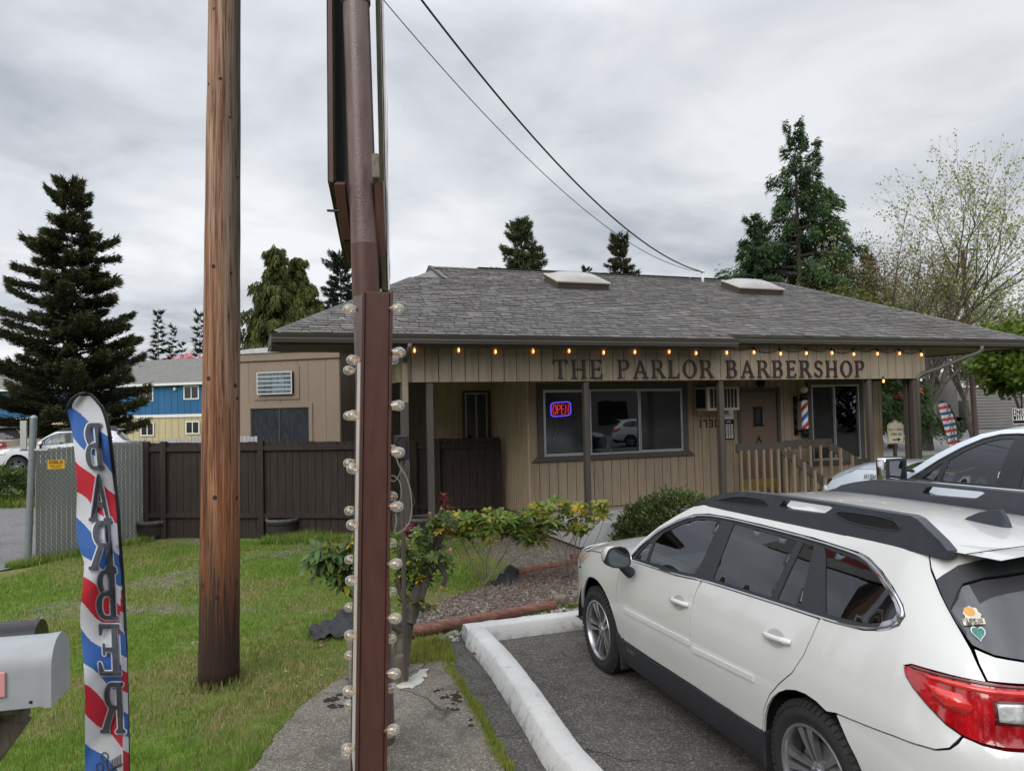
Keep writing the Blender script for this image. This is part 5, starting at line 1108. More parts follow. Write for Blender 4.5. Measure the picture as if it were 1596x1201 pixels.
def dirt_amt(x, y):
    # worn track across the lawn, plus bare soil beside the shop
    A = (-5.9, 8.0); B = (-3.6, 12.9); dx, dy = B[0] - A[0], B[1] - A[1]; L = hypot(dx, dy); d_ = abs((x - A[0]) * dy - (y - A[1]) * dx) / L; t_ = ((x - A[0]) * dx + (y - A[1]) * dy) / L
    m = max(0, 1 - d_ / 1.1) * (1 if t_ > -3 else 0) * .62
    m = max(m, max(0, 1 - abs(y - (8.9 - (x + 4) * .1)) / .8) * (.52 if x < -2.2 else .2))
    u = (x - BP.x) * cos(BA) + (y - BP.y) * sin(BA); v = -(x - BP.x) * sin(BA) + (y - BP.y) * cos(BA)
    if u > -2.6 and v > -3.2: m = max(m, min(1, (u + 2.6) * .8) * min(1, (v + 3.2) * .8) * .85)
    if y > 12.6 and x < -2: m = max(m, (y - 12.6) * .35)
    if x > -1.4 and 6.9 < y < 9.5: m = max(m, .35)
    m += .38 * nz(x, y, 1.3) + .22 * nz(x, y, 4, 5) + .12 * nz(x, y, 11, 9)
    return max(0, min(1, m))
def dry_amt(x, y): return max(0, min(1, .32 + .5 * nz(x, y, .55, 3) + .35 * nz(x, y, 2.2, 7) + .2 * nz(x, y, 6, 1)))
def axis(lo, f0, f1, hi, st):
    a = [lo + (f0 - lo) * q for q in (0, .4, .7, .86, .94, .98)]; b = []; x = f0
    while x < f1: b.append(x); x += st
    return a + b + [f1 + (hi - f1) * q for q in (0, .02, .06, .14, .3, .6, 1)]
xs = axis(-260, -9.5, 3.2, 300, .07); ys = axis(-60, 3.4, 17.5, 420, .07)
Vg = []; Cg = []
for y in ys:
    for x in xs:
        fine = -9.6 < x < 3.3 and 3.3 < y < 17.6
        h = (.018 * nz(x, y, 2.2) + .010 * nz(x, y, 7, 2)) - .012 if fine and not in_poly(x, y, MUL) else -.02
        if fine and (in_poly(x, y, WALK) or in_poly(x, y, LOT) or in_poly(x, y, PATH) or x > -.3 + (7.8 - y) * .25): h = min(h, -.02)
        Vg.append((x, y, h)); Cg.append((dirt_amt(x, y) if fine else .15, dry_amt(x, y) if fine else .35, 0, 1))
nx = len(xs); Fg = np.array([(j * nx + i, j * nx + i + 1, (j + 1) * nx + i + 1, (j + 1) * nx + i) for j in range(len(ys) - 1) for i in range(nx - 1)])
npmesh('ground', np.array(Vg), Fg, M['lawn'], col=np.array(Cg), smooth=True)['kind'] = 'structure'
def flat(nm, poly, z, mat, res=None, amp=0, kind='structure'):
    V, T = cdt(poly, (), res or .5); m_ = MB(); m_.add([(a, b, z + (amp * nz(a, b, 3)) if amp else z) for a, b in V], T); o = m_.build(nm, mat, recalc=False, smooth=True); 
    if kind: o['kind'] = kind
    return o
flat('parking_lot', LOT, .004, M['asphalt']); flat('path', PATH, .0, M['asphalt2'])
flat('drive', [(-7.75, 11.6), (-9.1, 19.3), (-9.1, 24), (-60, 24), (-60, 19.6), (-14, 19.2), (-11.5, 18.8), (-40, 5), (-12, 5), (-8.9, 8)][0:3] + [(-14, 19.5), (-60, 19.5), (-60, 4), (-11, 4), (-9.0, 8.2)], .004, M['roada'], 3)
flat('car_park', [(-10, 24), (-10, 40), (-60, 40), (-60, 22.6), (-13, 22.6)], .006, M['roada'], 4)
flat('road', [(9, 30), (200, 66), (200, 104), (9, 56)], .006, M['roadfar'], 20)
flat('side_road', [(12.5, 12), (19, 12), (40, 30), (26, 30)], .006, M['asphalt2'], 8)
# concrete slab with crumbling ragged edges
wk = []
for i, (a, b) in enumerate(dens(WALK, .06)): wk.append((a + .022 * nz(a, b, 9), b + .022 * nz(a, b, 9, 4)))
m_ = MB(); Vw, Tw = cdt(wk, (), .12); m_.add([(a, b, .028 + .004 * nz(a, b, 2)) for a, b in Vw], Tw); n_ = len(wk)
m_.add([(a, b, .028) for a, b in wk] + [(a, b, -.02) for a, b in wk], [(i, (i + 1) % n_, n_ + (i + 1) % n_, n_ + i) for i in range(n_)]); o = m_.build('sidewalk', M['concrete'], recalc=False); o['kind'] = 'structure'
def patch(nm, px, z, mat, label, cat, res=.05, amp=.02, jig=.045, kind=None):
    P_ = [(a + jig * nz(a, b, 14), b + jig * nz(a, b, 14, 6)) for a, b in dens(V2(*px), .05)]; V, T = cdt(P_, (), res); m_ = MB(); m_.add([(a, b, z + amp * abs(nz(a, b, 8)) * min(1, seg_d(a, b, P_) / .05)) for a, b in V], T); o = m_.build(nm, mat, recalc=False, smooth=True)
    if kind: o['kind'] = kind; return o
    return tag(o, label, cat)
patch('cement_patch', [(616, 1076), (640, 1060), (652, 1050), (668, 1049), (666, 1060), (655, 1072), (640, 1080)], .035, M['spall'], 'pale broken cement patch on the slab at the foot of the sign post', 'cement patch')
def mossy(px, n):
    P_ = V2(*px); k = random.Random(len(px)); m_ = MB(); x0, x1 = min(p[0] for p in P_), max(p[0] for p in P_); y0, y1 = min(p[1] for p in P_), max(p[1] for p in P_); g = 0
    while g < n:
        x, y = k.uniform(x0, x1), k.uniform(y0, y1); g += 1
        if not in_poly(x, y, P_) or nz(x, y, 9, 3) < -.12: continue
        r = k.uniform(.008, .035); m_.add([(x, y, .034 + r * .35)] + [(x + r * k.uniform(.6, 1.2) * cos(q), y + r * k.uniform(.6, 1.2) * sin(q), .027) for q in [2 * pi * i / 7 for i in range(7)]], [(0, 1 + i, 1 + (i + 1) % 7) for i in range(7)])
    m_.build('moss', M['moss'], smooth=True)['kind'] = 'stuff'
mossy([(676, 1082), (690, 1078), (716, 1082), (722, 1090), (735, 1120), (745, 1140), (730, 1138), (712, 1120), (700, 1112), (684, 1100)], 150)
mossy([(500, 1100), (520, 1090), (552, 1082), (556, 1102), (530, 1108), (508, 1108)], 150)
mu = MB(); Vm, Tm = cdt(MUL, (), .07); mu.add([(a, b, .012 + .05 * min(1, seg_d(a, b, MUL) / .3) + .02 * nz(a, b, 6) * min(1, seg_d(a, b, MUL) / .1)) for a, b in Vm], Tm); o = mu.build('mulch', M['mulch'], recalc=False, smooth=True); o['kind'] = 'stuff'
rr_ = random.Random(5); P_, F_, C_ = [], [], []
while len(P_) < 3 * 4200:
    x = rr_.uniform(-1.3, 1.4); y = rr_.uniform(7.7, 11)
    if not in_poly(x, y, MUL): continue
    z = .016 + .05 * min(1, seg_d(x, y, MUL) / .3); q = rr_.uniform(0, 2 * pi); L = rr_.uniform(.015, .045); w_ = rr_.uniform(.004, .009); dz = rr_.uniform(-.008, .012)
    b = len(P_); P_ += [(x - L * cos(q), y - L * sin(q), z + .004), (x + L * cos(q) + w_ * sin(q), y + L * sin(q) - w_ * cos(q), z + .006 + dz), (x + L * cos(q) - w_ * sin(q), y + L * sin(q) + w_ * cos(q), z + .006 + dz)]; F_.append((b, b + 1, b + 2)); c_ = rr_.choice([(.34, .28, .23), (.22, .16, .12), (.12, .075, .055), (.45, .41, .36)]); C_ += [c_] * 3
npmesh('bark_chips', np.array(P_), np.array(F_), M['blade'], col=np.array(C_))['kind'] = 'stuff'

# kerbs: painted concrete sections laid end to end
def kerb(pts, wb, wt, h, label, nm='kerb'):
    """pts = outer base line (left side), kerb extends to the right of travel"""
    root_ = empty(nm, (pts[0][0], pts[0][1], 0), 0, label, 'kerb'); P = [Vector((a, b, 0)) for a, b in pts]; rings = []
    fine = []
    for i in range(len(P) - 1):
        k = max(1, int((P[i + 1] - P[i]).length / .08)); fine += [P[i].lerp(P[i + 1], j / k) for j in range(k)]
    fine.append(P[-1]); vs = []; N = len(fine)
    # smooth the line
    for _ in range(6): fine = [fine[0]] + [(fine[i - 1] + fine[i] * 2 + fine[i + 1]) / 4 for i in range(1, N - 1)] + [fine[-1]]
    prof = [(0, -.02), (.006, .04), ((wb - wt) * .45, h - .022), ((wb - wt) * .45 + .02, h - .003), (wb / 2, h + .002), (wb - (wb - wt) * .45 - .02, h - .003), (wb - (wb - wt) * .45, h - .022), (wb - .006, .04), (wb, -.02)]
    for i, p in enumerate(fine):
        d_ = (fine[min(i + 1, N - 1)] - fine[max(i - 1, 0)]).normalized(); s_ = Vector((d_.y, -d_.x, 0)); j = .006 * nz(p.x, p.y, 7)
        for a, b in prof: vs.append(p + s_ * (a + .006 * nz(p.x + a, p.y, 11, b)) + Vector((0, 0, b + (j + .004 * nz(p.x, p.y + a, 19)) * (b > .05))) - root_.location)
    n_ = len(prof); m_ = MB(); m_.add(vs, [(i * n_ + j, i * n_ + j + 1, (i + 1) * n_ + j + 1, (i + 1) * n_ + j) for i in range(N - 1) for j in range(n_ - 1)] + [tuple(range(n_)), tuple((N - 1) * n_ + j for j in range(n_))])
    m_.build('painted_face', M['kerb'], root_, smooth=True, angle=50); return root_
kerb(kA[::-1], .27, .17, .15, 'curving white painted concrete kerb between the slab and the parking bay')
b0 = kB0 + nB * .20 - dB * .02; kerb([tuple((b0 + dB * q).xy) for q in (.03, .5, 1.4, 2.2)], .24, .17, .155, 'straight white painted concrete kerb in front of the white estate car')
kerb([tuple((b0 + dB * q).xy) for q in (2.9, 3.6, 4.9)], .22, .15, .148, 'short white wheel stop in front of the white pickup truck')
# crack in kerb
# landscape timbers
def log(nm, a, b, r, mat, label, cat, n=14, ends=None):
    a = Vector(a); b = Vector(b); m_ = MB(); k = 16; pts = []; rs = []
    for i in range(k + 1):
        q = i / k; p = a.lerp(b, q); pts.append(p + Vector((.006 * nz(q * 5, 0, 1), .006 * nz(q * 5, 3, 1), .004 * nz(q * 6, 7, 1))) - a); rs.append(r * (1 + .05 * nz(q * 7, 1, 1)))
    m_.tube(pts, rs, n); o = m_.build(nm, mat, None, smooth=True, angle=50); o.location = a; return tag(o, label, cat)
a = gp(628, 987, .05); b = gp(864, 943, .05); log('landscape_timber', a, b, .058, M['timber'], 'long red-brown round edging timber between the pebbles and the mulch', 'edging timber')
a = gp(806, 893, .05); b = gp(912, 873, .05); log('landscape_timber', a, b, .055, M['timber'], 'red-brown edging timber at the back of the mulch behind the thin shrub', 'edging timber')
log('log', gp(866, 934, .05), gp(884, 937, .05), .065, M['barkp'], 'short cut log lying beside the end of the front edging timber', 'log')
a = gp(880, 870, .05); log('landscape_timber', a + Vector((.1, .02, 0)), gp(1010, 858, .05), .055, M['timber'], 'red-brown edging timber running behind the nose of the white estate car', 'edging timber')
# pebbles
rk = random.Random(3); ico = bmesh.new(); bmesh.ops.create_icosphere(ico, subdivisions=1, radius=1); iv = np.array([v.co for v in ico.verts]); ifc = np.array([[v.index for v in f.verts] for f in ico.faces]); ico.free()
RV, RF, RC = [], [], []
band = V2((676, 1004), (700, 985), (880, 938), (930, 928), (960, 940), (905, 950), (800, 966), (735, 984), (712, 1000))
def stones(n, poly, r0, r1, seed, cols):
    k = random.Random(seed); got = 0; x0 = min(p[0] for p in poly); x1 = max(p[0] for p in poly); y0 = min(p[1] for p in poly); y1 = max(p[1] for p in poly); V, F, C = [], [], []
    while got < n:
        x = k.uniform(x0, x1); y = k.uniform(y0, y1)
        if not in_poly(x, y, poly): continue
        r = k.uniform(r0, r1); s = np.array([r * k.uniform(.8, 1.4), r * k.uniform(.7, 1.1), r * k.uniform(.4, .7)]); q = k.uniform(0, pi); R2 = np.array([[cos(q), -sin(q), 0], [sin(q), cos(q), 0], [0, 0, 1]])
        v = (iv * s * (1 + .12 * np.array([[k.uniform(-1, 1)] for _ in iv]))) @ R2.T + np.array([x, y, s[2] * .45]); F.append(ifc + 12 * got); V.append(v); c = k.choice(cols); b = k.uniform(.75, 1.2); C.append(np.array([[c[0] * b, c[1] * b, c[2] * b]] * 12)); got += 1
    return np.vstack(V), np.vstack(F), np.vstack(C)
STC = [(.38, .37, .34), (.30, .27, .22), (.22, .23, .23), (.46, .44, .40), (.26, .20, .15)]
v_, f_, c_ = stones(520, band, .010, .034, 4, STC); npmesh('pebbles', v_, f_, M['rock'], col=c_, smooth=True)['kind'] = 'stuff'
v_, f_, c_ = stones(130, [(-7, 7.5), (-2.2, 7.5), (-2.2, 13.4), (-6.4, 13.4)], .006, .016, 9, STC); npmesh('gravel', v_, f_, M['rock'], col=c_, smooth=True)['kind'] = 'stuff'
v_, f_, c_ = stones(150, [(.3, 2), (4, 2), (4, 7), (-.2, 7)], .003, .007, 19, STC); npmesh('gravel', v_, f_, M['rock'], col=c_, smooth=True)['kind'] = 'stuff'
# weed cloth
def cloth(px, h, label, nm='weed_cloth'):
    P_ = V2(*px); V, T = cdt(P_, (), .03); c = P_[0]; m_ = MB(); m_.add([(a - c[0], b - c[1], .015 + h * abs(nz(a, b, 5, 2)) * min(1, seg_d(a, b, P_) / .05) + h * .5 * abs(nz(a, b, 14)) + h * .35 * max(0, sin(a * 30 + b * 11)) ) for a, b in V], T); o = m_.build(nm, M['fabric'], smooth=True); o.location = (c[0], c[1], 0); return tag(o, label, 'weed cloth')
cloth([(478, 985), (505, 975), (522, 968), (530, 955), (556, 950), (570, 975), (562, 992), (520, 997), (490, 1000)], .10, 'crumpled black weed cloth on the lawn left of the sign post')
cloth([(764, 914), (778, 903), (796, 892), (808, 893), (806, 915), (790, 922), (770, 920)], .16, 'rumpled black weed cloth at the foot of the yellow-green shrub')

# ================================================================== utility pole
up_ = empty('utility_pole', gp(341, 1062), 0, 'tall round wooden utility pole standing on the lawn, dark at its base', 'utility pole')
m_ = MB(); pts = []; rs = []; N = 60
for i in range(N + 1):
    z = 9.2 * i / N; pts.append((-.0 + .017 * z, 0, z - .02)); rs.append(.168 - .0058 * z + .0025 * nz(z * 3, 0, 1))
m_.tube(pts, rs, 40)
for k, (x, y, z) in enumerate(m_.v): q = atan2(y, x - .017 * z); m_.v[k] = (x + .004 * nz(q * 3, z * .4, 3) * cos(q), y + .004 * nz(q * 3, z * .4, 3) * sin(q), z)
m_.build('shaft', M['polewood'], up_, smooth=True)
for (px, py, r_) in ((343, 122, .016), (333, 415, .017), (357, 424, .013), (325, 590, .020), (361, 600, .020), (336, 775, .020), (366, 778, .018), (315, 912, .02), (371, 912, .02), (340, 930, .022), (340, 1023, .018), (332, 12, .012), (372, 620, .02), (356, 180, .014), (364, 270, .014), (322, 128, .012)):
    p = at(px, py, 6.30) - up_.location; cxp = .017 * p.z; rad = .168 - .0058 * p.z; dx = max(-rad * .98, min(rad * .98, p.x - cxp)); dyv = -sqrt(max(0, rad * rad - dx * dx)); d_ = Vector((dx, dyv, 0)).normalized(); c_ = Vector((cxp, 0, p.z)) + d_ * (rad + .001)
    s_ = d_.cross(Vector((0, 0, 1))); k_ = MB(); k_.add([c_ + d_ * .004] + [c_ + s_ * (r_ * cos(q)) + Vector((0, 0, r_ * 1.15 * sin(q))) - d_ * .002 for q in [2 * pi * i / 10 for i in range(10)]], [(0, 1 + i, 1 + (i + 1) % 10) for i in range(10)]); k_.build('knot', M['knot'], up_, smooth=True)

# ================================================================== pylon sign
sg_ = empty('pylon_sign', gp(589, 1085, 0), 0, 'tall brown edge-on pylon sign on a steel pipe with bulb-lined lower panel', 'sign')
SO = sg_.location.copy()
def S_(p): return Vector(p) - SO
pt = at(555, 5, 5.15); pb = at(571, 470, 5.15); dz = (pt - pb) / (pt.z - pb.z); p0 = pb - dz * pb.z
m_ = MB(); m_.tube([S_(p0 + dz * z) for z in (0, 1.5, 3, 4.2, 5.14)], .092, 28); m_.tube([S_(p0 + dz * z) for z in (5.12, 5.16)], .10, 28); m_.tube([S_(p0 + dz * z) for z in (5.16, 7.2)], .075, 28)
m_.build('pipe', M['pipe'], sg_, smooth=True, angle=40)
m_ = MB(); m_.tube([S_(p0 + dz * z) for z in (3.06, 3.22, 3.42)], [.0935, .0945, .0935], 28, cap=False); m_.build('pipe_collar', M['signbrown'], sg_, smooth=True)
# lower bulb-lined panel: front board faces the camera
FT = at(588.5, 454, 4.1); FB = at(578.5, 1201, 4.1); dl = (FT - FB) / (FT.z - FB.z); fw = Vector((-.250, .968, 0)); rt_ = Vector((.968, .250, 0)); zT = FT.z; zB = .10
def lowp(a, d_, z): return S_(FT + dl * (z - zT) + rt_ * a + fw * d_)
def lbox(mb, a0, a1, d0, d1, z0, z1, mi=0):
    vs = [lowp(a, d_, z) for z in (z0, z1) for a, d_ in ((a0, d0), (a1, d0), (a1, d1), (a0, d1))]
    mb.add(vs, [(0, 3, 2, 1), (4, 5, 6, 7), (0, 1, 5, 4), (1, 2, 6, 5), (2, 3, 7, 6), (3, 0, 4, 7)], mi)
HW = .084
m_ = MB(); lbox(m_, -HW + .018, HW - .018, .0, .03, zB, zT - .004); m_.build('front_board', M['signbrown'], sg_, bevel=.003)
m_ = MB(); lbox(m_, -HW, -HW + .016, -.012, .07, zB, zT); lbox(m_, HW - .016, HW, -.012, .07, zB, zT); m_.build('corner_batten', M['signbrown'], sg_, bevel=.003)
m_ = MB(); lbox(m_, -HW, HW, .56, .62, zB, zT - .18); lbox(m_, -HW, -HW + .016, .50, .56, zB, zT - .2); lbox(m_, HW - .016, HW, .50, .56, zB, zT - .2); m_.build('rear_board', M['signbrown'], sg_, bevel=.003)
m_ = MB(); lbox(m_, -HW + .003, -HW + .02, .07, .5, zB + .1, zT - .30); lbox(m_, HW - .02, HW - .003, .07, .5, zB + .1, zT - .30); m_.build('sign_face', M['signwhite'], sg_)
m_ = MB(); lbox(m_, -HW + .0, -HW + .016, .07, .5, zT - .36, zT); lbox(m_, HW - .016, HW - .0, .07, .5, zT - .36, zT); lbox(m_, -HW + .018, HW - .018, .03, .5, zT - .05, zT - .01); m_.build('side_board', M['signbrown'], sg_)
M['bulbglass'] = None
t = NT('clear_bulb_glass'); t.n.remove(t.b); tr = t.new('ShaderNodeBsdfTransparent'); tr.inputs[0].default_value = (.93, .93, .90, 1); gl_ = t.new('ShaderNodeBsdfGlossy'); gl_.inputs['Roughness'].default_value = .06; df = t.new('ShaderNodeBsdfDiffuse'); df.inputs[0].default_value = (.80, .79, .72, 1)
a_ = t.new('ShaderNodeMixShader'); lw = t.new('ShaderNodeLayerWeight'); lw.inputs[0].default_value = .35; t.link(t.math('ADD', t.math('MULTIPLY', lw.outputs[1], .50), .07), a_.inputs[0]); t.link(tr.outputs[0], a_.inputs[1]); t.link(df.outputs[0], a_.inputs[2])
b_ = t.new('ShaderNodeMixShader'); b_.inputs[0].default_value = .12; t.link(a_.outputs[0], b_.inputs[1]); t.link(gl_.outputs[0], b_.inputs[2]); t.link(b_.outputs[0], t.out.inputs[0]); M['bulbglass'] = t.m
t = NT('orange_filament'); t.set(col=(.75, .38, .14), em=(1, .5, .2), es=.25); M['fila'] = t.m
bulbs = [(543, 482, 1, -1), (549, 561, 1, -1), (550, 647, 1, -1), (549, 730, 1, -1), (548.5, 817.5, 1, -1), (547, 904.5, 1, -1), (545.5, 989.6, 1, -1), (543, 1076.6, 1, -1), (540.5, 1166, 1, -1),
         (542.7, 577, 0, -1), (543, 647.7, 0, -1), (543, 721.5, 0, -1), (544.5, 795.5, 0, -1), (544.8, 871.6, 0, -1), (544.8, 945.8, 0, -1), (544.6, 1021, 0, -1), (544.4, 1098, 0, -1), (540, 1176, 0, -1),
         (620.5, 481, 1, 1), (623, 549, 1, 1), (621.4, 631.6, 1, 1), (622, 704.5, 1, 1), (619.7, 789, 1, 1), (618, 878, 1, 1), (617, 963, 1, 1), (615.8, 1049, 1, 1), (613.5, 1136, 1, 1),
         (613, 561, 0, 1), (612.5, 632, 0, 1), (612, 700, 0, 1), (612, 773, 0, 1), (611, 846, 0, 1), (610.8, 921.6, 0, 1), (610.5, 995, 0, 1), (610.5, 1071.6, 0, 1), (607, 1142, 0, 1)]
proto = None
for (px, py, near, sd_) in bulbs:
    D = 4.12 if near else 4.70; c_ = at(px, py, D); holder = None
    if proto is None:
        proto = empty('bulb', S_(c_)); proto.parent = sg_
        b1 = MB(); b1.lathe([(0, .036), (.014, .034), (.026, .024), (.0335, .008), (.034, -.006), (.030, -.022), (.022, -.036), (.016, -.046), (.0145, -.052)], axis='X', n=18); b1.build('glass', M['bulbglass'], proto, smooth=True)
        b1 = MB(); b1.lathe([(0, -.046), (.015, -.047), (.0165, -.050), (.0165, -.058), (0, -.058)], axis='X', n=12); b1.build('socket', M['signbrown'], proto, smooth=True, angle=40)
        b1 = MB(); b1.tube([(-.045, .0, .003), (.018, .0, 0)], .0034, 5); b1.tube([(-.045, .004, -.004), (.015, .003, -.003)], .0018, 5); b1.build('filament', M['fila'], proto)
        hb = proto
    else:
        hb = copy_tree(proto, sg_); hb.location = S_(c_)
    hb.scale = (.9, .88, .88); hb.rotation_euler = (RNG.uniform(-.2, .2), RNG.uniform(-.12, .12), (0 if sd_ > 0 else pi) + .22 + RNG.uniform(-.1, .1))
# upper double-sided sign seen edge-on
ud = Vector((-.165, .986, 0)); 
def upanel(nm, x_top, x_bot, y_bot, D0, Lg, zbot_far, th, mat, ztop=8.2, inner=None):
    a = at(x_bot, y_bot, D0); b = at(x_top, -40, D0); d_ = (b - a) / (b.z - a.z); n_ = Vector((ud.y, -ud.x, 0)); m_ = MB()
    cr = [a, a + ud * Lg + Vector((0, 0, zbot_far - a.z)), a + ud * Lg + d_ * (ztop - a.z), a + d_ * (ztop - a.z)]
    vs = [S_(p) for p in cr] + [S_(p - n_ * th) for p in cr]
    m_.add(vs, [(0, 1, 2, 3), (7, 6, 5, 4), (0, 4, 5, 1), (1, 5, 6, 2), (2, 6, 7, 3), (3, 7, 4, 0)]); return m_.build(nm, mat, sg_, bevel=.003)
upanel('upper_panel', 521, 523, 282, 5.2, 2.2, 3.70, .055, M['mosswood'])
upanel('upper_frame', 517.5, 520, 284, 5.17, .10, 3.82, .030, M['signbrown'])
upanel('upper_panel', 597, 608, 452, 5.2, 2.1, 3.10, .015, M['signwhite'])
upanel('upper_frame', 592, 603, 452, 5.18, 2.05, 3.10, .035, M['mosswood'])
a_s = at(608, 452, 5.2); nS = Vector((ud.y, -ud.x, 0))
m_ = MB(); gs, wS = glyphs('SHOP', .2)
for ch, polys in gs:
    for kk, p in enumerate(polys): m_.add([S_(a_s + ud * (.10 + x_ / wS * 1.4) + Vector((0, 0, .35 + y_ * .55)) + nS * (.004 + .0004 * kk)) for x_, y_ in p], [tuple(range(len(p)))])
m_.build('lettering', M['gloss'], sg_)
for z_, mt in ((.1, 'redp'), (1.05, 'bluep'), (1.3, 'redp')): m_ = MB(); m_.add([S_(a_s + ud * q_ + Vector((0, 0, z_ + h_ + q_ * .1)) + nS * .003) for q_, h_ in ((.02, 0), (1.66, 0), (1.66, .14), (.02, .14))], [(0, 1, 2, 3)]); m_.build('stripe', M[mt], sg_)
m_ = MB()
for (p, q, w_, h_) in ((at(530, 285, 5.1), at(541, 372, 5.3), .12, .065), (at(591, 282, 5.1), at(596, 450, 5.25), .10, .055)): m_.beam(S_(p), S_(q), w_ * .6, h_, up=(0, 1, 0))
m_.beam(S_(at(541, 372, 5.3)), S_(at(551, 412, 5.6)), .06, .05); m_.build('bracket', M['signbrown'], sg_, bevel=.004)
m_ = MB(); m_.tube([S_(at(510, 328, 5.1)), S_(at(530, 329, 5.1))], .009, 8); m_.build('bolt', M['gloss'], sg_)
m_ = MB(); m_.beam(S_(at(585, 244, 5.0)), S_(at(586, 282, 4.9)), .05, .07); m_.build('wood_block', M['oldwood'], sg_, bevel=.01)
m_ = MB(); m_.beam(S_(gp(627, 1066)), S_(gp(627, 1066) + Vector((0, 0, .24))), .09, .10); m_.beam(S_(gp(553, 1080)), S_(gp(548, 1052) + Vector((-.02, .1, .30))), .08, .08); m_.build('foot_timber', M['oldwood'], sg_, bevel=.008)
# loose wiring beside the panel
wl = empty('loose_cable', at(618, 700, 4.7), 0, 'thin loose cream cables looping beside the right edge of the sign panel', 'cable'); WL = wl.location.copy()
def wire(pp, r, mat, nm):
    P_ = [at(a, b, 4.62 + (c_ if len(q_) else 0)) if False else at(a, b, 4.65) - WL for (a, b), q_, c_ in [(p, (), 0) for p in pp]]; P_ = chaikin([tuple(p) for p in P_], 3, False); k_ = MB(); k_.tube(P_, r, 5); k_.build(nm, mat, wl, smooth=True)
wire([(617, 712), (622, 727), (634, 742), (641, 770), (642, 800), (636, 820), (618, 833), (614, 828), (618, 812), (616, 800)], .0045, M['cablew'], 'cable_loop')
wire([(626, 728), (620, 745), (612, 752), (606, 742), (614, 740), (624, 750), (626, 772), (622, 780)], .003, M['cablew'], 'cable_loop')
wire([(632, 740), (640, 722), (628, 728), (641, 728), (633, 736), (640, 762), (648, 785), (640, 790)], .003, M['wire'], 'cable_loop')
wire([(617, 695), (621, 683), (634, 680), (634, 710), (628, 726)], .004, M['cable'], 'cable_loop')
ab_ = MB(); p = at(626, 697, 6.2); ab_.box(-.06, .06, -.04, .04, -.10, .10); o = ab_.build('junction_box', M['cable'], bevel=.01); o.location = p; tag(o, 'small black box hung behind the loose cables right of the sign', 'junction box')
ab_ = MB(); ab_.tube([(0, 0, -1.9), (0, 0, -.1)], .02, 6)
st_ = ab_.build('box_stake', M['post'], o)

# ================================================================== overhead wires
mast = bpt(5.2, 4.2, ZR + .14)
def span(nm, end, sag, r, label, start=mast, N=60):
    m_ = MB(); a = Vector(start); b = Vector(end); pts = []
    for i in range(N + 1):
        q = i / N; p = a.lerp(b, q); p.z -= sag * 4 * q * (1 - q); pts.append(p - a)
    m_.tube(pts, r, 6); o = m_.build(nm, M['cable'], smooth=True); o.location = a; return tag(o, label, 'cable')
span('overhead_cable', (-2.38, 6.38, 8.3), .95, .014, 'thick black overhead service cable sagging to the shop roof')
span('overhead_cable', (-2.45, 6.38, 7.7), .95, .006, 'thin overhead wire running to the shop roof beneath the thick one')

# ================================================================== feather flag (near)
FD = 3.6
LE = [(75, 105), (100, 107.5), (170, 114), (240, 117.5), (330, 120), (420, 119), (490, 121.5), (560, 131), (620, 129), (720, 125), (800, 127.5), (900, 131), (1000, 132.5), (1201, 132.5), (1420, 133)]
RE = [(24, 134), (28, 140), (45, 150), (85, 164), (150, 172), (260, 178.5), (330, 183), (400, 185.5), (500, 189), (600, 192.5), (750, 196), (900, 198.5), (1040, 200), (1201, 201), (1420, 202)]
le = pchip([a for a, b in LE], [b for a, b in LE]); re_ = pchip([a for a, b in RE], [b for a, b in RE])
def lx(Y):  # left outline incl. the rounded head
    if Y < 75: return 134 - 29 * sqrt(max(0, 1 - ((75 - Y) / 51.0) ** 2)) if Y > 24 else 134
    return le(Y)
def fp(X, Y, off=0):
    """flag image coords (photo x, crop y) -> world; gentle folds in depth"""
    l = lx(Y); r = re_(Y); s = (X - l) / max(1, r - l)
    d_ = .035 * sin(Y * .018 + s * 2.2) + .05 * sin(s * pi * 1.3 + Y * .006) + (.06 * max(0, s - .86) / .14 if Y > 500 else 0)
    return at(X, 600 + Y / 2, FD + d_ - off)
def stripe(X, Y, s):
    g_ = (Y - .85 * (X * 2) + 88 + 5 * sin(X * .10 + Y * .02) + 2.5 * sin(Y * .06)) / 335.0 % 1.0
    bw = 4.5 if Y < 560 else max(0, 4.5 - (Y - 560) / 60)
    r = re_(Y)
    if (X > r - bw and Y < 830) or (Y < 75 and X < lx(Y) + 7 and X < 134) or Y < 34: return (.012, .012, .02)
    back = Y > 545 and X > r - min(9, (Y - 545) * .05)
    if back: g_ = (g_ + .45 + Y / 900) % 1; k = .8
    else: k = 1
    if g_ < .18 or g_ > .90: return (.055 * k, .15 * k, .46 * k)
    if .37 < g_ < .65: return (.60 * k, .035 * k, .055 * k)
    return (.70 * k, .70 * k, .74 * k)
fl_ = empty('feather_flag', at(186, 1201, FD) - Vector((0, 0, at(186, 1201, FD).z)), 0, 'tall near feather banner with red, white and blue waves and mirrored BARBER lettering', 'feather flag'); FO = fl_.location.copy()
NX, NY = 56, 620; V = []; C = []
for j in range(NY + 1):
    Y = 24 + (1400 - 24) * j / NY; l, r = lx(Y), re_(Y)
    for i in range(NX + 1):
        s = i / NX; X = l + (r - l) * s; V.append(tuple(fp(X, Y) - FO)); C.append(stripe(X, Y, s))
Fq = np.array([(j * (NX + 1) + i, (j + 1) * (NX + 1) + i, (j + 1) * (NX + 1) + i + 1, j * (NX + 1) + i + 1) for j in range(NY) for i in range(NX)])
npmesh('banner', np.array(V), Fq, M['leafcloth'] if 'leafcloth' in M else M['blade'], fl_, np.array(C), smooth=True)
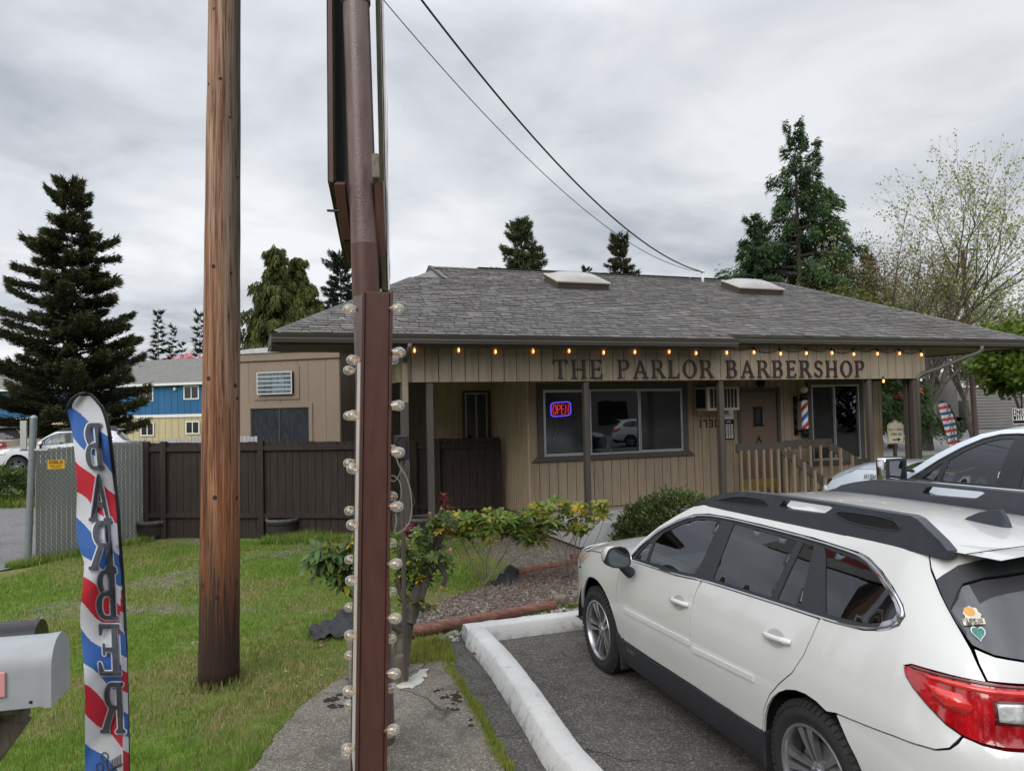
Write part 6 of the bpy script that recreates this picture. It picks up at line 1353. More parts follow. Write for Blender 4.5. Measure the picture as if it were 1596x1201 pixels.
M['lettergrey'] = plain('banner_lettering', (.055, .06, .075), .8, var=.04); M['banwhite'] = plain('banner_white', (.60, .60, .66), .8, var=.03)
def subdiv(p, n=5):
    o = []
    for i in range(len(p)):
        a, b = p[i], p[(i + 1) % len(p)]
        for j in range(n): o.append((a[0] + (b[0] - a[0]) * j / n, a[1] + (b[1] - a[1]) * j / n))
    return o
def bletter(ch, x0, x1, y0, y1, lean=0):
    w_, polys = GLY[ch]; mi = MB(); mo = MB()
    def mp(a, b, off, ex=0, ey=0): 
        X = x1 - (x1 - x0) * (a / w_) + lean * (1 - b) + ex; Y = y1 - (y1 - y0) * b + ey; return fp(X / 2, Y, off) - FO
    for k, p in enumerate(polys):
        pp = subdiv(p, 3)
        for q in range(8):
            ex, ey = 6.5 * cos(q * pi / 4), 6.5 * sin(q * pi / 4); mo.add([mp(a, b, .004 + .0001 * (k * 8 + q), ex, ey) for a, b in pp], [tuple(range(len(pp)))])
        [mi.add([mp(a, b, .024 + .0002 * k + .00003 * q, 2.6 * cos(q), 2.6 * sin(q)) for a, b in pp], [tuple(range(len(pp)))]) for q in range(6)]
    mo.build('letter_outline', M['banwhite'], fl_); mi.build('letter', M['lettergrey'], fl_)
for ch, x0, x1, y0, y1, ln in (('B', 256, 312, 120, 262, 12), ('A', 274, 340, 278, 422, 6), ('R', 274, 350, 424, 574, 10), ('B', 294, 362, 578, 728, 6), ('E', 300, 370, 746, 902, 6), ('R', 312, 382, 928, 1082, 8)): bletter(ch, x0, x1, y0, y1, ln)
m_ = MB()
for cx_, cy_ in ((326, 1158), (310, 1190)):
    pts = [fp((cx_ + 11 * cos(q)) / 2, cy_ + 14 * sin(q), .012) - FO for q in [2 * pi * i / 14 for i in range(15)]]; m_.tube(pts, .003, 5, cap=False)
m_.tube([fp(165, 1170, .012) - FO, fp(172, 1230, .012) - FO], .005, 5); m_.tube([fp(158, 1200, .012) - FO, fp(178, 1240, .012) - FO], .005, 5)
for i in range(7): m_.tube([fp((346 + i * 5) / 2, 1168 - i * 3, .012) - FO, fp((346 + i * 5) / 2, 1190 - i * 2, .012) - FO], .0022, 4)
m_.tube([fp(172, 1196, .012) - FO, fp(190, 1180, .012) - FO], .005, 5); m_.build('scissors_emblem', M['lettergrey'], fl_)
m_ = MB(); pts = [fp(lx(Y) + .5, Y, -.004) - FO for Y in (75, 60, 45, 34, 27)] + [fp(re_(Y) - .6, Y, -.012) - FO for Y in (24, 30, 45, 70, 100, 150, 260, 400, 600, 800, 1000, 1201, 1400)]; pts.append(Vector((pts[-1].x, pts[-1].y, 0)))
m_.tube([tuple(p) for p in pts], .0065, 6); m_.build('flag_pole', M['trim'], fl_, smooth=True)

# ================================================================== mailboxes
def mailbox(label, pxr, pyt, D, w_, h_, L_, mat, yaw):
    c_ = at(pxr, pyt, D); o = empty('mailbox', (c_.x, c_.y, c_.z - h_), yaw, label, 'mailbox')
    prof = [(-w_ / 2, 0), (w_ / 2, 0), (w_ / 2, h_ - w_ / 2)] + [(w_ / 2 * cos(q), h_ - w_ / 2 + w_ / 2 * sin(q)) for q in [pi * i / 14 for i in range(1, 14)]] + [(-w_ / 2, h_ - w_ / 2)]
    m_ = MB(); m_.prism(prof, lambda a, b: (0, a, b), lambda a, b: (-L_, a, b)); m_.build('body', mat, o, smooth=True, angle=40, bevel=.003)
    m_ = MB(); pr = [(a * 1.035, b * 1.02 - .002) for a, b in prof]; m_.prism(pr, lambda a, b: (.004, a, b), lambda a, b: (-.022, a, b)); m_.build('rear_rim', mat, o, smooth=True, angle=40)
    m_ = MB()
    for x in (-.06, -.17, -.30): m_.ball((x, -w_ / 2 - .001, .022), .006, 8, sc=(1, .5, 1))
    m_.build('rivet', M['gloss'], o, smooth=True); return o
mb1 = mailbox('grey-white metal mailbox with a faded pink flag, nearer of the two', 93, 986, 2.72, .19, .225, .56, M['mailgrey'] if 'mailgrey' in M else plain('mailbox_grey', (.33, .345, .355), .5, var=.06, bump=.1), radians(14))
m_ = MB(); m_.box(-.25, -.135, -.106, -.0985, .05, .135); m_.build('flag', plain('faded_pink_plastic', (.62, .27, .27), .5, var=.15), mb1, bevel=.008)
mb2 = mailbox('black metal mailbox behind the grey-white one', 62, 966, 3.02, .17, .22, .5, M['gloss'], radians(14))
mp_ = empty('mailbox_post', (mb1.location.x - .28, mb1.location.y + .16, 0), radians(14), 'weathered timber post and arm carrying the two mailboxes', 'mailbox post')
m_ = MB(); m_.box(-.35, .12, -.24, .22, mb1.location.z - .040, mb1.location.z - .012); m_.box(-.35, .05, -.045, .045, mb1.location.z - .14, mb1.location.z - .05); m_.build('shelf', M['oldwood'], mp_, bevel=.004)
m_ = MB(); m_.beam((.02, 0, mb1.location.z - .13), (-.26, 0, mb1.location.z - .52), .09, .09); m_.box(-.32, -.22, -.05, .05, 0, mb1.location.z - .14); m_.build('post', M['oldwood'], mp_, bevel=.004)

# ================================================================== fences
def board_fence(label, pts, z0, ztops, pitch, rails, nm='board_fence', postn=None, ph=.03, back=.02):
    a = Vector((*pts[0], 0)); b = Vector((*pts[1], 0)); L = (b - a).length; d_ = (b - a) / L; n_ = Vector((d_.y, -d_.x, 0))
    if n_.y > 0: n_ = -n_
    o = empty(nm, a, 0, label, 'fence'); k = int(L / pitch); m_ = MB(); P = lambda s, q, z: d_ * s + n_ * q + Vector((0, 0, z))
    for i in range(k):
        s0 = i * pitch + .004; s1 = (i + 1) * pitch - .004; zt = ztops[0] + (ztops[1] - ztops[0]) * i / k + RNG.uniform(-.008, .012); q = RNG.uniform(0, .004)
        vs = [P(s, q_, z) for z in (z0, zt) for s, q_ in ((s0, q), (s1, q), (s1, q - back), (s0, q - back))]; m_.add(vs, [(0, 3, 2, 1), (4, 5, 6, 7), (0, 1, 5, 4), (1, 2, 6, 5), (2, 3, 7, 6), (3, 0, 4, 7)])
    m_.build('boards', M['fencebrown'], o)
    for rz in rails: m_ = MB(); m_.beam(P(0, .028, rz), P(L, .028, rz + (ztops[1] - ztops[0]) * .6), .085, .04, up=n_); m_.build('rail', M['fencebrown'], o, bevel=.003)
    for s in (postn or (0, L)): m_ = MB(); zt = ztops[0] + (ztops[1] - ztops[0]) * s / L + ph; m_.beam(P(s, .03, 0), P(s, .03, zt), .10, .10); m_.build('post', M['fencebrown'], o, bevel=.004)
    return o
fa_ = gp(231, 838); fb_ = gp(612, 839); 
bf = board_fence('long dark brown vertical board fence on the lawn behind the utility pole', ((fa_.x, fa_.y), (fb_.x, fb_.y)), .03, (1.79, 1.76), .145, (1.67, .43), postn=(0, .35, 2.30, 4.2))
board_fence('short dark brown board gate fence beside the shop wall', ((-1.90, 14.42), (-.235, 14.30)), .15, (1.75, 1.75), .15, (1.60, .45), postn=(0, .45, 1.62), ph=-.04)
# galvanised gate post and slatted chain-link fence
gpst = empty('gate_post', gp(43, 879), 0, 'leaning galvanised steel gate post at the end of the slatted fence', 'gate post'); G0 = gpst.location.copy(); m_ = MB(); tp = at(52.5, 652, 11.85) - G0; m_.tube([(0, 0, -.02), tuple(tp)], .052, 14); m_.ball(tuple(tp), .056, 12); 
m_.tube([tuple(tp * .28 - Vector((0, 0, 0))), tuple(tp * .30)], .058, 14); m_.build('pipe', M['galv'], gpst, smooth=True, angle=40)
m_ = MB(); a = at(31, 700, 11.8) - G0; m_.box(a.x, a.x + .10, a.y - .0, a.y + .03, a.z, a.z + .45); m_.box(a.x - .03, a.x + .42, a.y + .03, a.y + .05, a.z - .03, a.z - .0); m_.build('hinge_plate', M['slat'], gpst, bevel=.005)
def slat_fence(label, a, b, z0, za, zb, n, wires=True, eagle=False):
    a = Vector(a); b = Vector(b); L = (b - a).length; d_ = (b - a) / L; n_ = Vector((d_.y, -d_.x, 0)); n_ = n_ if n_.y < 0 else -n_
    o = empty('chain_link_fence', a, 0, label, 'fence'); P = lambda s, q, z: d_ * s + n_ * q + Vector((0, 0, z)); m_ = MB(); pw = L / n
    for i in range(n):
        s0 = i * pw + .006; s1 = (i + 1) * pw - .006; zt = za + (zb - za) * i / n + RNG.uniform(-.015, .02); vs = [P(s, q_, z) for z in (z0, zt) for s, q_ in ((s0, 0), (s1, 0), (s1, -.008), (s0, -.008))]; m_.add(vs, [(0, 3, 2, 1), (4, 5, 6, 7), (0, 1, 5, 4), (1, 2, 6, 5), (2, 3, 7, 6), (3, 0, 4, 7)])
    m_.build('privacy_slats', M['slat'], o)
    if wires:
        m_ = MB(); stp = .085; H_ = za; k = int(L / stp)
        for i in range(-int(H_ / stp / 1.0) - 2, k + 1):
            for sg in (1, -1):
                # diagonal from bottom to top, clipped to [0, L]
                s0 = i * stp; s1 = s0 + H_ * 1.0
                if sg < 0: s0, s1 = s1, s0
                pts = []
                for j in range(2):
                    pass
                ta, tb = 0., 1.
                ds = s1 - s0
                lo_t, hi_t = sorted(((0 - s0) / ds, (L - s0) / ds)); ta = max(0, lo_t); tb = min(1, hi_t)
                if tb - ta < .02: continue
                m_.tube([P(s0 + ds * t_, .006 + .003 * (sg > 0), z0 + .02 + (H_ - z0) * t_) for t_ in (ta, tb)], .0032, 4, cap=False)
        m_.build('wire_mesh', M['wire'], o)
        m_ = MB(); m_.tube([P(0, -.03, za - .05), P(L, -.03, zb - .05)], .02, 8); m_.build('top_rail', M['galv'], o)
    return o, P
sf, SP = slat_fence('grey slatted chain-link fence behind the feather banner, yellow plate on it', gp(55, 876), gp(232, 838) + Vector((-.05, 0, 0)), .05, 1.79, 1.85, 24)
eg = empty('warning_plate', at(74, 731, 11.95), radians(32), 'small yellow EAGLE plate wired to the slatted fence', 'sign'); m_ = MB(); m_.box(0, .235, -.006, 0, 0, .145); m_.build('plate', plain('yellow_enamel', (.72, .42, .02), .5, var=.08), eg)
m_ = MB(); simple_text(m_, 'EAGLE', lambda a_, b_: (.025 + a_, -.009, .085 + b_), .042, th=.2); m_.box(.03, .10, -.009, -.0075, .045, .055); m_.box(.12, .20, -.009, -.0075, .045, .055); m_.box(.05, .18, -.009, -.0075, .02, .028); m_.build('lettering', plain('dark_red_ink', (.22, .02, .01), .6), eg)
slat_fence('grey slatted fence showing just above the long brown board fence', (fa_.x + .12, fa_.y + .35, 0), (-4.9, 14.35, 0), .05, 1.86, 1.88, 26, False)

# ================================================================== barrels
def barrel(label, px, py, r, h, grp='half-barrel planters along the fences'):
    p = gp(px, py); o = empty('barrel_planter', p, 0, label, 'planter', grp); m_ = MB(); m_.lathe([(0, .0), (r * .82, .0), (r * .93, h * .4), (r, h * .97), (r, h), (r * .93, h), (r * .90, h * .86), (0, h * .86)], n=28); m_.build('staves', M['oldwoodd'], o, smooth=True, angle=35)
    for z in (.18, .78): m_ = MB(); k = .82 + .18 * z; m_.lathe([(r * (k + .035), h * z - .015), (r * (k + .04), h * z + .02)], n=28); m_.build('hoop', M['dark'], o, smooth=True)
    m_ = MB(); m_.lathe([(0, h * .90), (r * .5, h * .93), (r * .92, h * .875)], n=20); m_.build('soil', M['moss'], o, smooth=True)
    m_ = MB(); m_.lathe([(r * .93, h), (r * .95, h + .022), (r * 1.02, h + .02), (r * 1.02, h - .02)], n=28); m_.build('rim', M['stonerim'], o, smooth=True, angle=40); return o
M['oldwoodd'] = plain('dark_barrel_wood', (.030, .024, .022), .85, var=.3, scale=4, stretch=(6, 6, .5)); M['stonerim'] = plain('worn_barrel_rim', (.13, .12, .10), .9, var=.4, scale=12)
barrel('dark half-barrel planter at the left end of the long board fence', 237, 838, .29, .32); barrel('dark half-barrel planter in front of the long board fence, right of the utility pole', 441, 839, .30, .36); barrel('half-barrel planter with pale rim behind the pruned shrub', 662, 838, .30, .36)
ab_ = MB(); ab_.box(-.1, .1, -.05, .05, 0, .07); o = ab_.build('brick', plain('red_brick', (.20, .07, .05), .9), bevel=.006); o.location = gp(462, 842); tag(o, 'single red brick beside the barrel planter by the fence', 'brick')

# ================================================================== tan modular building
TA = radians(-15); tc0 = at(530, 640, 15.5); tr_ = empty('modular_building', (tc0.x, tc0.y, 0), TA, 'flat-roofed tan modular building with a small air conditioner and boarded window', 'building')
tl = lambda px, py: (lambda P: (P.x, P.z))(Matrix.Rotation(-TA, 4, 'Z') @ ((lambda d, n: Vector((0, 0, CAM_H)) + Vector(d) * ((Vector((tc0.x, tc0.y, 0)) - Vector((0, 0, CAM_H))).dot(n) / Vector(d).dot(n)))(ray(px, py), Vector((-sin(TA), cos(TA), 0))) - Vector((tc0.x, tc0.y, 0))))
wx0, wz1 = tl(392, 637); wx1, _ = tl(482, 634); wz0 = 1.2; ax0, az1 = tl(405, 581); ax1, az0 = tl(459, 613)
M['tansiding'] = plain('tan_panel_siding', (.24, .186, .138), .85, var=.10, scale=1.2, bump=.4, bscale=50, stretch=(1, 1, .25), bdist=.003)
m_ = MB(); boards(m_, -2.8, 0, .2, 3.62, .405, lambda a_, z, d_: (a_, -d_, z), [(wx0, wx1, wz0, wz1), (ax0, ax1, az0, az1)], gap=.006, rnd=[1, .62, 1, .9])
boards(m_, .01, 8, .2, 3.62, .405, lambda a_, z, d_: (d_, a_, z), gap=.006); m_.build('wall', M['tansiding'], tr_)
m_ = MB(); m_.box(-2.8, -.002, .002, .03, .2, wz0); m_.box(-2.8, wx0, .002, .03, wz0, 3.6); m_.box(-2.8, -2.77, .03, 8, .2, 3.6); m_.box(wx1, -.002, .002, .03, wz0, 3.6); m_.box(wx0, wx1, .002, .03, wz1, az0); m_.box(wx0, wx1, .002, .03, az1, 3.6); m_.box(-.03, -.002, .03, 8, .2, 3.6); m_.build('wall_backing', M['groove'], tr_)
m_ = MB(); m_.box(-2.82, .02, -.030, -.014, 3.43, 3.62); m_.box(-2.82, .03, -.034, -.0305, 3.42, 3.44, 1); m_.build('fascia_board', [M['tansiding'], M['groove']], tr_)
m_ = MB(); n_ = 24; rp = [(-2.9 + 2.97 * i / n_, 3.625 + .09 * (1 - ((i / n_ * 2 - 1)) ** 2)) for i in range(n_ + 1)]
m_.prism(rp + [(.07, 3.60), (-2.9, 3.60)], lambda a_, b_: (a_, -.06, b_), lambda a_, b_: (a_, 8.05, b_)); m_.build('roof', plain('white_metal_roof', (.50, .50, .49), .6, var=.2, scale=6), tr_)
m_ = MB(); frame_rect(m_, wx0 - .09, wx1 + .09, wz0, wz1 + .09, -.014, .085, .022); frame_rect(m_, ax0 - .13, ax1 + .13, az0 - .12, az1 + .12, -.014, .12, .02); m_.build('window_trim', M['tansiding'], tr_, bevel=.003)
m_ = MB(); m_.box(wx0, wx1, .006, .016, wz0, wz1); t = NT('painted_over_pane'); t.set(col=t.ramp(t.noise(4, 8, .75, co=t.coord((3, 1, .9)), dist=1.5), [(.35, (.012, .016, .02)), (.6, (.035, .042, .05)), (.8, (.13, .15, .17))]), rough=.25); pn = m_.build('window', t.m, tr_)
m_ = MB(); frame_rect(m_, wx0, wx1, wz0, wz1, .006, .02, .012); xm = wx0 + (wx1 - wx0) * .49; m_.box(xm - .012, xm + .012, -.006, .006, wz0, wz1); m_.build('frame', M['trimb'], pn)
m_ = MB(); m_.box(ax0, ax1, -.10, .0, az0, az1); ac2 = m_.build('air_conditioner', M['trim'], tr_, bevel=.005)
m_ = MB(); frame_rect(m_, ax0 - .005, ax1 + .005, az0 - .005, az1 + .005, -.10, .018, .012)
for i in range(1, 5): zz = az0 + (az1 - az0) * i / 5; m_.box(ax0, ax1, -.112, -.100, zz - .008, zz + .008)
m_.build('grille', M['white_m'], ac2)
m_ = MB()
for i in range(5):
    for j in range(5):
        zz = az0 + (az1 - az0) * i / 5; xx = ax0 + (ax1 - ax0) * j / 5; m_.box(xx + .01, xx + (ax1 - ax0) / 5 - .004, -.104, -.101, zz + .012, zz + (az1 - az0) / 5 - .012)
m_.build('fin_panel', plain('ac_fins', (.13, .17, .20), .4, metal=.3, var=.5, scale=3), ac2)

# ================================================================== blue and cream apartment block far left
bo = at(318, 640, 60); BAa = radians(-15); ap_ = empty('apartment_block', (bo.x, bo.y, 0), BAa, 'two-storey apartment block, blue upper floor over cream lower floor', 'building')
def bl(px, py):
    d = Vector(ray(px, py)); n = Vector((-sin(BAa), cos(BAa), 0)); o = Vector((bo.x, bo.y, 0)); P = Vector((0, 0, CAM_H)) + d * ((o - Vector((0, 0, CAM_H))).dot(n) / d.dot(n)); q = Matrix.Rotation(-BAa, 4, 'Z') @ (P - o); return q.x, q.z
zev = bl(260, 600)[1]; zbd = bl(260, 648)[1]; X0, X1 = -26, 6
M['bluew'] = plain('blue_siding', (.018, .105, .24), .8, var=.12, scale=.7, stretch=(1, 1, .3)); M['creamw'] = plain('cream_siding', (.44, .37, .22), .85, var=.10, scale=.7, stretch=(1, 1, .3))
m_ = MB(); boards(m_, X0, X1, zbd + .12, zev, .62, lambda a_, z, d_: (a_, -d_, z), gap=.03, th=.03); m_.build('upper_wall', M['bluew'], ap_)
m_ = MB(); boards(m_, X0, X1, -.3, zbd - .12, .62, lambda a_, z, d_: (a_, .05 - d_, z), gap=.03, th=.03); m_.build('lower_wall', M['creamw'], ap_)
m_ = MB(); m_.box(X0, X1, .06, 9, -.3, zev); m_.build('wall', plain('shadow_blue', (.012, .06, .15), .9), ap_)
m_ = MB(); m_.box(X0, X1, -.08, .02, zbd - .12, zbd + .12); m_.box(X0 - .3, X1, -.50, -.42, zev - .05, zev + .14); m_.build('band', M['white_m'], ap_)
zr = bl(260, 566)[1]; 
m_ = MB(); m_.add([(X0 - .3, -.5, zev + .1), (X1, -.5, zev + .1), (X1, 4.8, zr + .75), (X0 - .3, 4.8, zr + .75), (X1, 10, zev), (X0 - .3, 10, zev)], [(0, 1, 2, 3), (3, 2, 4, 5)]); m_.build('roof', M['shingle_far'], ap_, recalc=False)
for (a, b, c_, d_) in ((218, 603, 240, 625), (287, 601, 311, 622), (220, 658, 241, 679), (290, 656, 312, 676), (68, 662, 87, 686), (150, 607, 172, 628), (20, 610, 44, 632)):
    x0, z1 = bl(a, b); x1, z0 = bl(c_, d_); f = MB(); f.box(x0 + .1, x1 - .1, -.06, -.035, z0 + .1, z1 - .1); f2 = f.build('window', M['gloss'], ap_)
    f = MB(); frame_rect(f, x0, x1, z0, z1, -.03, .10, .06); f.box((x0 + x1) / 2 - .04, (x0 + x1) / 2 + .04, -.09, -.062, z0 + .1, z1 - .1); f.build('frame', M['white_m'], f2)
m_ = MB(); a = bl(274, 606); m_.ball((a[0], -.1, a[1]), .16, 8); m_.build('wall_lamp', M['white_m'], ap_, smooth=True)

# far chain-link fence in front of the apartment block
fo = empty('chain_link_fence', (-22, 33, 0), 0, 'low thin chain-link fence far behind, in front of the apartment block', 'fence'); m_ = MB(); m_.tube([(0, 0, 1.32), (12, -1, 1.32)], .025, 6); m_.build('top_rail', M['galv'], fo)
for i in range(7): m_ = MB(); m_.tube([(i * 2, -i / 6, 0), (i * 2, -i / 6, 1.36)], .03, 6); m_.build('post', M['galv'], fo)
m_ = MB()
for i in range(90):
    for sg in (0, 1): x = i * .133; m_.tube([(x, -x / 12, 0 if sg else 1.3), (x + .3, -x / 12, .65), (x, -x / 12, 1.3 if sg else 0)][:3], .006, 3, cap=False)
m_.build('wire_mesh', M['wire'], fo)

# ================================================================== far right: lap-sided building, road, signs, pole
go = at(1500, 640, 58); gb = empty('grey_building', (go.x, go.y, 0), radians(8), 'grey lap-sided commercial building with pale metal roof across the road', 'building'); 
M['lap'] = plain('grey_lap_siding', (.20, .19, .175), .85, var=.08, scale=.5); M['lap2'] = plain('darker_lap_siding', (.13, .125, .115), .85, var=.08, scale=.5)
m_ = MB()
for i in range(19): z = .15 + i * .235; m_.add([(-.4, .0, z), (24, .0, z), (24, .05, z + .232), (-.4, .05, z + .232), (-.4, .06, z), (24, .06, z)], [(0, 1, 2, 3), (4, 5, 1, 0)])
m_.box(-.4, 24, .06, 10, 0, 4.6); m_.build('wall', M['lap'], gb, recalc=False)
m_ = MB(); m_.box(-.5, 24.2, -.12, .04, 3.30, 3.62); m_.box(-.5, 24.2, -.2, .04, 4.55, 4.75); m_.build('band', M['white_m'], gb)
m_ = MB(); m_.add([(-.6, -.3, 4.72), (24.4, -.3, 4.72), (24.4, 5, 6.0), (-.6, 5, 6.0)], [(0, 1, 2, 3)]); m_.add([(-7.5, 1.2, 3.9), (-.6, 1.2, 3.9), (-.6, 5, 5.0), (-7.5, 5, 5.0)], [(0, 1, 2, 3)]); m_.build('roof', plain('pale_metal_roof', (.50, .52, .55), .4, var=.15, scale=2), gb, recalc=False)
m_ = MB(); m_.box(-7, -.4, 1.6, 8, 0, 3.9); m_.build('wall', M['lap2'], gb)
m_ = MB(); m_.box(-.3, .5, -.06, .0, .1, 2.3); m_.build('door', M['gloss'], gb); m_ = MB(); m_.box(-3.2, -1.5, .9, 1.6, .3, 2.2); m_.build('utility_cabinet', M['lap'], gb)
m_ = MB(); m_.prism([(0, 0), (-1.4, -.7), (-1.4, -.95), (0, -.95)], lambda a_, b_: (-4.6, 1.6 + a_, 3.5 + b_), lambda a_, b_: (-2.2, 1.6 + a_, 3.5 + b_)); m_.build('awning', plain('faded_red_awning', (.42, .06, .035), .8), gb)
m_ = MB(); m_.box(9, 11, -.03, 0, 2.7, 2.75); p = MB(); p.ball((5.2, -.1, 2.6), .14, 8); p.build('wall_lamp', M['white_m'], gb, smooth=True)
m_ = MB(); m_.tube([(0, 0, 0), (0, 0, 1.5)], .13, 10); m_.ball((0, 0, 1.5), .13, 10); o = m_.build('bollard', plain('yellow_paint', (.75, .45, .03), .5), smooth=True, angle=50); o.location = gp(1509, 668); tag(o, 'yellow steel bollard beside the dark light pole across the road', 'bollard')
for k, (px, lab) in enumerate(((1487, 'grey wheeled bin left of the grey building doorway'), (1494, 'grey wheeled bin nearest the grey building doorway'))):
    m_ = MB(); m_.prism([(-.3, 0), (.3, 0), (.36, 1.05), (-.36, 1.05)], lambda a_, b_: (a_, -.3, b_), lambda a_, b_: (a_, .35, b_)); o = m_.build('wheeled_bin', M['trim'], bevel=.03); q = at(px, 640, 54); o.location = (q.x, q.y, 0); tag(o, lab, 'bin', 'wheeled bins by the grey building')
    m_ = MB(); m_.box(-.38, .38, -.36, .40, 1.055, 1.12); m_.build('lid', M['gloss'], o, bevel=.02)
q = at(1500, 390, 38); lpole = empty('light_pole', (q.x + .3, q.y, 0), 0, 'tall thin brown light pole behind the leafless tree', 'light pole'); m_ = MB(); m_.tube([(0, 0, 0), (-.3, 0, q.z)], [.14, .10], 8); m_.build('shaft', plain('brown_pole', (.085, .055, .045), .7), lpole, smooth=True, angle=50)
m_ = MB(); m_.tube([(-.3, 0, q.z - .1), (.1, 0, q.z + .05), (.7, 0, q.z)], .05, 6); m_.build('arm', M['trim'], lpole)
q = at(1588, 649, 40); ow = empty('one_way_sign', (q.x, q.y, 0), 0, 'small ONE WAY sign on a reddish post at the right edge', 'sign'); m_ = MB(); m_.box(-.04, .04, 0, .04, 0, q.z); m_.build('post', plain('rusty_post', (.25, .06, .04), .8), ow)
m_ = MB(); m_.box(-.34, .34, -.02, -.003, q.z - .4, q.z + .42); m_.build('plate', M['white_m'], ow); m_ = MB(); simple_text(m_, 'ONE', lambda a_, b_: (-.30 + a_, -.025, q.z + .14 + b_), .22, th=.2); simple_text(m_, 'WAY', lambda a_, b_: (-.30 + a_, -.025, q.z - .15 + b_), .22, th=.2); m_.box(-.33, .33, -.025, -.021, q.z - .36, q.z - .2); m_.build('lettering', M['gloss'], ow)
# parking sign beside the shop
ps = empty('parking_sign', bpt(7.60, .95, 0), BA, 'cream ADDITIONAL PARKING sign with black arrow at the right end of the shop', 'sign'); m_ = MB(); zc = 1.62
out = [(-.22, -.23), (.22, -.23), (.22, .15), (.17, .20), (.08, .22), (0, .27), (-.08, .22), (-.17, .20), (-.22, .15)]
m_.prism(out, lambda a_, b_: (a_, -.012, zc + b_), lambda a_, b_: (a_, 0, zc + b_)); m_.build('panel', M['cream'], ps); m_ = MB(); ri = [(a_ * .92, b_ * .92 + zc) for a_, b_ in out]
m_.tube([(a_, -.013, b_) for a_, b_ in ri + [ri[0]]], .004, 4); simple_text(m_, 'ADDITIONAL', lambda a_, b_: (-.20 + a_, -.0135, zc + .04 + b_), .044, th=.16); simple_text(m_, 'PARKING', lambda a_, b_: (-.14 + a_, -.0135, zc - .06 + b_), .048, th=.16)
m_.add([(-.1, -.0135, zc - .16), (.06, -.0135, zc - .16), (.06, -.0135, zc - .135), (-.1, -.0135, zc - .135)], [(0, 1, 2, 3)]); m_.add([(.05, -.0135, zc - .19), (.13, -.0135, zc - .147), (.05, -.0135, zc - .105)], [(0, 1, 2)]); m_.build('lettering', M['gloss'], ps)
m_ = MB(); m_.box(-.03, .03, 0, .05, .0, zc - .1); m_.build('post', M['trimb'], ps)
# far feather flag
q = at(1478, 712, 27); ff_ = empty('feather_flag', (q.x + .55, q.y, 0), 0, 'distant striped feather banner beyond the white pickup truck', 'feather flag'); V = []; C = []; NX, NY = 20, 90
FFO = ff_.location.copy()
for j in range(NY + 1):
    Y = j / NY; py = 625 + 92 * Y
    l = 1460 + 26 * Y ** 1.0; r = 1474 + 14 * (1 - (1 - min(1, Y * 2.2)) ** 2) + 9 * Y
    if Y < .06: l = 1467 - 7 * (Y / .06) ** .5
    for i in range(NX + 1):
        s = i / NX; p = at(l + (r - l) * s, py, 27 + .1 * sin(s * 4 + Y * 6)); V.append(tuple(p - FFO)); g_ = (Y * 5.1 + s * .18) % 1
        c = (.05, .10, .26) if g_ < .25 else ((.62, .62, .66) if g_ < .5 else ((.52, .05, .07) if g_ < .75 else (.62, .62, .66)))
        if s > .92 or Y < .015: c = (.02, .02, .03)
        C.append(c)
npmesh('banner', np.array(V), np.array([(j * (NX + 1) + i, (j + 1) * (NX + 1) + i, (j + 1) * (NX + 1) + i + 1, j * (NX + 1) + i + 1) for j in range(NY) for i in range(NX)]), M['blade'], ff_, np.array(C), smooth=True)
m_ = MB()
for k, (ch, yy) in enumerate((('B', .12), ('A', .27), ('R', .42), ('B', .57), ('E', .72), ('R', .86))):
    w_, polys = GLY[ch]
    for kk, p in enumerate(polys): m_.add([at(1470 + 12 * yy + 12 - a_ * 11, 625 + 92 * yy + 7 - b_ * 13, 26.85 - .002 * kk) - FFO for a_, b_ in p], [tuple(range(len(p)))])
m_.build('letter', M['lettergrey'], ff_)
m_ = MB(); m_.tube([at(a_, b_, 27.03) - FFO for a_, b_ in ((1461, 631), (1467, 624), (1480, 632), (1489, 650), (1493, 680), (1498, 712))] + [Vector((at(1499, 712, 27).x, 27.03, 0)) - FFO], .02, 5); m_.build('flag_pole', M['trim'], ff_)
# small yard structures behind the gate fence
m_ = MB(); m_.prism([(-1, 0), (1, 0), (.15, .55), (-.15, .55)], lambda a_, b_: (a_, -.9, 2.35 + b_), lambda a_, b_: (a_, .9, 2.35 + b_)); q = at(655, 640, 22); wh = empty('garden_shelter', (q.x, q.y, 0), 0, 'small brown roofed shelter in the yard behind the gate fence', 'shelter'); m_.build('roof', plain('rusty_roof', (.09, .05, .035), .9), wh)
for sx in (-.8, .8): m_ = MB(); m_.box(sx - .06, sx + .06, -.7, -.58, 0, 2.36); m_.build('post', M['trimb'], wh)
m_ = MB(); q = at(655, 690, 25); m_.box(-.9, .9, -.05, .05, .3, 1.95); o = m_.build('construction_barrier', plain('orange_mesh', (.75, .16, .02), .7, var=.25, scale=3)); o.location = (q.x, q.y, 0); tag(o, 'orange barrier panel in the yard behind the gate fence', 'barrier')

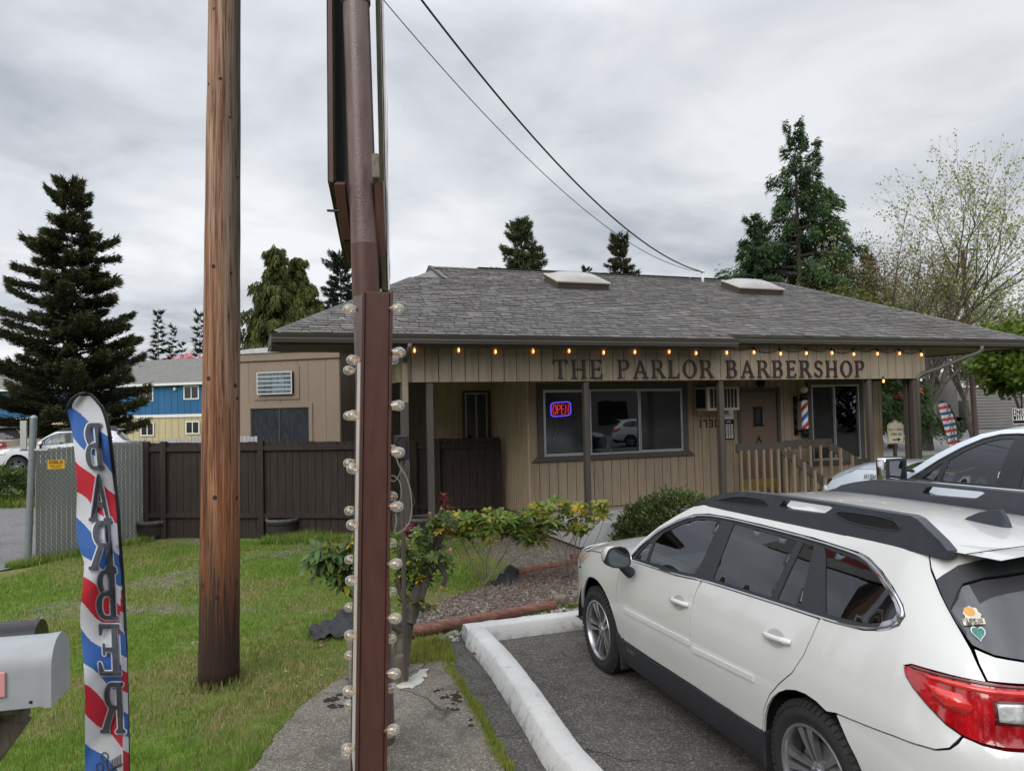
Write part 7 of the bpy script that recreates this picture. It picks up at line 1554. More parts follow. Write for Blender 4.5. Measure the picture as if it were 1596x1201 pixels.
# ================================================================== vegetation
NP = np.random.default_rng(11)
def tri_cloud(P, D, L, W, col, roll=None):
    """P (n,3) roots, D (n,3) unit directions -> one slim triangle each"""
    n = len(P); R = NP.normal(size=(n, 3)); S = np.cross(D, R); S /= np.linalg.norm(S, axis=1)[:, None] + 1e-9
    W = np.asarray(W).reshape(-1, 1) * np.ones((n, 1)); L = np.asarray(L).reshape(-1, 1) * np.ones((n, 1))
    V = np.stack([P - S * W / 2, P + S * W / 2, P + D * L], 1).reshape(-1, 3); F = np.arange(3 * n).reshape(-1, 3); return V, F, np.repeat(col, 3, 0)
def conifer(name, base, H, R, style, label, nb=150, per=260, size=.22, seed=1, z0=.05, dark=(.012, .020, .010), light=(.055, .075, .028), group=None, tips=(), brown=0., pexp=.85, lean=(0, 0)):
    rg = np.random.default_rng(seed); root_ = empty(name, (base[0], base[1], 0), 0, label, 'tree', group); P, D, C = [], [], []; tm = MB()
    tm.tube([(lean[0] * q, lean[1] * q, H * q) for q in (0, .3, .6, .98)], [R * .035 + .05, R * .024 + .03, R * .012 + .02, .010], 8)
    for b in range(nb):
        q = z0 + (1 - z0) * (b + rg.uniform(0, 1)) / nb; z = H * q; az = b * 2.399 + rg.uniform(-.4, .4)
        L = R * ((1 - q) ** pexp) * rg.uniform(.42, 1.15) + .12 * size + (.02 * H if q > .96 else 0)
        if style == 'spruce': rise, cur = rg.uniform(-.10, .18), rg.uniform(.05, .22) 
        elif style == 'hemlock': rise, cur = rg.uniform(.12, .34), rg.uniform(-.42, -.26)
        elif style == 'cedar': rise, cur = rg.uniform(.15, .7), rg.uniform(-.5, -.2)
        else: rise, cur = rg.uniform(-.05, .35), rg.uniform(-.15, .1)
        if q > .9 and style != 'cedar': rise += .6
        dr = np.array([cos(az), sin(az), 0.]); lt = np.array([-sin(az), cos(az), 0.]); c0 = np.array([lean[0] * q, lean[1] * q, z])
        n = max(12, int(per * (L / R) ** .9)); s = rg.uniform(.12, 1.0, n) ** .75; side = rg.uniform(-1, 1, n)
        tw = L * {'cedar': .22, 'hemlock': .15, 'spruce': .24}.get(style, .30) * (1.05 - s) ** .7 + .05 * R * .3
        ctr = c0 + dr * (L * s)[:, None]; ctr[:, 2] += rise * L * s + cur * L * s ** 2
        sag = -.30 * np.abs(side) * tw if style != 'cedar' else -rg.uniform(0, 1.2, n) * L * .30
        if style == 'hemlock': sag = -rg.uniform(.0, 1.0, n) ** 1.5 * (tw * 1.2 + .05 * L) - .25 * np.abs(side) * tw
        pos = ctr + lt * (side * tw)[:, None] + dr * (rg.uniform(0, .5, n) * tw)[:, None]; pos[:, 2] += sag + rg.normal(0, .02 * R, n)
        d_ = dr * .8 + lt * np.sign(side)[:, None] * rg.uniform(.2, 1.0, n)[:, None]; d_[:, 2] += (cur * 1.3 + rise) + rg.normal(0, .3, n)
        if style == 'cedar': d_[:, 2] -= 1.6
        if style == 'hemlock': d_[:, 2] -= .55
        d_ += rg.normal(0, .25, (n, 3)); d_ /= np.linalg.norm(d_, axis=1)[:, None]
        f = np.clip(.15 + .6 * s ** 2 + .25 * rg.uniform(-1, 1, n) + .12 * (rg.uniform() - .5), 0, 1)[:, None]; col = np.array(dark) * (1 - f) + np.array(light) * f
        P.append(pos); D.append(d_); C.append(col)
        if b % 2 == 0 or L > .5 * R: tm.tube([tuple(c0), tuple(c0 + dr * L * .5 + np.array([0, 0, rise * L * .5 + cur * L * .25])), tuple(c0 + dr * L * .96 + np.array([0, 0, rise * L * .96 + cur * L * .92]))], [.012 * R + .012, .008 * R + .006, .004], 4, cap=False)
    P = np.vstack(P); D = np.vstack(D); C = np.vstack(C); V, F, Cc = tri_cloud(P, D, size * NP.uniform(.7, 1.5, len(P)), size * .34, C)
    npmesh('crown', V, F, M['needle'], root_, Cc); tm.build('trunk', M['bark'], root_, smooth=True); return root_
def X_(px, Y): return (px - 798) / F_PX * Y
def Z_(py, Y, px): return at(px, py, Y).z
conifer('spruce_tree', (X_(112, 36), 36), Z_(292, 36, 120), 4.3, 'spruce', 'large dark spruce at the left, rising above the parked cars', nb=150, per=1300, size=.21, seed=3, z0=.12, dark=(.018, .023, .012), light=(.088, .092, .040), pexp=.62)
conifer('spruce_tree', (X_(247, 95), 95), Z_(487, 95, 247), 2.7, 'spruce', 'small distant spruce, taller of the pair between the large spruce and the utility pole', nb=70, per=90, size=.55, seed=5, dark=(.016, .026, .020), light=(.045, .062, .04), group='distant spruces on the left')
conifer('spruce_tree', (X_(264, 95), 96), Z_(510, 95, 260), 2.2, 'spruce', 'shorter distant spruce, right-hand one of the pair left of the utility pole', nb=55, per=80, size=.55, seed=6, dark=(.016, .026, .020), light=(.045, .062, .04), group='distant spruces on the left')
conifer('spruce_tree', (X_(312, 80), 80), Z_(488, 80, 315), 2.6, 'spruce', 'distant spruce partly hidden behind the left edge of the utility pole', nb=60, per=90, size=.5, seed=8, dark=(.018, .028, .018), light=(.05, .07, .035))
conifer('spruce_tree', (X_(285, 90), 90), Z_(538, 90, 285), 1.7, 'spruce', 'low distant treetop above the apartment block roof', nb=40, per=70, size=.5, seed=9, dark=(.018, .028, .018), light=(.06, .08, .04))
for (px, py, r_, sd_, lab) in ((430, 388, 3.2, 12, 'drooping cedar, tallest middle spire of the clump right of the utility pole'), (458, 398, 2.4, 13, 'drooping cedar spire just right of the tallest one behind the tan modular building'), (402, 432, 2.4, 14, 'drooping cedar at the left of the clump, next to the utility pole'), (482, 446, 2.6, 15, 'lower drooping cedar at the right end of the clump')):
    conifer('cedar_tree', (X_(px, 42), 42 + sd_ % 3), Z_(py, 42, px), r_, 'cedar', lab, nb=150, per=620, size=.24, seed=sd_, z0=.35, dark=(.026, .036, .010), light=(.13, .145, .045), group='drooping cedars behind the modular building', pexp=.55)
conifer('fir_tree', (X_(533, 48), 48), Z_(402, 48, 540), 3.4, 'fir', 'dark fir behind the upper part of the sign pipe', nb=120, per=420, size=.22, seed=21, z0=.4, dark=(.016, .024, .018), light=(.05, .065, .045), pexp=.5)
conifer('fir_tree', (X_(818, 48), 48), Z_(350, 48, 815), 4.4, 'fir', 'fir treetop above the shop roof, left of the first skylight', nb=120, per=620, size=.20, seed=22, z0=.62, dark=(.022, .032, .014), light=(.095, .125, .05), group='treetops above the shop roof', pexp=.6)
conifer('fir_tree', (X_(972, 48), 48), Z_(372, 48, 970), 3.0, 'fir', 'narrow fir treetop above the ridge between the two skylights', nb=100, per=480, size=.20, seed=23, z0=.62, dark=(.022, .026, .014), light=(.085, .085, .045), group='treetops above the shop roof', pexp=.6)
conifer('fir_tree', (X_(924, 48), 50), Z_(418, 50, 924), .9, 'fir', 'tiny treetop tip just right of the first skylight', nb=60, per=160, size=.18, seed=24, z0=.6, dark=(.02, .035, .02), light=(.06, .09, .045), group='treetops above the shop roof')
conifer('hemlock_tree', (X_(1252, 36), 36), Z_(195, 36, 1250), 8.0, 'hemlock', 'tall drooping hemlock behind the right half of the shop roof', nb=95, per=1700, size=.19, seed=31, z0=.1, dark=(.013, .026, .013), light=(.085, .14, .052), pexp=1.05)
conifer('hemlock_tree', (X_(1292, 36), 37), Z_(218, 37, 1290), 6.4, 'hemlock', 'second hemlock leader, right of the tallest one behind the roof', nb=70, per=1400, size=.19, seed=32, z0=.2, dark=(.013, .026, .013), light=(.085, .14, .052), pexp=1.05)
conifer('hemlock_tree', (X_(1172, 36), 35), Z_(338, 35, 1170), 4.0, 'hemlock', 'shortest hemlock at the left edge of the hemlock clump', nb=80, per=800, size=.20, seed=33, z0=.2, dark=(.013, .026, .013), light=(.070, .115, .045))
conifer('hemlock_tree', (X_(1200, 36), 36.5), Z_(350, 36, 1200), 3.6, 'hemlock', 'short hemlock between the left one and the tallest one', nb=70, per=800, size=.20, seed=34, z0=.2, dark=(.013, .026, .013), light=(.070, .115, .045))
conifer('hemlock_tree', (X_(1360, 40), 40), Z_(400, 40, 1360), 2.6, 'hemlock', 'low dark hemlock beneath the leafless tree branches', nb=100, per=300, size=.26, seed=35, z0=.2, dark=(.009, .018, .010), light=(.035, .055, .025))

def broad(name, base, label, seed, H, spread, trunk_r, levels=5, leafn=5, leafsz=.09, cols=((.11, .12, .03), (.20, .20, .06)), nmain=4, lean=(0, 0), cat='tree', fork=.22, dens=1.0, droop=0, leafL=1.0, mat='bark', group=None):
    k = random.Random(seed); root_ = empty(name, (base[0], base[1], 0), 0, label, cat, group); tm = MB(); LP, LD, LC = [], [], []
    def grow(p, d_, L, r, lv):
        n = 4; pts = [p]; rs = [r]
        for i in range(n):
            d_ = (d_ + Vector((k.uniform(-.16, .16), k.uniform(-.16, .16), k.uniform(-.08, .16) - droop))).normalized(); pts.append(pts[-1] + d_ * L / n); rs.append(r * (1 - .36 * (i + 1) / n))
        tm.tube([tuple(q) for q in pts], rs, 7 if lv < 2 else (5 if lv < 4 else 3), cap=False)
        if lv >= levels - 2:
            for i in range(int(leafn * dens)):
                q = pts[k.randint(1, n)]; LP.append(tuple(q + Vector((k.gauss(0, leafsz * .8), k.gauss(0, leafsz * .8), k.gauss(0, leafsz * .8))))); e = Vector((k.gauss(0, 1), k.gauss(0, 1), k.gauss(-.2, .8))).normalized(); LD.append(tuple(e)); f = k.random(); LC.append(tuple(cols[0][j] * (1 - f) + cols[1][j] * f for j in range(3)))
        if lv >= levels: return
        m = k.choice([2, 3, 3]) if lv else nmain
        for i in range(m):
            az = 2 * pi * (i + k.uniform(-.3, .3)) / m; side = Vector((cos(az), sin(az), 0)); sp = spread * (1.0 if lv else .62) * k.uniform(.7, 1.25); nd = (d_ + (side - d_ * side.dot(d_)) * sp).normalized(); st = pts[k.randint(2, n)] if lv else pts[-1]
            grow(st, nd, L * k.uniform(.62, .86) if lv else H * .32 * k.uniform(.8, 1.15), rs[-1] * k.uniform(.6, .85) if lv else rs[-1] * k.uniform(.5, .75), lv + 1)
        if lv and k.random() < .8: grow(pts[-1], d_, L * .72, rs[-1] * .8, lv + 1)
    grow(Vector((0, 0, 0)), Vector((lean[0], lean[1], 1)).normalized(), H * fork, trunk_r, 0)
    tm.build('trunk', M[mat], root_, smooth=True)
    P = np.array(LP); D = np.array(LD); C = np.array(LC); n = len(P); S = np.cross(D, NP.normal(size=(n, 3))); S /= np.linalg.norm(S, axis=1)[:, None]; L = (leafsz * leafL * NP.uniform(.7, 1.3, n))[:, None]; W = L * .42
    V = np.stack([P, P + D * L * .5 - S * W, P + D * L, P + D * L * .5 + S * W], 1).reshape(-1, 3); npmesh('crown', V, np.arange(4 * n).reshape(-1, 4), M['leaf'], root_, np.repeat(C, 4, 0)); return root_
broad('maple_tree', (X_(1436, 35), 35), 'large multi-stemmed tree with sparse new leaves behind the right porch post', 41, 10.6, .74, .45, levels=6, leafn=4, leafsz=.105, cols=((.20, .24, .06), (.40, .42, .17)), nmain=5, fork=.16)
broad('maple_tree', (X_(1388, 37), 37), 'thin tree with reddish-brown buds in front of the hemlocks', 42, 8.6, .7, .24, levels=6, leafn=3, leafsz=.09, cols=((.16, .10, .04), (.24, .19, .07)), nmain=4, fork=.22, lean=(-.18, 0))
broad('maple_tree', (X_(1515, 46), 46), 'thin leafless tree behind the light pole', 43, 9.4, .7, .25, levels=6, leafn=4, leafsz=.12, cols=((.20, .23, .06), (.34, .36, .13)), nmain=4, fork=.25)
broad('maple_tree', (X_(1668, 26), 26), 'green-leaved maple at the right edge of the frame', 44, 4.6, .8, .14, levels=6, leafn=6, leafsz=.20, cols=((.05, .095, .012), (.15, .21, .03)), nmain=5, fork=.3)
broad('maple_tree', (X_(1590, 50), 50), 'olive-leaved maple beyond the grey building corner', 45, 7.0, .7, .2, levels=6, leafn=5, leafsz=.22, cols=((.08, .10, .02), (.19, .21, .05)), nmain=5, fork=.2)
broad('shrub', (X_(1272, 26), 26), 'yellow-green leafy shrub top showing over the roof hip', 46, 4.4, .8, .08, levels=6, leafn=10, leafsz=.13, cols=((.06, .07, .015), (.13, .14, .035)), nmain=6, fork=.45)
broad('cherry_tree', (X_(310, 78), 78), 'pink blossoming tree peeking over the apartment block roof', 47, 6.4, .9, .15, levels=5, leafn=14, leafsz=.4, cols=((.55, .20, .22), (.75, .38, .40)), nmain=6, fork=.45)
broad('shrub', (X_(655, 24), 24), 'green yard shrub seen between the porch posts', 48, 3.4, .9, .07, levels=5, leafn=22, leafsz=.16, cols=((.05, .09, .015), (.14, .18, .04)), nmain=6, fork=.2)
broad('shrub', (X_(600, 30), 30), 'green tree behind the eave, right of the modular building', 49, 4.6, .9, .07, levels=5, leafn=22, leafsz=.18, cols=((.06, .10, .015), (.15, .20, .05)), nmain=6, fork=.3)

def blob(name, c, rx, ry, rz, n, sz, cols, label, cat='bush', seed=1, kind=None, group=None, flatb=True):
    rg = np.random.default_rng(seed); d_ = rg.normal(size=(n, 3)); d_ /= np.linalg.norm(d_, axis=1)[:, None]; d_[:, 2] = np.abs(d_[:, 2]) if flatb else d_[:, 2]
    bump_ = np.array([1 + .22 * noise.noise(Vector(q * 2.2 + seed)) + .12 * noise.noise(Vector(q * 5.5)) for q in d_]); r = rg.uniform(.55, 1, n) ** .5 * bump_; P = d_ * r[:, None] * np.array([rx, ry, rz]); L = sz * rg.uniform(.6, 1.3, n)
    D = d_ * .7 + rg.normal(0, .6, (n, 3)); D[:, 2] += .2; D /= np.linalg.norm(D, axis=1)[:, None]; S = np.cross(D, rg.normal(size=(n, 3))); S /= np.linalg.norm(S, axis=1)[:, None]
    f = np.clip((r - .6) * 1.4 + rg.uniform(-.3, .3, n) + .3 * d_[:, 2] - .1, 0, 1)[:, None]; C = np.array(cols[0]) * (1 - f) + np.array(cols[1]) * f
    V = np.stack([P, P + D * (L * .5)[:, None] - S * (L * .2)[:, None], P + D * L[:, None], P + D * (L * .5)[:, None] + S * (L * .2)[:, None]], 1).reshape(-1, 3)
    o = npmesh(name, V, np.arange(4 * n).reshape(-1, 4), M['leaf'], None, np.repeat(C, 4, 0)); o.location = c
    if kind: o['kind'] = kind; return o
    return tag(o, label, cat, group)
# bank of greenery left, dark undergrowth on the right
blob('hedge', (-16.2, 21.6, 0), 4.6, 1.3, .95, 9000, .16, ((.014, .028, .006), (.10, .14, .025)), 'low green hedge in front of the two parked cars on the left', 'hedge', 2)
for i, (px, Y, rx, rz) in enumerate(((1396, 62, 3.6, 5.5), (1420, 70, 4, 6), (1338, 60, 3, 6))): blob('dark_shrub', (X_(px, Y), Y, 0), rx, 2, rz, 2600, .5, ((.006, .010, .006), (.028, .040, .018)), ['dark evergreen mass seen between the two right porch posts', 'dark evergreen mass behind the big tree trunk', 'dark evergreen mass behind the right end of the shop'][i], 'bush', 60 + i, flatb=True)
for i, (px, Y, r_, lab) in enumerate(((1386, 56, 1.0, 'small round shrub across the road, left of the post'), (1412, 57, 1.1, 'small brownish shrub across the road, right of the post'), (1465, 50, .8, 'small shrub on the verge beside the tree trunk'))): blob('low_shrub', (X_(px, Y), Y, 0), r_ * 1.3, r_, r_, 900, .22, ((.03, .04, .012), (.13, .13, .04)), lab, 'shrub', 70 + i)
flat('bark_bed', [(X_(1300, 60), 58), (X_(1480, 60), 58), (X_(1480, 72), 72), (X_(1300, 72), 72)], .02, M['mulchred'], 5)
# dense bush at the porch
cb = bpt(1.12, -.66, 0); blob('bush', (cb.x, cb.y, .02), .98, .6, .86, 6800, .085, ((.016, .032, .010), (.12, .165, .045)), 'dense rounded dark green bush against the porch, behind the estate car', 'bush', 81)
tb_ = MB(); 
def leafy(root_, specs, seed, L=.10, W=.034, cols=None, nper=(7, 11), droop=.15, name='foliage', yellow=0):
    k = random.Random(seed); V = []; F = []; C = []
    for (p, d_, s_) in specs:
        p = Vector(p); d_ = Vector(d_).normalized(); a = d_.orthogonal().normalized(); b = d_.cross(a); n = k.randint(*nper); ph = k.uniform(0, 6.28); yl = k.random() < yellow; cc = k.choice(cols)
        for i in range(n):
            q = ph + 2 * pi * i / n + k.uniform(-.2, .2); el = k.uniform(.15, .9); e = ((a * cos(q) + b * sin(q)) * cos(el) + d_ * sin(el)).normalized(); e = (e + Vector((0, 0, -droop * k.uniform(0, 1.6)))).normalized()
            l = L * s_ * k.uniform(.7, 1.2); w_ = W * s_ * k.uniform(.8, 1.2); sd2 = e.cross(d_ if abs(e.dot(d_)) < .95 else a).normalized(); nrm = sd2.cross(e).normalized(); tip = e * l + Vector((0, 0, -l * .22))
            bse = len(V); c1 = p + e * (l * .08); m1 = p + e * (l * .38); m2 = p + e * (l * .72) - Vector((0, 0, l * .08))
            V += [c1, m1 - sd2 * w_ * .45 + nrm * w_ * .12, m1, m1 + sd2 * w_ * .45 + nrm * w_ * .12, m2 - sd2 * w_ * .40 + nrm * w_ * .1, m2, m2 + sd2 * w_ * .40 + nrm * w_ * .1, p + tip]
            F += [(0, 2, 1), (0, 3, 2), (1, 2, 5), (1, 5, 4), (2, 3, 6), (2, 6, 5), (4, 5, 7), (5, 6, 7)]; F[-8:] = [tuple(bse + j for j in f) for f in F[-8:]]
            c_ = (.60, .38, .02) if (yl and el < .45) else (cc if k.random() > .1 else (.26, .24, .03)); g_ = k.uniform(.7, 1.25); C += [tuple(x * g_ for x in c_)] * 8
    return npmesh(name, np.array([tuple(v) for v in V]), np.array(F), M['leaf'], root_, np.array(C), smooth=True)
def stems(root_, paths, mat='barkp', nm='stem'):
    m_ = MB()
    for pts, r0, r1 in paths: n = len(pts); m_.tube([tuple(p) for p in pts], [r0 + (r1 - r0) * i / (n - 1) for i in range(n)], 6, cap=True)
    return m_.build(nm, M[mat], root_, smooth=True, angle=60)
def rhodo(name, base_px, D, crown_px, ncl, label, seed, L, cols, yellow, spread_d=.35, nst=9, stem_r=.012, twiggy=2):
    k = random.Random(seed); b = gp(*base_px); b = Vector((b.x, b.y, 0)); root_ = empty(name, b, 0, label, 'shrub'); spec = []; paths = []
    for i in range(ncl):
        cx, cy, rx, ry = k.choice(crown_px); q = k.uniform(0, 2 * pi); rr = sqrt(k.random()); p = at(cx + rx * rr * cos(q), cy + ry * rr * sin(q), b.y + k.uniform(-spread_d, spread_d)) - b; spec.append((p, (k.gauss(0, .35), k.gauss(-.15, .35), 1), k.uniform(.8, 1.25)))
        if i % twiggy == 0:
            m1 = Vector((p.x * .45 + k.gauss(0, .05), p.y * .4, p.z * .45)); paths.append(([Vector((k.gauss(0, .03), k.gauss(0, .03), 0)), m1 * .55 + Vector((0, 0, .02)), m1, (m1 + p) / 2 + Vector((k.gauss(0, .03), k.gauss(0, .03), 0)), p], stem_r * k.uniform(.6, 1.2), .003))
    leafy(root_, spec, seed, L=L, W=L * .34, cols=cols, yellow=yellow); stems(root_, paths); return root_
YG = [(.19, .28, .055), (.13, .21, .04), (.27, .29, .06), (.10, .17, .035)]
rhodo('rhododendron_shrub', (757, 912), 0, [(745, 815, 40, 20), (790, 825, 45, 24), (825, 822, 40, 26), (720, 822, 24, 18), (845, 800, 20, 18), (770, 810, 40, 14)], 175, 'wide yellow-green rhododendron on a thin forked stem in front of the gate fence', 51, .125, YG, .16, .35, stem_r=.014, twiggy=36)
rhodo('rhododendron_shrub', (882, 908), 0, [(875, 795, 22, 16), (895, 798, 20, 14), (925, 800, 22, 20), (940, 790, 12, 14), (870, 822, 10, 10), (900, 825, 14, 8)], 58, 'tall sparse rhododendron with orange-yellow leaves beside the porch post', 52, .125, YG + [(.30, .20, .02)], .4, .25, stem_r=.009, twiggy=6)
DG = [(.075, .13, .028), (.055, .10, .025), (.13, .19, .04), (.10, .16, .045)]
# old pruned rhododendron behind the sign
rb = gp(622, 1044); rb = Vector((rb.x, rb.y, 0)); pr = empty('pruned_rhododendron', rb, 0, 'old gnarled rhododendron with sawn-off limbs behind the sign panel', 'shrub')
def pp(px, py, dy=0): return at(px, py, rb.y + dy) - rb
paths = [([Vector((0, 0, -.02)), pp(628, 1000), pp(636, 960, .05), pp(648, 930, .08), pp(656, 900, .1)], .09, .045), ([pp(636, 965), pp(652, 925), pp(664, 895, .1), pp(672, 860, .15), pp(690, 832, .1)], .085, .035), ([pp(672, 865, .1), pp(684, 850, .1), pp(699, 856, .05)], .032, .026), ([pp(650, 905, .1), pp(660, 870, .1), pp(676, 838, .1), pp(682, 812, .1), pp(688, 793, .1)], .045, .016), ([pp(640, 950), pp(622, 915, -.05), pp(618, 880, -.1), pp(626, 850, -.1)], .04, .012), ([pp(668, 890, .1), pp(685, 880, .1), pp(696, 900, .05), pp(690, 912, .05)], .03, .022), ([pp(672, 812, .1), pp(670, 800, .1)], .018, .016), ([pp(690, 832, .1), pp(700, 815), pp(698, 800)], .015, .006),
         ([pp(632, 985), pp(590, 960, -.05), pp(556, 930, -.1), pp(535, 905, -.1), pp(507, 900, -.1), pp(488, 892, -.1)], .045, .012), ([pp(560, 935, -.1), pp(530, 915, -.1), pp(500, 878, -.1), pp(492, 868, -.1)], .022, .009), ([pp(556, 930, -.1), pp(545, 890, -.1), pp(540, 860, -.1), pp(545, 835, -.1)], .02, .006), ([pp(548, 880, -.1), pp(522, 870, -.1), pp(508, 862, -.1)], .014, .005)]
stems(pr, paths, 'bark', 'trunk'); m_ = MB()
for a, b in (((699, 856, .05), (703, 858, .05)), ((690, 912, .05), (688, 916, .05)), ((688, 793, .1), (689, 791, .1)), ((670, 800, .1), (669.8, 798, .1))): m_ = MB(); m_.tube([tuple(pp(*a)), tuple(pp(*b))], .024 if a[0] > 689 else .014, 8); m_.build('sawn_end', M['cut'], pr)
k = random.Random(77); spec = []
for cx, cy, rx, ry, n in ((505, 868, 16, 14, 6), (515, 885, 18, 14, 6), (540, 880, 16, 18, 6), (535, 905, 12, 10, 4), (545, 845, 10, 16, 4), (525, 860, 14, 10, 4)):
    for i in range(n): spec.append((pp(cx + k.uniform(-rx, rx), cy + k.uniform(-ry, ry), -.1 + k.uniform(-.1, .1)), (k.gauss(0, .4), k.gauss(-.3, .3), 1), k.uniform(.9, 1.3)))
leafy(pr, spec, 5, L=.15, W=.045, cols=[(.085, .15, .045), (.06, .11, .035), (.13, .20, .055)], droop=.45, yellow=.15)
spec = []
for cx, cy, rx, ry, n in ((650, 860, 22, 26, 46), (640, 900, 18, 22, 34), (680, 885, 16, 22, 26), (665, 835, 20, 12, 20), (690, 815, 20, 12, 16), (630, 880, 12, 30, 26), (655, 945, 18, 10, 16), (700, 870, 8, 16, 8), (640, 940, 14, 14, 14)):
    for i in range(n): spec.append((pp(cx + k.uniform(-rx, rx), cy + k.uniform(-ry, ry), .1 + k.uniform(-.22, .22)), (k.gauss(0, .5), k.gauss(-.3, .4), .9), k.uniform(.6, 1.2)))
leafy(pr, spec, 6, L=.075, W=.026, cols=DG, droop=.2, yellow=.06)
spec = [(pp(688 + k.uniform(-14, 14), 812 + k.uniform(-12, 12), .1), (k.gauss(0, .4), 0, 1), 1.1) for i in range(16)]; leafy(pr, spec, 8, L=.085, W=.028, cols=YG, yellow=.2)
# red-leaved andromeda spikes
ra = empty('red_leaved_shrub', gp(690, 880), 0, 'dark red flower spikes rising beside the pruned rhododendron', 'shrub'); rl = ra.location.copy(); spec = []; pth = []
for (px, py, n, s_) in ((693, 783, 20, 11), (699, 820, 44, 17), (636, 830, 26, 11), (703, 802, 14, 9)):
    b_ = at(px, py + 40, 9.0) - rl; t_ = at(px, py - s_, 9.0) - rl; pth.append(([b_, (b_ + t_) / 2, t_], .006, .003))
    for i in range(n): spec.append((at(px + k.uniform(-.45, .45) * s_, py + k.uniform(-1, 1) * s_, 9.0 + k.uniform(-.1, .1)) - rl, (k.gauss(0, .5), 0, 1), .7))
leafy(ra, spec, 9, L=.10, W=.03, cols=[(.26, .02, .05), (.16, .012, .035), (.32, .05, .08)], droop=.0); stems(ra, pth)

# ------------------------------------------------------------------ grass blades, verge weeds
BLKP = [WALK, LOT, PATH, MUL]
def grass(name, n, x0, x1, y0, y1, h0, h1, w_, seed, keep=None, cols=((.085, .165, .018), (.25, .38, .055), (.46, .39, .18))):
    k = random.Random(seed); P = []; Hh = []; C = []
    while len(P) < n:
        y = y0 + (y1 - y0) * k.random() ** 1.35; x = k.uniform(x0, x1)
        if keep:
            if not keep(x, y): continue
        else:
            if any(in_poly(x, y, q) for q in BLKP): continue
            if x > -.5 + (7.8 - y) * -.02 and y < 7.9: continue
            if drv(x, y): continue
            if k.random() < dirt_amt(x, y) * 1.35 - .12: continue
        d_ = dry_amt(x, y); tall = 1 + max(0, .9 * nz(x, y, 1.7, 4)); P.append((x, y)); Hh.append(k.uniform(h0, h1) * tall); f = k.random(); c = cols[2] if k.random() < d_ * .42 else tuple(cols[0][j] * (1 - f) + cols[1][j] * f for j in range(3)); C.append(c)
    P = np.array(P); n = len(P); Hh = np.array(Hh); rg = np.random.default_rng(seed); q = rg.uniform(0, 2 * pi, n); ln = rg.uniform(.1, .75, n) * Hh; q2 = rg.uniform(0, 2 * pi, n); w2 = w_ * rg.uniform(.7, 1.3, n) * (.6 + P[:, 1] / 12)
    z0 = np.full(n, -.012); A = np.stack([P[:, 0] - np.cos(q) * w2, P[:, 1] - np.sin(q) * w2, z0], 1); B = np.stack([P[:, 0] + np.cos(q) * w2, P[:, 1] + np.sin(q) * w2, z0], 1); T = np.stack([P[:, 0] + np.cos(q2) * ln, P[:, 1] + np.sin(q2) * ln, Hh], 1)
    o = npmesh(name, np.stack([A, B, T], 1).reshape(-1, 3), np.arange(3 * n).reshape(-1, 3), M['blade'], None, np.repeat(np.array(C), 3, 0)); o['kind'] = 'stuff'; return o
grass('grass', 160000, -7.4, -.4, 4.3, 13.6, .012, .042, .0028, 1)
grass('grass', 9000, -4.5, -1.2, 12.9, 13.75, .05, .17, .004, 2, keep=lambda x, y: y > 13.2 - .0 * x and x > -7)
pb = up_.location
grass('grass', 420, pb.x - .4, pb.x + .4, pb.y - .4, pb.y + .4, .03, .11, .0035, 3, keep=lambda x, y: .165 < hypot(x - pb.x, y - pb.y) < .27, cols=((.12, .17, .03), (.28, .28, .09), (.40, .33, .17)))
wl_ = V2((697, 1040), (712, 1062), (735, 1100), (760, 1145), (779, 1185), (790, 1201))
def near_line(x, y, L, w_): return seg_dist_open(x, y, L) < w_
def seg_dist_open(x, y, P):
    m = 1e9
    for i in range(len(P) - 1):
        ax, ay = P[i]; bx, by = P[i + 1]; dx, dy = bx - ax, by - ay; t_ = max(0, min(1, ((x - ax) * dx + (y - ay) * dy) / (dx * dx + dy * dy))); m = min(m, hypot(x - ax - dx * t_, y - ay - dy * t_))
    return m
grass('weeds', 5200, -.9, .2, 4.5, 6.9, .015, .06, .0045, 4, keep=lambda x, y: seg_dist_open(x, y, wl_) < .035 + .05 * max(0, nz(x, y, 5, 3)), cols=((.14, .20, .02), (.34, .38, .07), (.38, .34, .12)))
tw = V2((650, 1000), (700, 1000), (712, 1030), (690, 1036), (650, 1040), (636, 1020))
grass('weeds', 3000, -1.2, -.4, 6.3, 7.6, .015, .085, .0038, 5, keep=lambda x, y: in_poly(x, y, tw), cols=((.13, .18, .02), (.32, .36, .07), (.46, .38, .18)))
grass('weeds', 1500, -1.0, .8, 7.2, 8.6, .02, .07, .004, 6, keep=lambda x, y: in_poly(x, y, band) and nz(x, y, 4, 2) > .12, cols=((.07, .11, .012), (.17, .21, .04), (.2, .2, .08)))
grass('grass', 9000, -20, -7.2, 18.8, 22, .08, .26, .012, 7, keep=lambda x, y: y > 19.6, cols=((.06, .11, .01), (.17, .24, .03), (.2, .22, .05)))
grass('grass', 2600, -8.2, -6.6, 11.6, 14.0, .04, .13, .004, 8, keep=lambda x, y: seg_dist_open(x, y, [(-7.75, 11.7), (-6.85, 13.9)]) < .16)
v_, f_, c_ = stones(40, V2((300, 1000), (520, 1000), (520, 1080), (300, 1080)), .008, .018, 29, [(.5, .46, .38), (.3, .25, .2)]); npmesh('gravel', v_, f_, M['rock'], col=c_, smooth=True)['kind'] = 'stuff'
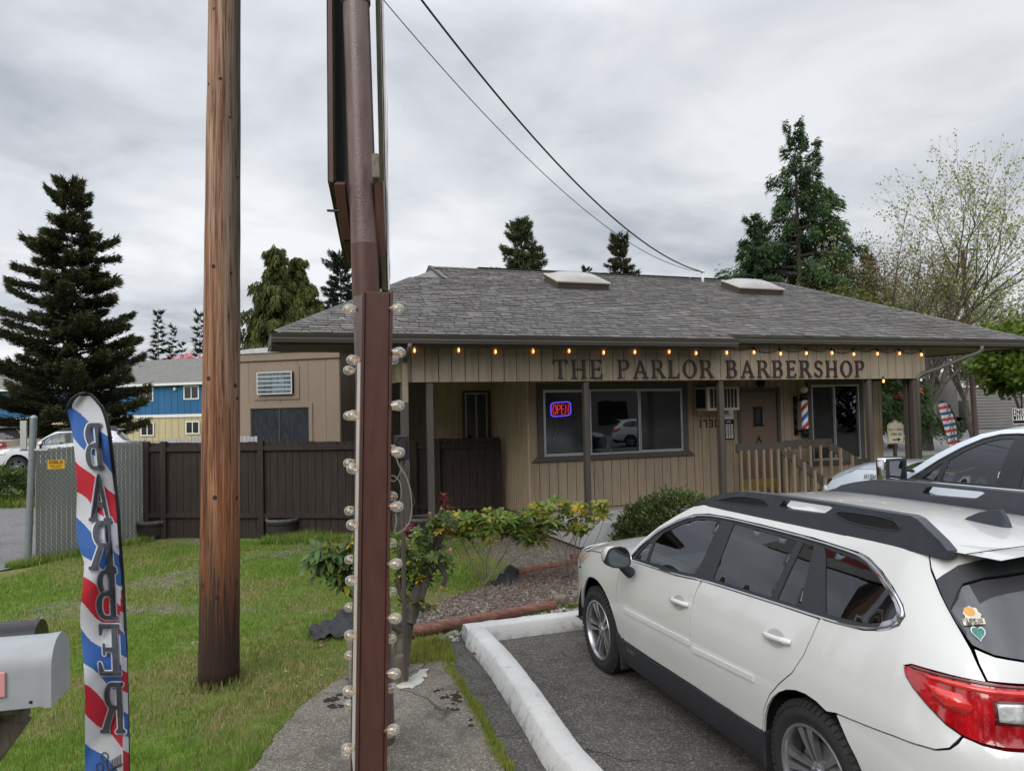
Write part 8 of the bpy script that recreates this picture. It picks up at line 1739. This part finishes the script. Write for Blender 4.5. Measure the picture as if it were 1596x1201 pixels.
# scattered dead leaves on the mulch and lawn
k = random.Random(12); V = []; F = []; C = []
for i in range(260):
    x = k.uniform(-2.6, .8); y = k.uniform(5.2, 10.5)
    if in_poly(x, y, LOT) or in_poly(x, y, WALK): continue
    q = k.uniform(0, 6.28); r_ = k.uniform(.012, .035); b = len(V)
    for j, (a, e) in enumerate(((0, 1), (1.7, .6), (3.14, 1), (4.6, .6))): V.append((x + r_ * e * cos(q + a), y + r_ * e * sin(q + a), .03 + .02 * k.random() + (.05 if in_poly(x, y, MUL) else 0)))
    F.append((b, b + 1, b + 2, b + 3)); c = k.choice([(.22, .10, .05), (.30, .17, .08), (.14, .07, .04)]); C += [c] * 4
npmesh('dead_leaves', np.array(V), np.array(F), M['blade'], col=np.array(C))['kind'] = 'stuff'

# ================================================================== vehicles
CY = 1.8681
car = build_wagon('estate_car', (1.568, 6.797, 0), CY, -.0225, M['white'], 'white estate car with black roof rails parked nose-in beside the curved kerb', cat='car')
# stickers on the rear glass, sill lettering
Pk = WAGON.P
m_ = MB(); cu, cz = 3.745, 1.327; ring = [(cu + .044 * cos(q) * (1 + .10 * sin(9 * q)), cz + .030 * sin(q) * (1 + .10 * cos(7 * q))) for q in [2 * pi * i / 40 for i in range(40)]]; sheet(m_, lambda a, b, o: Pk(a, b, .0035), ring, (), .03, 0)
sheet(m_, lambda a, b, o: Pk(a, b, .0040), [(3.685, 1.312), (3.80, 1.318), (3.80, 1.298), (3.69, 1.288)], (), .03, 0); s1 = m_.build('sticker', plain('sticker_cream', (.66, .60, .50), .5), car, smooth=True, recalc=False)
m_ = MB(); sheet(m_, lambda a, b, o: Pk(a, b, .0050), [(cu + .03 * cos(q) - .012, cz + .012 + .016 * sin(q)) for q in [2 * pi * i / 12 for i in range(12)]], (), .02, 0); m_.build('print', plain('sticker_orange', (.65, .33, .08), .5), s1, recalc=False)
m_ = MB(); simple_text(m_, 'HIS MERCIES', lambda a, b: Pk(3.688 + a, 1.303 + b, .0062), .0105, th=.2); simple_text(m_, 'ARE NEW', lambda a, b: Pk(3.705 + a, 1.289 + b, .0062), .0105, th=.2); m_.build('lettering', M['gloss'], s1)
def heart(c, r): return [(c[0] + r * 1.15 * 16 * sin(q) ** 3 / 16, c[1] + r * (13 * cos(q) - 5 * cos(2 * q) - 2 * cos(3 * q) - cos(4 * q)) / 17) for q in [2 * pi * i / 40 for i in range(40)]]
m_ = MB(); sheet(m_, lambda a, b, o: Pk(a, b, .0036), heart((3.752, 1.266), .031), (), .03, 0); s2 = m_.build('sticker', M['white_m'], car, recalc=False)
m_ = MB(); sheet(m_, lambda a, b, o: Pk(a, b, .0048), heart((3.752, 1.266), .026), (), .03, 0); m_.build('print', plain('sticker_green', (.03, .18, .14), .5, var=.5, scale=60), s2, recalc=False)
m_ = MB(); simple_text(m_, 'OUTBACK', lambda a, b: Pk(.60 + a, .365 + b, .0135), .022, th=.2); m_.build('badge', M['chrome'], car)
m_ = MB()   # sun visor and mirror seen through the side glass
m_.box(-1.3, -1.22, -.12, .12, 1.40, 1.47); m_.box(-1.35, -1.0, .2, .62, 1.485, 1.50); m_.build('interior_mirror', M['trim'], car, bevel=.01)

TRUCK = Skin(w=[(.4, .92), (.6, .98), (.8, 1.01), (1.1, 1.02), (1.3, 1.0), (1.42, .975), (1.5, .95), (1.6, .91), (1.7, .87), (1.85, .79), (1.95, .72), (2.0, .66), (2.04, .58)],
    xf=[(.3, .90), (.6, .98), (1.0, .98), (1.2, .95), (1.3, .92), (1.38, .84), (1.46, .70), (2.1, .6)], xr=[(.3, -5.3), (1.5, -5.3), (2.1, -5.3)],
    rear=[(4.9, 0, 1), (5.1, .5, .98), (5.25, .85, .85), (5.6, .97, .5), (6.1, 1, 0)], front=[(-1.9, 1, 0), (-1.4, .97, .45), (-1.05, .85, .8), (-.8, .6, .93), (-.4, .18, .99), (-.1, 0, 1)], x_rear=0, x_front=0)
def build_truck(loc, yaw, label):
    root = empty('pickup_truck', loc, yaw, label, 'pickup truck'); P = TRUCK.P; Pf = lambda a, b, o: P(a, b, o); pt_ = M['truckwhite']
    DL = [(.60, 1.475), (.95, 1.468), (1.60, 1.475), (2.72, 1.485), (2.78, 1.52), (2.70, 1.90), (2.62, 1.925), (1.60, 1.935), (1.45, 1.925), (1.30, 1.885), (1.12, 1.80), (.9, 1.665), (.72, 1.54)]
    G1 = [(.98, 1.495), (1.56, 1.498), (1.60, 1.905), (1.46, 1.897), (1.32, 1.86), (1.15, 1.775), (1.02, 1.69)]; G0 = [(.76, 1.495), (.93, 1.495), (.95, 1.66)]; G2 = [(1.78, 1.50), (2.66, 1.51), (2.60, 1.895), (1.78, 1.905)]
    fz = arc(0, .44, .55, 10, 170, 14, .56); rz_ = arc(3.9, .44, .55, 10, 170, 14, .56)
    sh = [(.58, 1.50), (.48, 1.56), (.17, 1.545), (-.2, 1.52), (-.55, 1.46), (-.8, 1.37)]
    fender = [(-.88, .6)] + [p for p in sorted(fz, key=lambda p: p[0])] + [(.60, .55), (.58, 1.46)] + sh + [(-.88, 1.28), (-.70, 1.20), (-.95, 1.1)]
    cant = [(.58, 1.47)] + [(.71, 1.555), (.89, 1.68), (1.11, 1.815), (1.29, 1.90), (1.44, 1.942), (1.60, 1.952), (2.65, 1.94), (2.80, 1.50), (2.86, 1.47), (2.90, 1.97), (2.6, 1.985), (1.7, 1.995), (1.45, 1.98), (1.25, 1.935), (1.05, 1.845), (.85, 1.73), (.66, 1.60), (.52, 1.52)]
    b = MB()
    for mr in (False, True):
        sheet(b, Pf, inset(fender, .003), (), .09, .015, mirror=mr); sheet(b, Pf, cant, (), .09, .015, mirror=mr)
        sheet(b, Pf, [(2.96, .55)] + [p for p in sorted(rz_, key=lambda p: p[0])] + [(4.7, .6), (6.05, .6), (6.05, 1.46), (2.96, 1.46)], (), .12, .015, mirror=mr)
    b.build('body', pt_, root, smooth=True, angle=40, recalc=False)
    for nm, pl in (('front_door', [(.605, .55), (1.66, .55), (1.68, 1.468), (.605, 1.468)]), ('rear_door', [(1.69, .55), (2.92, .55), (2.84, 1.48), (1.70, 1.468)])):
        for mr in (False, True): d = MB(); sheet(d, Pf, inset(pl, .004), (), .09, .015, mirror=mr); d.build(nm, pt_, root, smooth=True, angle=40, recalc=False)
    mirror_pair(lambda mb, mr: sheet(mb, lambda a, b_, o: P(a, b_, o - .004), DL, [G0, G1, G2], .08, .012, mirror=mr), 'window_surround', M['trim'], root, smooth=True, angle=40)
    for g_ in (G0, G1, G2): mirror_pair(lambda mb, mr: sheet(mb, lambda a, b_, o: P(a, b_, o - .010), inset(g_, -.006), (), .08, 0, mirror=mr), 'side_window', M['glass2'] if g_ is not G2 else M['tint'], root, smooth=True)
    for sg in (1, -1):
        c = MB(); pts = [P(u, z, .004) for u, z in [(.62, 1.470), (1.0, 1.464), (1.6, 1.470), (2.75, 1.482)]]; c.tube([(p.x, p.y * sg, p.z) for p in pts], .009, 6); c.build('chrome_trim', M['chrome'], root, smooth=True)
    def loft(us, n, cen, left, cr, nm, mat):
        g = MB(); rows = []
        for u in us:
            a = left(u); c = cen(u)
            rows += [(a.x + (c.x - a.x) * (1 - q * q), -a.y * q, a.z + (c.z - a.z) * (1 - abs(q) ** cr)) for q in [j / n * 2 - 1 for j in range(n + 1)]]
        k = n + 1; g.add(rows, [(i * k + j, i * k + j + 1, (i + 1) * k + j + 1, (i + 1) * k + j) for i in range(len(us) - 1) for j in range(n)]); return g.build(nm, mat, root, smooth=True)
    re2 = curve2([(1.25, 1.935), (1.45, 1.98), (1.7, 1.995), (2.6, 1.985), (2.9, 1.97)]); loft([1.25 + i * .11 for i in range(16)], 20, lambda u: Vector((-u - .02, 0, re2(u) + .055)), lambda u: P(u, re2(u)), 2.4, 'roof', pt_)
    a2 = curve2([(.52, 1.52), (.66, 1.60), (.85, 1.73), (1.05, 1.845), (1.25, 1.935)]); loft([.52 + i * .073 for i in range(11)], 16, lambda u: Vector((-(.25 + (u - .52) / .73 * 1.0), 0, 1.52 + (u - .52) / .73 * .46)), lambda u: P(u, a2(u), -.005), 2, 'windscreen', M['glass2'])
    s2 = curve2([(-.8, 1.37), (-.55, 1.46), (-.2, 1.52), (.17, 1.545), (.48, 1.56)]); loft([-.8 + i * .064 for i in range(21)], 20, lambda u: Vector((-u + (.22 if u < 0 else .22 * (1 - u / .48) + .22 * u / .48), 0, s2(u) + .06)), lambda u: P(u, s2(u)), 3.5, 'bonnet', pt_)
    g = MB()
    for mr in (False, True): sheet(g, Pf, [(-.88, .6), (-1.88, .6), (-1.88, 1.36), (-.88, 1.36)], (), .12, .0, mirror=mr)
    g.build('grille', M['chrome'], root, smooth=True, recalc=False); 
    for mr in (False, True):
        g = MB(); sheet(g, lambda a, b_, o: P(a, b_, o + .006), [(-.72, 1.19), (-.90, 1.29), (-1.15, 1.30), (-1.15, 1.02), (-.92, 1.05)], (), .06, .02, mirror=mr); h = g.build('head_lamp', M['lens'], root, smooth=True, recalc=False)
        g = MB(); sheet(g, lambda a, b_, o: P(a, b_, o + .011), [(-.72, 1.19), (-.84, 1.26), (-.86, 1.12), (-.80, 1.12)], (), .06, .01, mirror=mr); g.build('turn_signal', M['amber'], h, smooth=True, recalc=False)
    m = MB()
    for mr in (False, True): sheet(m, lambda a, b_, o: P(a, b_, o - .03), [(-1.8, .6), (6, .6), (6, 1.4), (2.9, 1.44), (.6, 1.44), (.3, 1.45), (-.6, 1.38), (-1.8, 1.25)], (), .3, 0, mirror=mr)
    m.box(-5.2, .8, -.9, .9, .5, .6); m.build('inner_shell', M['dark'], root, recalc=False)
    for sg in (1, -1):
        m = MB(); m.box(-.72, -.58, sg * 1.22 - .13, sg * 1.22 + .13, 1.40, 1.705); mo = m.build('tow_mirror', M['chrome'], root, bevel=.035, seg=3, smooth=True)
        m = MB(); m.box(-.735, -.715, sg * 1.22 - .125, sg * 1.22 + .125, 1.405, 1.70); m.build('mirror_bezel', M['trim'], mo, bevel=.02, seg=2)
        m = MB(); m.box(-.738, -.736, sg * 1.22 - .095, sg * 1.22 + .095, 1.50, 1.675); m.box(-.738, -.736, sg * 1.22 - .095, sg * 1.22 + .095, 1.425, 1.485); m.build('mirror_glass', M['mirror'], mo)
        m = MB(); m.beam((-.66, sg * .93, 1.44), (-.65, sg * 1.14, 1.47), .07, .06); m.beam((-.66, sg * .95, 1.56), (-.65, sg * 1.14, 1.60), .05, .03); m.build('mirror_arm', M['trim'], mo, bevel=.01)
    m = MB(); sec = [(1.56, .004, 0), (1.62, .02, .02), (1.70, .026, .075), (1.78, .026, .085), (1.80, .03, .0)]; vs = []
    for x, w_, h_ in sec: vs += [(-x, w_, 2.045), (-x, w_ * .4, 2.05 + h_), (-x, -w_ * .4, 2.05 + h_), (-x, -w_, 2.045)]
    m.add(vs, [(i * 4 + j, i * 4 + j + 1, (i + 1) * 4 + j + 1, (i + 1) * 4 + j) for i in range(4) for j in range(3)]); m.box(-1.95, -1.78, -.05, .05, 2.045, 2.07); m.build('antenna_fin', pt_, root, smooth=True, angle=50)
    for x in (0, -3.9):
        for sg in (1, -1): build_wheel(root, x, sg * .86, sg, r=.44, rim=.26, w=.28, spokes=6)
    s = MB()
    for x0 in (-1.95, -2.85):
        for y0 in (.42, -.42): s.box(x0, x0 + .5, y0 - .27, y0 + .27, .9, 1.12); s.box(x0 - .12, x0, y0 - .26, y0 + .26, 1.1, 1.66); s.box(x0 - .11, x0 - .02, y0 - .13, y0 + .13, 1.70, 1.88)
    s.build('seat', M['seat'], root, bevel=.05, seg=3, smooth=True); s = MB(); s.box(-.95, -.5, -.85, .85, 1.2, 1.47); s.build('dashboard', M['trim'], root, bevel=.04)
    s = MB(); ring = [(-1.12 - .06 * sin(q), .42 + .19 * cos(q), 1.43 + .17 * sin(q)) for q in [2 * pi * i / 20 for i in range(21)]]; s.tube(ring, .016, 6, cap=False); s.build('steering_wheel', M['trim'], root, smooth=True)
    m = MB(); simple_text(m, 'HIGH', lambda a, b_: Pf(.02 + a, 1.435 + b_, .004), .045, th=.2); m.add([Pf(a, b_, .004) for a, b_ in ((.20, 1.435), (.30, 1.49), (.34, 1.46), (.42, 1.435))], [(0, 1, 2, 3)]); m.build('badge', M['trim'], root)
    return root
M['glass2'] = glassmat('truck_glass', (.30, .36, .34))
cT = Vector((1.568, 6.797, 0)) + Matrix.Rotation(CY, 3, 'Z') @ Vector((.62, -3.47, 0)); build_truck(cT, CY, 'white crew-cab pickup truck with chrome tow mirror beyond the estate car')
s1_ = build_wagon('estate_car', (X_(34, 28.2), 28.2, .22), radians(203), 0, M['silverwhite'], 'older white SUV parked behind the slatted fence, nose to the left', cat='car', detail=False, rails=True, scale=(.97, 1, 1.05))
m_ = MB(); m_.box(.952, .957, -.30, -.08, .78, .84); m_.box(.952, .957, .08, .30, .78, .84); m_.box(.952, .957, -.30, -.08, .68, .74); m_.box(.952, .957, .08, .30, .68, .74); m_.build('grille_slot', M['dark'], s1_)
s2_ = build_wagon('minivan', (X_(36, 30.5) - 3.9, 30.5, .22), radians(176), 0, M['tan'], 'tan minivan behind the hedge at the left edge, rear lamp showing', cat='minivan', detail=False, rails=False, scale=(1, 1.05, 1.15))
# parked vehicle and trees behind the viewer: seen in the window reflections
dk = build_wagon('estate_car', (20, -4.5, 0), radians(50), 0, M['darkpaint'], 'black estate car parked behind the viewpoint, reflected in the middle shop pane', cat='car', detail=False, rails=False)
c0 = conifer('spruce_tree', (-16, -16), 13, 3.6, 'spruce', 'spruce behind the viewpoint, reflected in the estate car side glass', nb=90, per=160, size=.5, seed=91, group='trees behind the viewpoint')
for (x, y, s_) in ((-24, -12, 1.1), (-9, -30, 1.2), (2, -34, 1.0), (12, -30, 1.15), (-32, -3, 1.2), (24, -26, 1.1), (-30, 8, .8)):
    c = copy_tree(c0); c.location = (x, y, 0); c.scale = (s_,) * 3; c.rotation_euler = (0, 0, x)

k = random.Random(8)
flat('street', [(-80, -2.5), (80, -2.5), (80, -13), (-80, -13)], .006, M['asphalt2'], 8); flat('far_pavement', [(-80, -13), (80, -13), (80, -80), (-80, -80)], .008, M['roada'], 10)
for i in range(24):   # dark trees and a low building behind the viewer: they give the panes something to reflect
    x = -62 + i * 6.4 + k.uniform(-2, 2); blob('leafy_tree', (x, -25 - k.uniform(0, 6), 0), 5.5, 3, k.uniform(9, 15), 3200, .7, ((.008, .011, .007), (.035, .042, .02)), 'broad tree in the dark row behind the viewpoint', 'tree', 200 + i, group='row of trees behind the viewpoint')
for i in range(4): blob('leafy_tree', (52 + k.uniform(0, 6), -22 + i * 9, 0), 5, 5.5, k.uniform(8, 12), 2200, .8, ((.008, .011, .007), (.035, .042, .02)), 'broad dark tree far out to the right of the parking lot', 'tree', 230 + i, group='trees right of the parking lot')
wc_ = build_wagon('estate_car', (27, -4.0, 0), radians(52), 0, M['silverwhite'], 'white estate car parked behind the black one, reflected in the shop window', cat='car', detail=False, rails=False)
ob = empty('roadside_shop', (42, -26, 0), radians(47), 'low pale commercial building behind the viewpoint, reflected in the shop window', 'building')
m_ = MB(); m_.box(-16, 16, -6, 6, 0, 4.2); m_.build('wall', M['lap'], ob); m_ = MB(); m_.box(-16.4, 16.4, -6.4, 6.4, 4.2, 4.7); m_.build('roof', M['white_m'], ob)
for i in range(6): m_ = MB(); m_.box(-14 + i * 5, -11.5 + i * 5, 6.0, 6.05, .9, 2.9); m_.build('window', M['gloss'], ob)

# ------------------------------------------------------------------ camera, world, sun
def setup_env():
    cam = bpy.data.cameras.new('camera'); co = bpy.data.objects.new('camera', cam); COL.objects.link(co)
    cam.sensor_fit = 'HORIZONTAL'; cam.sensor_width = 36; cam.lens = 36 * F_PX / 1596; cam.clip_start = .05; cam.clip_end = 2000
    fwd = Vector((0, cos(PITCH), sin(PITCH))); up = Vector((0, -sin(PITCH), cos(PITCH))); rt = Vector((1, 0, 0))
    # image roll: verticals lean to the right going down
    r2 = rt * cos(ROLL) - up * sin(ROLL); u2 = up * cos(ROLL) + rt * sin(ROLL)
    co.matrix_world = Matrix(((r2.x, u2.x, -fwd.x, 0), (r2.y, u2.y, -fwd.y, 0), (r2.z, u2.z, -fwd.z, CAM_H), (0, 0, 0, 1)))
    SC.camera = co
    w = bpy.data.worlds.new('World'); SC.world = w; w.use_nodes = True; n = w.node_tree.nodes; l = w.node_tree.links; n.clear()
    out = n.new('ShaderNodeOutputWorld'); bg = n.new('ShaderNodeBackground'); l.new(bg.outputs[0], out.inputs[0])
    sky = n.new('ShaderNodeTexSky'); sky.sky_type = 'NISHITA'; sky.sun_disc = False; sky.sun_elevation = radians(34); sky.sun_rotation = radians(205); sky.air_density = 1.5; sky.dust_density = 3
    tc = n.new('ShaderNodeTexCoord'); sx = n.new('ShaderNodeSeparateXYZ'); l.new(tc.outputs['Generated'], sx.inputs[0])
    # project the view direction on to a cloud deck so that the clouds flatten toward the horizon
    def mth(op, a, b=None):
        x = n.new('ShaderNodeMath'); x.operation = op
        for i, v in enumerate((a, b)):
            if v is None: continue
            if isinstance(v, (int, float)): x.inputs[i].default_value = v
            else: l.new(v, x.inputs[i])
        return x.outputs[0]
    zc = mth('ADD', mth('MAXIMUM', sx.outputs[2], 0.0), .18)
    cx = n.new('ShaderNodeCombineXYZ'); l.new(mth('DIVIDE', sx.outputs[0], zc), cx.inputs[0]); l.new(mth('DIVIDE', sx.outputs[1], zc), cx.inputs[1])
    def ns(scale, det, rough, dist=0., off=(0, 0, 0)):
        mp = n.new('ShaderNodeMapping'); mp.inputs['Location'].default_value = off; l.new(cx.outputs[0], mp.inputs[0])
        x = n.new('ShaderNodeTexNoise'); x.inputs['Scale'].default_value = scale; x.inputs['Detail'].default_value = det; x.inputs['Roughness'].default_value = rough; x.inputs['Distortion'].default_value = dist
        l.new(mp.outputs[0], x.inputs[0]); return x.outputs[0]
    big = ns(.55, 5, .5, .6, (3.1, 1.7, 0)); fine = ns(2.4, 7, .55, .4, (.4, .2, 0))
    s = mth('ADD', mth('MULTIPLY', big, .72), mth('MULTIPLY', fine, .28))
    r = n.new('ShaderNodeValToRGB'); e = r.color_ramp.elements
    e[0].position = .40; e[0].color = (.47, .50, .56, 1); e[1].position = .58; e[1].color = (.93, .95, .98, 1)
    m_ = e.new(.475); m_.color = (.69, .72, .775, 1)
    l.new(s, r.inputs[0])
    # darker to the right, brighter overhead (overcast law)
    g = n.new('ShaderNodeMapRange'); g.inputs[1].default_value = -.75; g.inputs[2].default_value = .75; g.inputs[3].default_value = 1.08; g.inputs[4].default_value = .88; l.new(sx.outputs[0], g.inputs[0])
    gz = n.new('ShaderNodeMapRange'); gz.inputs[1].default_value = .45; gz.inputs[2].default_value = 1.0; gz.inputs[3].default_value = 1.0; gz.inputs[4].default_value = ZEN; l.new(sx.outputs[2], gz.inputs[0])
    gy = n.new('ShaderNodeMapRange'); gy.inputs[1].default_value = -.9; gy.inputs[2].default_value = .1; gy.inputs[3].default_value = 1.75; gy.inputs[4].default_value = 1.0; l.new(sx.outputs[1], gy.inputs[0])
    mul = n.new('ShaderNodeVectorMath'); mul.operation = 'SCALE'; l.new(r.outputs[0], mul.inputs[0]); l.new(mth('MULTIPLY', gy.outputs[0], mth('MULTIPLY', g.outputs[0], gz.outputs[0])), mul.inputs[3])
    sk = n.new('ShaderNodeVectorMath'); sk.operation = 'SCALE'; l.new(sky.outputs[0], sk.inputs[0]); sk.inputs[3].default_value = .1
    mx = n.new('ShaderNodeMix'); mx.data_type = 'RGBA'; mx.inputs[0].default_value = .93; l.new(sk.outputs[0], mx.inputs[6]); l.new(mul.outputs[0], mx.inputs[7])
    l.new(mx.outputs[2], bg.inputs[0]); bg.inputs[1].default_value = 1.0
    sd = bpy.data.lights.new('sun', 'SUN'); sd.energy = 1.35; sd.angle = radians(35); sd.color = (1, .96, .9); so = bpy.data.objects.new('sun', sd); COL.objects.link(so)
    el, az = radians(34), radians(205)   # from behind the camera, slightly to the left
    d = Vector((sin(az) * cos(el), cos(az) * cos(el), sin(el))); so.rotation_euler = d.to_track_quat('Z', 'Y').to_euler()
    SC.view_settings.view_transform = 'Standard'; SC.view_settings.look = 'None'; SC.view_settings.exposure = 0; SC.view_settings.gamma = 1
    SC.cycles.max_bounces = 8; SC.cycles.transparent_max_bounces = 16; SC.cycles.caustics_reflective = False; SC.cycles.caustics_refractive = False
ZEN = 2.6
setup_env()
